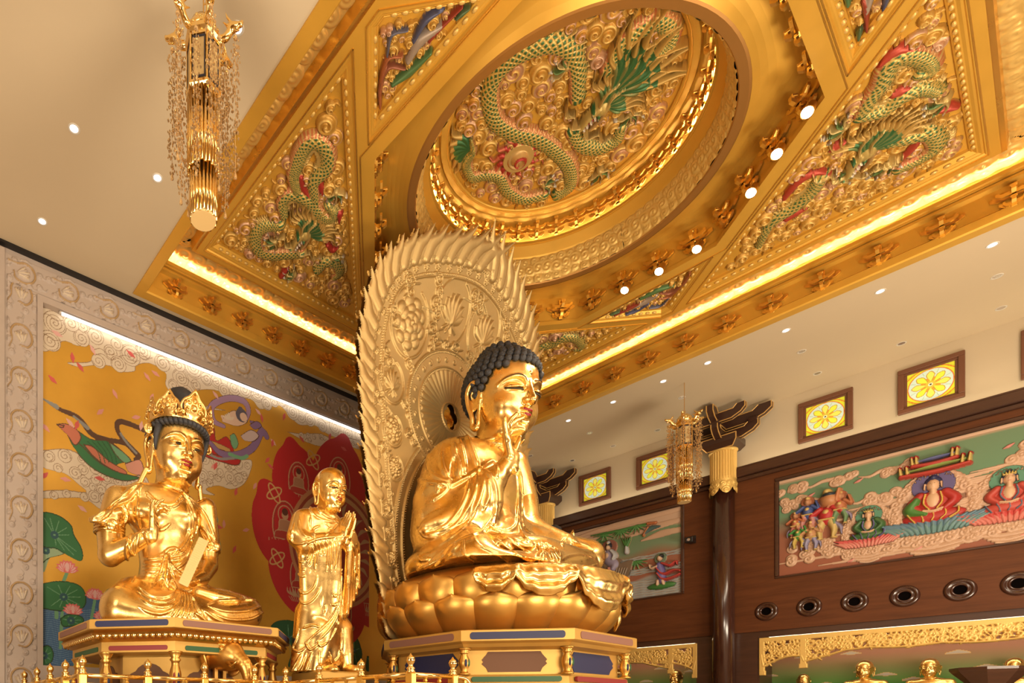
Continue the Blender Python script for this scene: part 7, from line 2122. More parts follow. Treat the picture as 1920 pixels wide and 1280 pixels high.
# windows
GLASSM, _nt, _b = new_mat('lit_stained_glass')
_a = N(_nt, 'ShaderNodeAttribute', attribute_name='Col'); _nt.links.new(_a.outputs['Color'], _b.inputs['Base Color']); _nt.links.new(_a.outputs['Color'], _b.inputs['Emission Color'])
_b.inputs['Emission Strength'].default_value = 0.48; _b.inputs['Roughness'].default_value = 0.3
WINB = mat('window_frame_wood', (0.17, 0.065, 0.032), 0.4)
def window(n, yc):
    zc = 10.62
    t = empty('window_%d' % n, (XR, yc, zc)); structure(t)
    b = MB()
    for o_, i_, x0 in ((0.62, 0.50, -0.10), (0.53, 0.44, -0.05)):
        for a, c, d, e in ((-o_, o_, i_, o_), (-o_, o_, -o_, -i_), (-o_, -i_, -i_, i_), (i_, o_, -i_, i_)): b.bbox(x0, 0.0, a, c, d, e, 0.012)
    b.build('window_frame', WINB, t)
    Fd = Field(-0.44, 0.44, -0.44, 0.44, 0.009, (0.62, 0.60, 0.03))
    OR, WH, YL, BK = (0.60, 0.13, 0.02), (0.55, 0.66, 0.52), (0.66, 0.70, 0.05), (0.10, 0.05, 0.01)
    Fd.Z[:] = 0.0
    Fd.disk(0, 0, 0.435, None, OR); Fd.disk(0, 0, 0.415, None, WH)
    for k in range(8):
        a = k*PI/4
        Fd.stroke([(0.40*math.cos(a+0.39), 0.40*math.sin(a+0.39)), (0.3*math.cos(a+0.39), 0.3*math.sin(a+0.39))], 0.006, (0.35, 0.45, 0.3), None)
        P = [(0.05*math.cos(a), 0.05*math.sin(a)), (0.2*math.cos(a-0.30), 0.2*math.sin(a-0.30)), (0.29*math.cos(a-0.25), 0.29*math.sin(a-0.25)), (0.36*math.cos(a), 0.36*math.sin(a)), (0.29*math.cos(a+0.25), 0.29*math.sin(a+0.25)), (0.2*math.cos(a+0.30), 0.2*math.sin(a+0.30))]
        Fd.poly(P, YL if k % 2 else (0.74, 0.68, 0.10), smooth=40, edge=(0.45, 0.24, 0.03), ew=0.008)
        Fd.stroke([(0.12*math.cos(a+0.39), 0.12*math.sin(a+0.39)), (0.17*math.cos(a+0.39), 0.17*math.sin(a+0.39))], 0.03, (0.66, 0.30, 0.03), None)
    Fd.disk(0, 0, 0.10, None, (0.6, 0.45, 0.05)); Fd.disk(0, 0, 0.045, None, (0.7, 0.75, 0.5)); Fd.disk(0, 0, 0.022, None, BK)
    for sx in (-1, 1):
        for sy in (-1, 1): Fd.stroke([(sx*0.44, sy*0.28), (sx*0.38, sy*0.33), (sx*0.28, sy*0.41), (sx*0.2, sy*0.44)], 0.012, OR, None); Fd.stroke([(sx*0.30, sy*0.44), (sx*0.36, sy*0.38), (sx*0.44, sy*0.33)], 0.006, (0.45, 0.40, 0.02), None)
    Fd.mesh('stained_glass_pane', GLASSM, frame_M((-0.012, 0, 0), (0, -1, 0), (0, 0, 1), (-1, 0, 0)), t)
for n, y in enumerate((11.20, 9.02, 4.31, 2.15, -0.01)): window(n+1, y)
# columns and their brackets
GEDGE = mat('gold_edge', (0.72, 0.42, 0.13), 0.45, 0.4)
DGM = mat('bracket_lacquer', (0.050, 0.020, 0.013), 0.3, coat=0.2)
def gold_arm(w, h, th, ax, off, z, far=None):
    """upcurved beam; ax 'y' runs along the wall, 'x' runs out from it"""
    P = [(-w, h), (-w, h*0.62), (-w*0.86, h*0.30), (-w*0.55, 0.0), (w*0.55, 0.0), (w*0.86, h*0.30), (w, h*0.62), (w, h), (w*0.74, h), (w*0.62, h*0.72), (-w*0.62, h*0.72), (-w*0.74, h)]
    if ax == 'x': P = [(0, 0), (w*0.62, 0), (w*0.88, h*0.30), (w, h*0.62), (w, h), (w*0.74, h), (w*0.62, h*0.72), (0, h*0.72)]
    def T(a, q, s): return (off[0]+s, off[1]+a, z+q) if ax == 'y' else (off[0]-a, off[1]+s, z+q)
    d = MB(); d.rings([[T(a, q, -th/2) for a, q in P], [T(a, q, th/2) for a, q in P]])
    g = MB()
    for s in (-th/2, th/2):
        for rng in ([P[:8], P[8:]] if ax == 'y' else [P]): g.tube([T(a, q, s) for a, q in rng], 0.016, 6)
    return d, g
def column(yc, label):
    t = empty('column', (23.12, yc, 0), 0, label, 'column', 'round lacquered columns of the right wall')
    b = MB(); b.lathe([(0.31, 0.0), (0.31, 10.2)], 40); b.build('shaft', LACQ, t, True)
    b = MB()
    n = 30; R = []
    for z in (9.32, 10.28):
        R.append([((0.345+0.022*(k % 4 in (1, 2)))*math.cos(2*PI*k/(n*4)), (0.345+0.022*(k % 4 in (1, 2)))*math.sin(2*PI*k/(n*4)), z) for k in range(n*4)])
    b.rings(R); b.lathe([(0.36, 10.24), (0.40, 10.27), (0.40, 10.31), (0.3, 10.31)], 40); b.build('fluted_collar', GOLD_R, t)
    Fd = Field(0, 2*PI*0.34, 0, 0.62, 0.011, (1, 1, 1)); L = 2*PI*0.34
    Fd.K[:] = 1; Fd.Z[:] = 0.01
    for k in range(6):
        u = (k+0.5)*L/6
        Fd.curl(u, 0.16, 0.13, 0, 1 if k % 2 else -1, 0.04, None, None, 1, 1.5); Fd.curl(u+0.07, 0.36, 0.10, 2, 1, 0.035, None, None, 1, 1.5); Fd.curl(u-0.09, 0.38, 0.09, 1, -1, 0.035, None, None, 1, 1.4)
    low = 0.24-0.20*np.abs(np.sin((Fd.U)/L*PI*6))**0.7
    keep = np.broadcast_to(Fd.V > low, Fd.Z.shape)
    o = Fd.mesh('scroll_collar', GOLD_R, np.eye(4), t, keep=keep, colr=False)
    co = np.empty(len(o.data.vertices)*3, np.float32); o.data.vertices.foreach_get('co', co); co = co.reshape(-1, 3)
    a = co[:, 0]/L*2*PI; r = 0.345+co[:, 2]
    o.data.vertices.foreach_set('co', np.stack([r*np.cos(a), r*np.sin(a), 8.78+co[:, 1]], 1).astype(np.float32).ravel()); o.data.update()
    d = MB(); g = MB()
    q = MB(); q.rings([[(-0.36, -0.36, 10.31), (0.36, -0.36, 10.31), (0.36, 0.36, 10.31), (-0.36, 0.36, 10.31)], [(-0.48, -0.48, 10.48), (0.48, -0.48, 10.48), (0.48, 0.48, 10.48), (-0.48, 0.48, 10.48)], [(-0.48, -0.48, 10.68), (0.48, -0.48, 10.68), (0.48, 0.48, 10.68), (-0.48, 0.48, 10.68)]]); d.add(q.V, q.F)
    for c in ((-1, -1), (-1, 1)):
        g.tube([(c[0]*0.36, c[1]*0.36, 10.31), (c[0]*0.48, c[1]*0.48, 10.48), (c[0]*0.48, c[1]*0.48, 10.68)], 0.018, 6)
    g.tube([(-0.36, -0.36, 10.31), (-0.36, 0.36, 10.31)], 0.018, 6); g.tube([(-0.48, -0.48, 10.68), (-0.48, 0.48, 10.68)], 0.018, 6)
    for ax, w, h, th, off, z in (('y', 0.95, 0.42, 0.18, (0, 0), 10.62), ('x', 0.85, 0.42, 0.18, (0, 0), 10.62), ('y', 1.28, 0.46, 0.18, (0.05, 0), 11.02), ('x', 1.25, 0.46, 0.18, (0, 0), 11.02), ('y', 0.80, 0.40, 0.16, (-0.72, 0), 11.04)):
        a_, g_ = gold_arm(w, h, th, ax, off, z); d.add(a_.V, a_.F); g.add(g_.V, g_.F)
    for x, y, z in ((0, -0.82, 11.0), (0, 0.82, 11.0), (-0.75, 0, 11.0)): d.bbox(x-0.13, x+0.13, y-0.13, y+0.13, z, z+0.12, 0.02)
    br = d.build('bracket_set', DGM, t); g.build('gold_edging', GEDGE, br)
column(6.77, 'dark lacquered column beside the small hanging lantern, under a black and gold bracket set')
column(13.05, 'far lacquered column with gold collar just right of the colossal figure\'s chest')

# carved polychrome reliefs
CP = (0.62, 0.40, 0.27); CPE = (0.50, 0.29, 0.17)
def cl_patch(Fd, u, v, w, h, n, seed, tail=0):
    r = random.Random(seed)
    for i in range(n):
        x, y = u+r.uniform(-1, 1)*w, v+r.uniform(-1, 1)*h
        Fd.curl(x, y, 0.13*r.uniform(0.7, 1.2), r.uniform(0, 6), r.choice((-1, 1)), 0.045, CP, CPE, 1, 1.6, 0.7)
    if tail: Fd.stroke([(u, v), (u+tail*0.4, v+0.05), (u+tail*0.7, v-0.04), (u+tail, v+0.02)], [0.07, 0.05, 0.035, 0.01], CP, 0.035, 1)
def seated(Fd, u, v, s, robe, robe2, halo, lotus, skin=(0.68, 0.42, 0.25), hair=(0.03, 0.035, 0.10), crown=None, clouds=1):
    """(u, v) centre of the lap, s = height from lap to crown"""
    r = random.Random(int(u*100))
    if clouds:
        for k in range(30):
            a = -0.5+4.2*k/29; Fd.curl(u+s*0.62*math.cos(a)*(1 if abs(math.cos(a)) < 0.9 else 1.1), v+s*0.32+s*0.85*math.sin(a)-0.1*s, 0.10*s+0.03, r.uniform(0, 6), 1, 0.05, CP, CPE, 1, 1.5, 0.7)
        for k in range(34): Fd.curl(u+r.uniform(-0.72, 0.72)*s, v-s*r.uniform(0.30, 0.68), 0.11*s+0.03, r.uniform(0, 6), 1, 0.05, CP, CPE, 1, 1.5, 0.7)
        for k in range(6): Fd.stroke([(u-s*(0.6-0.07*k), v-s*(0.68+0.06*k)), (u, v-s*(0.74+0.06*k)), (u+s*(0.65-0.08*k), v-s*(0.66+0.06*k))], 0.03*s, CP if k % 2 else CPE, 0.04, 1)
    Fd.disk(u, v+s*0.80, s*0.38, 0.06, halo, 2)
    for row, c in ((0, lotus[0]), (1, lotus[1])):
        for k in range(15):
            x = u+(k-7)*s*0.092; y = v-s*0.12-0.11*s*row-0.05*s*(1-((k-7)/7)**2)
            lean = (k-7)*0.09
            Fd.stroke([(x, y-s*0.12), (x+lean*s*0.2, y), (x+lean*s*0.55, y+s*0.10)], [s*0.05, s*0.075, s*0.02], c, 0.10+0.01*row, 3, 8)
    Fd.disk(u, v+s*0.02, s*0.56, 0.16, robe, 3, ry=s*0.17, dome=True)
    for k in range(5): Fd.stroke([(u-s*0.45+k*s*0.22, v+s*0.13), (u-s*0.38+k*s*0.2, v+s*0.0), (u-s*0.32+k*s*0.15, v-s*0.1)], s*0.02, robe2, 0.175, 3, 10)
    Fd.disk(u, v+s*0.38, s*0.30, 0.16, robe, 3, ry=s*0.30, dome=True)
    Fd.disk(u, v+s*0.40, s*0.17, 0.19, skin, 3, ry=s*0.25, dome=True)
    for sg in (-1, 1):
        Fd.stroke([(u+sg*s*0.22, v+s*0.56), (u+sg*s*0.36, v+s*0.36), (u+sg*s*0.20, v+s*0.16)], [s*0.11, s*0.12, s*0.08], robe, 0.19, 3, 14)
        Fd.stroke([(u+sg*s*0.13, v+s*0.58), (u+sg*s*0.16, v+s*0.35), (u+sg*s*0.07, v+s*0.18)], s*0.022, robe2, 0.21, 3, 12)
    Fd.stroke([(u-s*0.16, v+s*0.16), (u, v+s*0.12), (u+s*0.16, v+s*0.16)], s*0.05, skin, 0.21, 3, 8)
    Fd.stroke([(u, v+s*0.6), (u, v+s*0.70)], s*0.08, skin, 0.17, 3, 5)
    Fd.disk(u, v+s*0.84, s*0.175, 0.14, hair, 3, ry=s*0.20, dome=True); Fd.disk(u, v+s*0.99, s*0.08, 0.13, hair, 3, dome=True)
    Fd.disk(u, v+s*0.80, s*0.130, 0.20, skin, 3, ry=s*0.165, dome=True)
    Fd.stroke([(u, v+s*0.82), (u, v+s*0.775)], s*0.018, skin, 0.225, 3, 4)
    for sg in (-1, 1): Fd.stroke([(u+sg*s*0.03, v+s*0.825), (u+sg*s*0.08, v+s*0.83)], s*0.008, (0.2, 0.1, 0.06), 0.215, 3, 4); Fd.stroke([(u+sg*s*0.14, v+s*0.84), (u+sg*s*0.15, v+s*0.72)], s*0.022, skin, 0.18, 3, 5)
    Fd.stroke([(u-s*0.025, v+s*0.735), (u+s*0.025, v+s*0.735)], s*0.008, (0.5, 0.1, 0.08), 0.215, 3, 4)
    if crown:
        for k in range(5): Fd.stroke([(u+(k-2)*s*0.05, v+s*0.93), (u+(k-2)*s*0.065, v+s*1.03-abs(k-2)*0.02)], [s*0.035, s*0.01], crown, 0.20, 3, 5)
def guardian(Fd, u, v, s, c1, c2):
    G = (0.62, 0.42, 0.14)
    Fd.disk(u, v+s*0.80, s*0.18, 0.08, (0.33, 0.11, 0.05), 3)
    for sg in (-1, 1):
        Fd.stroke([(u+sg*s*0.08, v+s*0.30), (u+sg*s*0.14, v+s*0.10), (u+sg*s*0.12, v-s*0.10)], [s*0.09, s*0.07, s*0.04], c2, 0.15, 3, 10); Fd.disk(u+sg*s*0.13, v-s*0.12, s*0.07, 0.16, G, 3, ry=s*0.03, dome=True)
        Fd.stroke([(u+sg*s*0.12, v+s*0.62), (u+sg*s*0.28, v+s*0.50), (u+sg*s*0.22, v+s*0.66+sg*0.1*s)], [s*0.08, s*0.06, s*0.04], c1, 0.18, 3, 10)
        Fd.stroke([(u+sg*s*0.1, v+s*0.3), (u+sg*s*0.25, v+s*0.12), (u+sg*s*0.28, v-s*0.08)], [s*0.03, s*0.05, s*0.01], (0.25, 0.22, 0.33), 0.12, 3, 10)
    Fd.disk(u, v+s*0.45, s*0.16, 0.20, c1, 3, ry=s*0.24, dome=True); Fd.stroke([(u-s*0.13, v+s*0.34), (u+s*0.13, v+s*0.34)], s*0.035, G, 0.22, 3, 5); Fd.disk(u, v+s*0.52, s*0.09, 0.23, G, 3, dome=True)
    Fd.disk(u, v+s*0.78, s*0.10, 0.20, (0.50, 0.24, 0.12), 3, ry=s*0.12, dome=True); Fd.disk(u, v+s*0.90, s*0.075, 0.19, G, 3, dome=True)
def wall_relief(r, name, label, draw, h):
    Fd = Field(-r[1], -r[0], r[2], r[3], h, (0.5, 0.3, 0.2))
    Fd.K[:] = 0
    draw(Fd)
    t = empty(name, (XW, 0, 0), 0, label, 'wall relief')
    M = frame_M((0.03, 0, 0), (0, -1, 0), (0, 0, 1), (-1, 0, 0))
    back = Fd.Z.copy(); K = Fd.K.copy()
    Fd.Z[:] = 0; Fd.K[:] = 1
    Z0 = Fd.Z; C0 = Fd.C
    g = Field(-r[1], -r[0], r[2], r[3], 0.04); g.K[:] = 1
    v = (g.V-r[2])/(r[3]-r[2])+0*g.U
    g.C = Fd.G(g.U+0*g.V, v) if hasattr(Fd, 'G') else g.C
    g.mesh('painted_ground', PAINT, M, t)
    Fd.Z = back; Fd.K = K
    Fd.mesh('cloud_relief', PAINTED2, M, t, classes=[1], skirt=0.02)
    Fd.mesh('halo_disc', PAINTED2, M, t, classes=[2], skirt=0.02)
    Fd.mesh('figures', PAINTED2, M, t, classes=[3], skirt=0.02)
PAINTED2 = mat('polychrome_relief', (1, 1, 1), 0.45, 0.0, attr='Col')
def blend(v, stops):
    out = np.zeros(v.shape+(3,), np.float32)
    xs = [s[0] for s in stops]
    for c in range(3): out[..., c] = np.interp(v, xs, [s[1][c] for s in stops])
    return out
def draw1(Fd):
    Fd.G = lambda u, v: blend(v+0*u, [(0, (0.30, 0.095, 0.05)), (0.42, (0.30, 0.11, 0.06)), (0.52, (0.24, 0.17, 0.11)), (0.62, (0.13, 0.25, 0.14)), (0.95, (0.15, 0.24, 0.13)), (0.97, (0.5, 0.31, 0.2))])
    r = random.Random(3)
    for k in range(30):
        v = 6.05+(k/30)**0.9*1.9; u = r.uniform(-5.5, -1); L = r.uniform(1.0, 3.2)
        Fd.stroke([(u, v), (u+L, v+0.02)], [0.01, 0.045, 0.045, 0.01], CP, 0.03, 1, 8)
    Fd.stroke([(-5.36, 8.90), (2.0, 8.90)], 0.05, CP, 0.02, 1, 4)
    for u, v, w, h_, n, tl in ((-5.1, 8.55, 0.3, 0.14, 8, 0.4), (-5.0, 8.1, 0.35, 0.14, 9, 0.9), (-3.9, 8.55, 0.28, 0.09, 7, -1.0), (-2.75, 8.45, 0.28, 0.10, 8, -0.8), (-3.0, 7.75, 0.35, 0.12, 10, -0.8), (-0.2, 8.2, 0.35, 0.15, 9, 1.0), (-0.5, 8.1, 0.25, 0.2, 8, 0.5), (0.7, 8.4, 0.4, 0.2, 9, 0.8), (0.3, 7.6, 0.5, 0.12, 9, 0.7)): cl_patch(Fd, u, v, w, h_, n, int(u*50)+9, tl)
    for q in ((-4.6, 8.25), (-3.55, 8.35), (-2.4, 8.1), (-2.3, 7.15), (-0.6, 6.75), (-0.55, 6.05), (-2.35, 6.1), (-3.7, 6.05), (-0.8, 8.35), (-2.0, 8.5)): Fd.stroke([(q[0]-0.08, q[1]-0.03), q, (q[0]+0.09, q[1]+0.05)], [0.01, 0.04, 0.01], (0.62, 0.24, 0.2), 0.045, 1, 8)
    def at(px, py): return yz(px, py)
    p = at(1540, 1038)
    for k in range(26): Fd.curl(p[0]+r.uniform(-0.75, 0.75), p[1]+r.uniform(-0.15, 0.6), 0.14, r.uniform(0, 6), 1, 0.05, CP, CPE, 1, 1.5, 0.7)
    RDc, BLc = (0.45, 0.03, 0.03), (0.06, 0.09, 0.25)
    for px, py, s, a, c in ((1492, 1002, 0.72, (0.45, 0.14, 0.06), (0.35, 0.1, 0.08)), (1515, 985, 0.9, BLc, (0.5, 0.22, 0.2)), (1575, 975, 0.9, (0.45, 0.16, 0.07), (0.15, 0.25, 0.12)), (1497, 1022, 0.72, (0.06, 0.24, 0.05), (0.55, 0.40, 0.1)), (1521, 1025, 0.82, (0.50, 0.26, 0.12), (0.28, 0.26, 0.4)), (1550, 1000, 1.2, RDc, (0.55, 0.40, 0.14))):
        q = at(px, py); guardian(Fd, q[0], q[1], s, a, c)
    q = at(1556, 938); Fd.disk(q[0], q[1], 0.24, 0.3, (0.50, 0.22, 0.09), 3, ry=0.22, dome=True); Fd.disk(q[0], q[1]+0.14, 0.2, 0.31, (0.02, 0.03, 0.04), 3, ry=0.09, dome=True); Fd.disk(q[0]-0.05, q[1]+0.25, 0.11, 0.26, (0.60, 0.42, 0.14), 3, dome=True)
    Fd.stroke([at(1570, 938), at(1575, 918)], [0.09, 0.06], (0.52, 0.20, 0.09), 0.25, 3, 6)
    q = at(1629, 1004); seated(Fd, q[0], q[1], 0.74, (0.05, 0.13, 0.04), (0.12, 0.08, 0.25), (0.10, 0.26, 0.17), ((0.58, 0.10, 0.09), (0.62, 0.22, 0.17)), crown=(0.6, 0.42, 0.12))
    q = at(1750, 968); seated(Fd, q[0], q[1], 1.06, (0.42, 0.03, 0.025), (0.66, 0.42, 0.08), (0.12, 0.10, 0.24), ((0.11, 0.20, 0.27), (0.13, 0.24, 0.24)))
    q0 = (q[0]-0.30, q[1]+0.50); Fd.stroke([q0, (q0[0]-0.12, q0[1]-0.25), (q0[0]+0.15, q0[1]-0.42)], [0.10, 0.16, 0.08], (0.07, 0.20, 0.04), 0.22, 3, 10)
    q = at(1893, 950); seated(Fd, q[0], q[1], 0.88, (0.50, 0.07, 0.05), (0.08, 0.16, 0.22), (0.10, 0.26, 0.17), ((0.55, 0.07, 0.06), (0.60, 0.18, 0.14)), crown=(0.6, 0.42, 0.12))
    # tiered parasol over the middle figure
    a = at(1752, 885)
    for w, v0, c in ((0.62, 0.0, (0.45, 0.05, 0.035)), (0.40, 0.22, (0.45, 0.05, 0.035))):
        Fd.stroke([(a[0]-w, a[1]+v0+0.04), (a[0], a[1]+v0), (a[0]+w, a[1]+v0+0.04)], [0.06, 0.08, 0.06], c, 0.20, 3, 20); Fd.stroke([(a[0]-w*0.8, a[1]+v0+0.14), (a[0], a[1]+v0+0.16), (a[0]+w*0.9, a[1]+v0+0.16)], [0.02, 0.06, 0.03], (0.25, 0.33, 0.08) if w > 0.5 else (0.12, 0.14, 0.30), 0.18, 3, 16)
        for sg in (-1, -0.8, 0.8, 1): Fd.stroke([(a[0]+sg*w, a[1]+v0+0.10), (a[0]+sg*w*1.03, a[1]+v0+0.26)], [0.045, 0.03], (0.62, 0.45, 0.14), 0.22, 3, 6); Fd.disk(a[0]+sg*w*1.03, a[1]+v0+0.28, 0.05, 0.23, (0.35, 0.02, 0.02), 3, dome=True)
wall_relief(R1, 'figure_relief', 'long painted relief with three seated haloed figures and a crowd of guardians', draw1, 0.0125)
def draw2(Fd):
    Fd.G = lambda u, v: blend(v+0.03*np.sin(u*3), [(0, (0.36, 0.36, 0.34)), (0.22, (0.36, 0.35, 0.32)), (0.25, (0.33, 0.12, 0.07)), (0.48, (0.35, 0.14, 0.08)), (0.60, (0.20, 0.28, 0.17)), (0.80, (0.17, 0.27, 0.14)), (0.84, (0.60, 0.40, 0.28)), (1, (0.6, 0.4, 0.28))])
    WV = (0.42, 0.42, 0.40)
    for v0, v1 in ((5.85, 6.5), (6.75, 6.95), (7.25, 7.4)):
        n = int((v1-v0)/0.045)
        for k in range(n+1):
            v = v0+k*0.045; Fd.stroke([(-12.3+i*0.35, v+0.03*((i+k) % 2)) for i in range(13)], 0.022, WV if k % 2 else (0.34, 0.36, 0.36), 0.02, 1, 90)
    for u0, v0, u1, v1 in ((-12.2, 8.7, -8.1, 8.85), (-9.9, 8.25, -8.2, 8.45), (-12.2, 8.3, -10.9, 8.5), (-9.4, 8.0, -8.1, 8.1)): Fd.stroke([(u0, v0), ((u0+u1)/2, (v0+v1)/2+0.05), (u1, v1)], [0.03, 0.13, 0.09], CP, 0.03, 1)
    def P(L): return yzs(930, 940, 6.4, L)
    LF = (0.06, 0.20, 0.05)
    for c, n in (((1500, 350), 9), ((1690, 290), 8), ((1300, 400), 6), ((1680, 720), 8), ((1200, 500), 6)):
        q = P([c])[0]
        for k in range(n):
            a = PI+PI*k/(n-1)*1.0; Fd.stroke([q, (q[0]+0.42*math.cos(a), q[1]+0.30*math.sin(a))], [0.045, 0.01], LF if k % 2 else (0.10, 0.28, 0.08), 0.07, 3, 6)
    Fd.stroke(P([(1140, 410), (1300, 380), (1500, 340), (1800, 270), (1900, 260)]), [0.02, 0.05, 0.05, 0.02], LF, 0.06, 3)
    q = P([(1860, 320)])[0]; Fd.stroke([(q[0]-0.2, q[1]-0.15), q, (q[0]+0.3, q[1])], [0.04, 0.10, 0.03], (0.08, 0.14, 0.14), 0.09, 3, 10); Fd.stroke([(q[0]-0.25, q[1]-0.2), (q[0]-0.1, q[1]+0.05)], 0.05, (0.45, 0.15, 0.05), 0.1, 3, 6); Fd.stroke([(q[0]-0.1, q[1]+0.2), (q[0]+0.15, q[1]+0.16)], 0.06, (0.5, 0.16, 0.06), 0.1, 3, 6)
    ROCK = (0.22, 0.15, 0.10)
    Fd.poly(P([(1500, 740), (1640, 700), (1640, 760), (1600, 900), (1560, 1010), (1480, 1000), (1350, 940), (1300, 700), (1500, 690)]), ROCK, 0.10, 3, smooth=60)
    for k in range(7): Fd.stroke(P([(1400+30*k, 800), (1390+26*k, 900), (1410+22*k, 980)]), 0.03, (0.27, 0.19, 0.12), 0.13, 3, 10)
    u, v = P([(1360, 770)])[0]; s = 0.88
    Fd.disk(u, v+s*0.80, s*0.34, 0.07, (0.28, 0.11, 0.08), 2)
    WT, VI, SKN = (0.50, 0.50, 0.52), (0.33, 0.28, 0.40), (0.68, 0.45, 0.30)
    Fd.stroke([(u, v+s*0.5), (u+s*0.05, v+s*0.2), (u+s*0.25, v+s*0.0), (u+s*0.2, v-s*0.2)], [s*0.22, s*0.24, s*0.20, s*0.12], VI, 0.22, 3); Fd.disk(u-s*0.02, v+s*0.42, s*0.16, 0.25, SKN, 3, ry=s*0.24, dome=True)
    for sg in (-1, 1): Fd.stroke([(u+sg*s*0.14, v+s*0.62), (u+sg*s*0.28, v+s*0.40), (u+sg*s*0.22, v+s*0.22)], [s*0.08, s*0.10, s*0.08], WT, 0.26, 3, 10)
    Fd.disk(u, v+s*0.86, s*0.15, 0.2, (0.02, 0.02, 0.03), 3, ry=s*0.18, dome=True); Fd.disk(u, v+s*0.98, s*0.09, 0.21, WT, 3, ry=s*0.13, dome=True); Fd.disk(u, v+s*0.78, s*0.11, 0.25, SKN, 3, ry=s*0.15, dome=True); Fd.disk(u, v+s*0.95, s*0.04, 0.25, (0.65, 0.42, 0.1), 3, dome=True)
    Fd.stroke([(u+s*0.05, v-s*0.15), (u+s*0.1, v-s*0.3)], s*0.08, (0.55, 0.22, 0.16), 0.26, 3, 6)
    q = P([(1570, 560)])[0]; Fd.stroke([(q[0], q[1]-0.15), (q[0], q[1]+0.05)], [0.09, 0.05], WT, 0.14, 3, 6)
    for k in range(4): Fd.stroke([(q[0], q[1]), (q[0]+(k-1.5)*0.10, q[1]+0.40)], [0.02, 0.05, 0.01], LF, 0.12, 3, 8)
    def Q(L): return yzs(1220, 813, 2.742, L)
    u, v = yz(1240, 1095); s = 1.0; Fd.disk(u-0.02, v+s*0.95, s*0.20, 0.07, (0.17, 0.24, 0.16), 2); Fd.disk(u, v-0.05, 0.48, 0.12, LF, 3, ry=0.13, dome=True)
    Fd.stroke([(u-0.05, v+s*0.7), (u, v+s*0.4), (u+0.05, v+s*0.1)], [s*0.13, s*0.16, s*0.13], (0.16, 0.13, 0.33), 0.2, 3); Fd.stroke([(u-0.1, v+s*0.66), (u-0.3, v+s*0.62), (u-0.35, v+s*0.76)], [s*0.07, s*0.05, s*0.03], SKN, 0.22, 3, 8)
    for L in ([(u+0.05, v+s*0.75), (u+0.3, v+s*0.62), (u+0.5, v+s*0.72), (u+0.55, v+s*0.6)], [(u-0.12, v+s*0.6), (u+0.1, v+s*0.35), (u+0.45, v+s*0.42), (u+0.8, v+s*0.3)], [(u-0.1, v+s*0.4), (u+0.12, v+s*0.15), (u+0.5, v+s*0.2), (u+0.75, v+s*0.32)]): Fd.stroke(L, [0.05, 0.06, 0.05, 0.02], (0.50, 0.06, 0.05), 0.22, 3)
    Fd.disk(u-0.03, v+s*0.95, s*0.10, 0.22, SKN, 3, ry=s*0.12, dome=True); Fd.disk(u+0.02, v+s*1.02, s*0.09, 0.2, (0.02, 0.02, 0.02), 3, dome=True)
    for sg in (-1, 1): Fd.stroke([(u+sg*0.08, v+0.12), (u+sg*0.1, v+0.0)], [0.08, 0.06], SKN, 0.2, 3, 5)
wall_relief(R2, 'figure_relief', 'painted relief of a haloed figure on a rock facing a figure on a leaf', draw2, 0.014)

# round air nozzles
for k, y in enumerate((5.67, 4.63, 3.62, 2.61, 1.60, 0.64)):
    t = empty('air_nozzle', (23.33, y, 4.82), 0, 'round brown air nozzle, %s' % ('farthest left of the row' if k == 0 else 'cut by the right edge' if k == 5 else '%s from the left in the row' % _ord[k]), 'air nozzle', 'round air nozzles in the wooden wall')
    b = MB(); b.lathe([(0.30, 0.0), (0.30, -0.02), (0.26, -0.045), (0.21, -0.05), (0.20, -0.02), (0.165, -0.06), (0.13, -0.065), (0.12, -0.03), (0.12, 0.0)], 32, axis='x', cap=False); b.build('ring', LACQ, t, True)
    b = MB(); b.lathe([(0.001, -0.02), (0.125, -0.02), (0.125, 0.0), (0.001, 0.0)], 24, axis='x'); b.build('opening', mat('duct_shade_black', (0.004, 0.003, 0.003), 1.0, spec=0.0), t)  # opaque black disc: the dark inside of the duct is painted
# security camera
t = empty('security_camera', (23.33, 7.70, 7.58), 0, 'small black camera on the wooden wall left of the column', 'camera')
b = MB(); b.bbox(-0.04, 0.0, -0.08, 0.08, -0.02, 0.18, 0.01); b.tube([(0, 0, 0.1), (-0.12, 0, 0.1), (-0.2, -0.02, 0.0)], 0.03, 8); b.build('mount', BLACK, t)
b = MB(); b.bbox(-0.42, -0.08, -0.11, 0.09, -0.12, 0.04, 0.02); b.bbox(-0.48, -0.40, -0.13, 0.11, -0.14, 0.06, 0.02); b.build('body', BLACK, t)
b = MB(); b.lathe([(0.001, -0.49), (0.05, -0.485), (0.055, -0.47)], 14, c=(-0.01, -0.04), axis='x'); b.build('lens', DL_OFF, t)

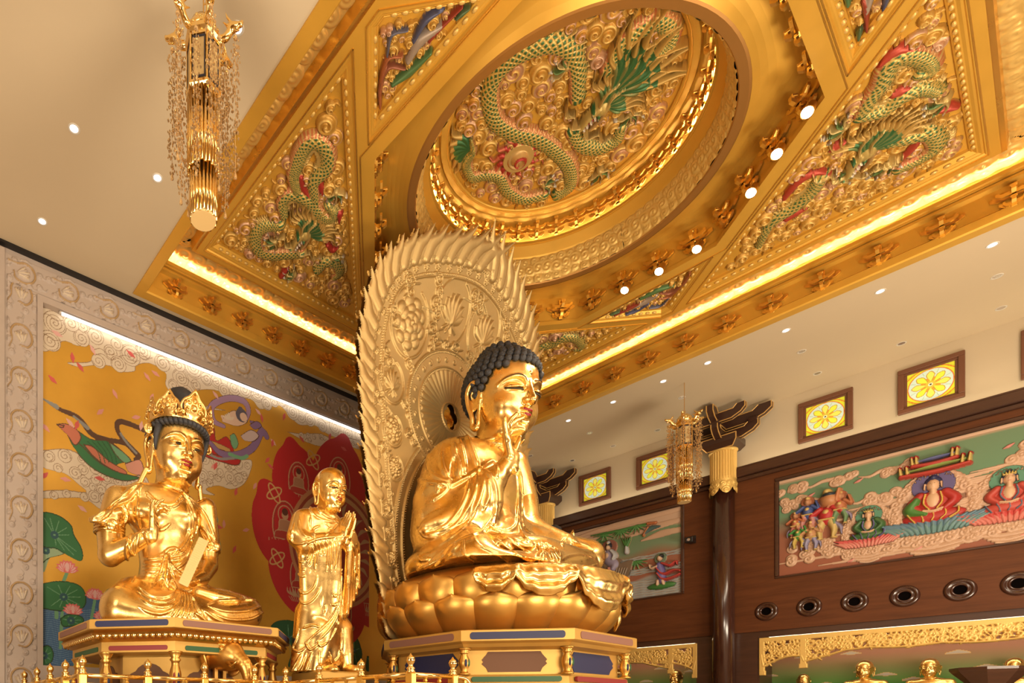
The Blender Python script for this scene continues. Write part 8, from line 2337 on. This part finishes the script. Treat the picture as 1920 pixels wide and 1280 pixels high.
# openwork valances over the niches
def valance(u0, u1, label, post_at):
    t = empty('carved_valance', (23.38, 0, 0), 0, label, 'valance')
    Fd = Field(u0, u1, 2.75, 3.98, 0.0125, (1, 1, 1)); L = u1-u0
    Fd.K[:] = 0
    def bar(a, c, d, e): s_ = Fd.sl(a, c, d, e); Fd.put(s_, np.ones(Fd.K[s_].shape, bool), 0.05, None, 1)
    bar(u0, u1, 3.86, 3.98)
    for a, zl in post_at: bar(a-0.06, a+0.06, zl, 3.98); bar(a-0.085, a+0.085, zl-0.02, zl+0.09)
    r = random.Random(int(u1*10)+50)
    def lowz(u):
        d = min(abs(u-a) for a, _ in post_at[:1])
        if post_at[0][0] <= u <= post_at[1][0] or post_at[1][0] <= u <= post_at[0][0]: return 3.02+0.30*abs(math.sin((u-post_at[0][0])*2.0))
        q = abs(u-post_at[1][0]); return 3.13+min(0.32, q*0.35)-0.05*abs(math.sin(q*2.2))
    u = u0+0.12
    while u < u1-0.05:
        z = lowz(u)
        for _ in range(5):
            x = u+r.uniform(-0.06, 0.10); y = r.uniform(z+0.08, 3.84); rad = r.uniform(0.055, 0.10); a0 = r.uniform(0, 6); hd = r.choice((-1, 1))
            sp = [(x+rad*(1-q/8)*math.cos(a0+hd*q), y+rad*(1-q/8)*math.sin(a0+hd*q)) for q in np.linspace(0, 5.5, 12)]
            Fd.stroke([(x+rad*2.2*math.cos(a0-hd*0.9), y+rad*1.6*math.sin(a0-hd*0.9))]+sp, [0.012, 0.032, 0.028, 0.022], None, 0.05, 1, 26)
        u += 0.12
    us = np.arange(u0+0.05, u1-0.02, 0.05); Fd.stroke([(x, lowz(x)+0.02) for x in us], 0.026, None, 0.06, 1, len(us)*2)
    Fd.mesh('carving', GOLD_R, frame_M((0, 0, 0), (0, -1, 0), (0, 0, 1), (-1, 0, 0)), t, classes=[1], colr=False, skirt=0.03)
valance(-5.86, 1.2, 'long gilded openwork valance over the niche right of the column', [(-5.80, 2.80), (-4.78, 2.98)])
valance(-10.7, -7.60, 'short gilded openwork valance between the pedestal and the column', [(-7.66, 2.80), (-8.42, 3.0)])
# niche background
g = Field(-13.0, 3.2, 0.3, 4.4, 0.06); g.K[:] = 1; v = (g.V-0.3)/4.1+0*g.U
g.C = blend(v, [(0, (0.04, 0.16, 0.03)), (0.52, (0.06, 0.24, 0.03)), (0.62, (0.16, 0.20, 0.06)), (0.75, (0.33, 0.15, 0.09)), (1, (0.42, 0.17, 0.11))])
t = empty('niche_painting', (24.72, 0, 0), 0, 'green and rose painted background of the wall niches', 'painting')
g.mesh('painted_ground', PAINT, frame_M((0, 0, 0), (0, -1, 0), (0, 0, 1), (-1, 0, 0)), t)
r = random.Random(12); Fd = Field(-10.8, 1.5, 2.2, 3.6, 0.02); Fd.K[:] = 0
for k in range(26):
    u, v = -10.6+k*0.47+r.uniform(-0.1, 0.1), r.uniform(2.35, 3.45)
    Fd.stroke([(u-0.22, v), (u, v+0.03), (u+0.22, v)], [0.01, 0.05, 0.01], (0.42, 0.36, 0.30), 0.004, 1, 10)
Fd.mesh('painted_cloud', PAINT, frame_M((-0.004, 0, 0), (0, -1, 0), (0, 0, 1), (-1, 0, 0)), t, classes=[1])
b = MB(); b.box(23.5, 24.75, -3.2, YB, 0, 1.45); structure(b.build('trim_10', WOOD_D))
t = empty('niche_light', (23.75, 1.0, 3.94), 0, 'warm light strip behind the long gilded valance', 'linear light')
b = MB(); b.box(-0.03, 0.03, -4.0, 4.7, 0, 0.02); b.build('light_strip', LED_N, t)
t = empty('niche_light', (23.75, 9.0, 3.94), 0, 'warm light strip behind the short gilded valance', 'linear light')
b = MB(); b.box(-0.03, 0.03, -1.2, 1.8, 0, 0.02); b.build('light_strip', LED_N, t)
# gilded arhats
def arhat(px, ytop, H, label, seed, pose=0, X=24.1):
    r = random.Random(seed)
    top = on_x(px, ytop, X); z0 = 1.45; tot = top.z-z0; s = tot/2.55
    t = empty('arhat_statue', (X, top.y, z0), -PI/2, label, 'statue')
    S = Sculpt((-1.0*s, -0.95*s, -0.05), (1.0*s, 0.6*s, 2.75*s), 0.028*s)
    S.ell((0, 0.05*s, 0.95*s), (0.52*s, 0.36*s, 0.62*s), 0.05); S.ell((0, 0.04*s, 1.42*s), (0.62*s, 0.32*s, 0.28*s), 0.1*s)
    if pose == 1: S.ell((0, -0.25*s, 0.85*s), (0.42*s, 0.38*s, 0.42*s), 0.08*s)
    S.ell((0, -0.1*s, 0.3*s), (0.85*s, 0.6*s, 0.34*s), 0.15*s)
    for sg in (-1, 1):
        S.chain([(sg*0.55*s, 0.03*s, 1.42*s), (sg*0.72*s, -0.05*s, 1.0*s), (sg*0.5*s, -0.4*s, (0.85+0.3*(sg < 0)*(pose == 0))*s)], [0.2*s, 0.19*s, 0.10*s], 0.08*s)
        S.ell((sg*0.42*s, -0.45*s, (0.85+0.3*(sg < 0)*(pose == 0))*s), 0.12*s, 0.04*s)
        S.chain([(sg*0.3*s, 0, 0.5*s), (sg*0.75*s, -0.5*s, 0.4*s), (sg*0.2*s, -0.7*s, 0.3*s)], [0.3*s, 0.25*s, 0.16*s], 0.1*s)
    for k in range(9):
        x = (-0.5+k*0.12)*s; S.fold([(x, -0.6*s, 1.65*s), (x*0.9+0.05*s, -0.8*s, 1.2*s), (x*0.8+0.12*s, -0.9*s, 0.7*s)], 0.022*s, 0.02*s)
    S.plane_cut(2, 0.01, above=False)
    P = head_sdf(S, (0, -0.02*s, 1.72*s), 0.80*s, rotm(0.08, 0, r.uniform(-0.35, 0.35)), lobes=True)
    if seed % 3 == 0: S.chain([P(0, -0.40, 0.06), P(0, -0.45, -0.15), P(0, -0.36, -0.35)], [0.09*s, 0.10*s, 0.03*s], 0.04*s)
    V, F = S.mesh(); obj('body', V, F, GOLD, t, True)
    return t
arhat(1268, 1254, 1, 'small bearded gilded figure under the short valance, left of the column', 3)
arhat(1120, 1262, 1, 'small gilded figure mostly hidden by the pedestal, left of the bearded one', 5)
arhat(1507, 1262, 1, 'small gilded figure, only its head showing, first right of the column', 6)
arhat(1622, 1236, 1, 'gilded robed figure turning its bowed head, second right of the column', 4)
arhat(1744, 1232, 1, 'big-bellied laughing gilded figure under the long valance', 7, 1)
arhat(1903, 1231, 1, 'gilded figure at the right edge behind the dark flared stand', 8)
t = empty('flared_stand', (21.0, 1.0, 0), 0, 'dark wooden stand with a flat flared top, cut by the bottom right edge', 'stand')
b = MB(); b.lathe([(0.30, 0), (0.22, 1.2), (0.24, 1.9), (0.36, 2.25), (0.58, 2.50), (0.62, 2.56), (0.62, 2.62), (0.001, 2.62)], 8); b.build('column_and_top', WOOD_D, t)

# ------------------------------------------------------------------ hanging lanterns
CRY = mat('amber_crystal', (0.85, 0.62, 0.34), 0.08, 0.75)
LGLASS = mat('lantern_silk', (0.72, 0.50, 0.22), 0.5, 0.1)
def lantern(x, y, zt, label, s=1.0):
    t = empty('hanging_lantern', (x, y, zt), 0.25, label, 'lantern', 'gilded crystal lanterns')
    def ln(name, b, m, par=None, **k): return b.build(name, m, par or t, **k)
    b = MB(); b.tube([(0, 0, ZC-zt), (0, 0, -0.02)], 0.008, 6); ln('chain', b, GOLD_D)
    b = MB(); b.lathe([(0.02, 0.02), (0.09, 0.0), (0.17, -0.06), (0.205, -0.16), (0.215, -0.24)], 24)
    for k in range(40):
        a = k*2.4; q = 0.1+0.9*k/40; b.sphere((0.20*math.sin(q*1.5)*math.cos(a), 0.20*math.sin(q*1.5)*math.sin(a), -0.22+0.22*math.cos(q*1.5)), 0.028, 8, 5)
    ln('dome', b, GOLD_S, smooth=True)
    hexr = lambda r, z: [(r*math.cos(k*PI/3), r*math.sin(k*PI/3), z) for k in range(6)]
    b = MB(); b.rings([hexr(0.20, -0.24), hexr(0.265, -0.25), hexr(0.27, -0.31), hexr(0.235, -0.34), hexr(0.235, -0.38)]); b.rings([hexr(0.225, -0.96), hexr(0.245, -0.98), hexr(0.245, -1.02), hexr(0.20, -1.05)])
    for k in range(6): a = k*PI/3; b.tube([(0.225*math.cos(a), 0.225*math.sin(a), -0.36), (0.225*math.cos(a), 0.225*math.sin(a), -1.0)], 0.014, 6)
    ln('frame', b, GOLD_S)
    for k in range(6):
        a = k*PI/3+PI/6; r = 0.225*math.cos(PI/6); w = 0.085
        n = Vector((math.cos(a), math.sin(a), 0)); u = Vector((-math.sin(a), math.cos(a), 0))
        b = MB(); b.rings([[tuple(n*(r+d)+u*x+Vector((0, 0, z))) for x, z in ((-w, -0.95), (w, -0.95), (w, -0.40), (-w, -0.40))] for d in (-0.01, 0.0)]); p = ln('panel', b, LGLASS)
        b = MB()
        for x0, x1, z0, z1 in ((-w, w, -0.95, -0.925), (-w, w, -0.425, -0.40), (-w, -w+0.012, -0.95, -0.40), (w-0.012, w, -0.95, -0.40)): b.rings([[tuple(n*(r+d)+u*x+Vector((0, 0, z))) for x, z in ((x0, z0), (x1, z0), (x1, z1), (x0, z1))] for d in (0.0, 0.008)])
        b.build('border', mat('navy_border', (0.015, 0.02, 0.045), 0.4), p)
    def tubes(r, z0, z1, n):
        q = MB()
        for k in range(n):
            a = 2*PI*k/n; q.tube([(r*math.cos(a), r*math.sin(a), z0), (r*math.cos(a), r*math.sin(a), z1-0.02*(k % 2))], 2*PI*r/n*0.5, 6)
        q.lathe([(r*0.93, z0), (r*0.93, z1+0.03)], 24); return q
    ln('tube_skirt', tubes(0.195, -1.04, -2.02, 26), GOLD_S, smooth=True); ln('lower_skirt', tubes(0.165, -1.98, -2.64, 22), GOLD_S, smooth=True)
    b = MB(); b.lathe([(0.001, -2.665), (0.165, -2.665), (0.172, -2.64), (0.001, -2.64)], 24); ln('bottom_disc', b, LGLASS)
    def strand(L, seed):
        q = MB(); r = random.Random(seed); q.tube([(0, 0, 0), (0, 0, -L)], 0.004, 4); q.sphere((0, 0, -0.10), 0.03, 8, 6)
        z = -0.18
        while z > -L:
            for k in range(3):
                a = r.uniform(0, 6.28); d = r.uniform(0.02, 0.065); h = r.uniform(0.018, 0.034); w = h*0.55; c = (d*math.cos(a), d*math.sin(a), z+r.uniform(-0.02, 0.02)); n0 = len(q.V)
                q.V += [(c[0], c[1], c[2]+h), (c[0]+w, c[1], c[2]), (c[0], c[1]+w, c[2]), (c[0]-w, c[1], c[2]), (c[0], c[1]-w, c[2]), (c[0], c[1], c[2]-h)]
                q.F += [(n0, n0+1+i, n0+1+(i+1) % 4) for i in range(4)]+[(n0+5, n0+1+(i+1) % 4, n0+1+i) for i in range(4)]
            z -= 0.034
        q.lathe([(0.004, -L), (0.018, -L-0.05), (0.022, -L-0.09), (0.001, -L-0.10)], 8)
        return q
    for k in range(6):
        a = k*PI/3; d = Vector((math.cos(a), math.sin(a), 0))
        S = Sculpt((-0.10, -0.12, -0.14), (0.34, 0.12, 0.26), 0.011)
        S.chain([(-0.04, 0, -0.06), (0.08, 0, -0.05), (0.14, 0, 0.02), (0.16, 0, 0.06)], [0.045, 0.045, 0.045, 0.05], 0.02, n=10); S.ell((0.19, 0, 0.07), (0.075, 0.055, 0.058), 0.02)
        S.chain([(0.22, 0, 0.085), (0.29, 0, 0.09), (0.31, 0, 0.12)], [0.042, 0.032, 0.02], 0.012); S.chain([(0.21, 0, 0.03), (0.27, 0, 0.02)], [0.022, 0.012], 0.01)
        for sg in (-1, 1): S.chain([(0.17, sg*0.03, 0.10), (0.12, sg*0.05, 0.16), (0.10, sg*0.05, 0.22)], [0.020, 0.014, 0.006], 0.01); S.chain([(0.13, sg*0.03, 0.06), (0.06, sg*0.06, 0.10)], [0.02, 0.006], 0.01)
        V, F = S.mesh(); V = V @ np.array(Matrix.Rotation(a, 3, 'Z')).T+np.array((d.x*0.22, d.y*0.22, -0.22))
        h = obj('dragon_head', V, F, GOLD_S, t, True)
        b = MB(); b.sphere(tuple(d*(0.22+0.25)+Vector((0, 0, -0.165))), 0.018, 8, 6); tag(b.build('mouth', LIPS, h, True), 'red mouth')
        b = strand(1.75+0.12*(k % 2), k); ln('crystal_strand', b, CRY, loc=tuple(d*0.44+Vector((0, 0, -0.20))))
        a2 = a+PI/6; b = strand(1.9+0.1*(k % 3), k+9); ln('crystal_strand', b, CRY, loc=(0.30*math.cos(a2), 0.30*math.sin(a2), -0.34))
    return t
l1 = lantern(3.62, 6.84, 10.82, 'big gilded crystal lantern hanging at upper left, with dragon heads and bead strands')
l2 = copy_tree(l1); l2.location = (20.0, 6.84, 10.62); l2['label'] = 'smaller-looking gilded lantern hanging by the column at right'
for c in l2.children:
    if c.name.startswith('chain'): c.scale = (1, 1, (ZC-10.62)/(ZC-10.82))
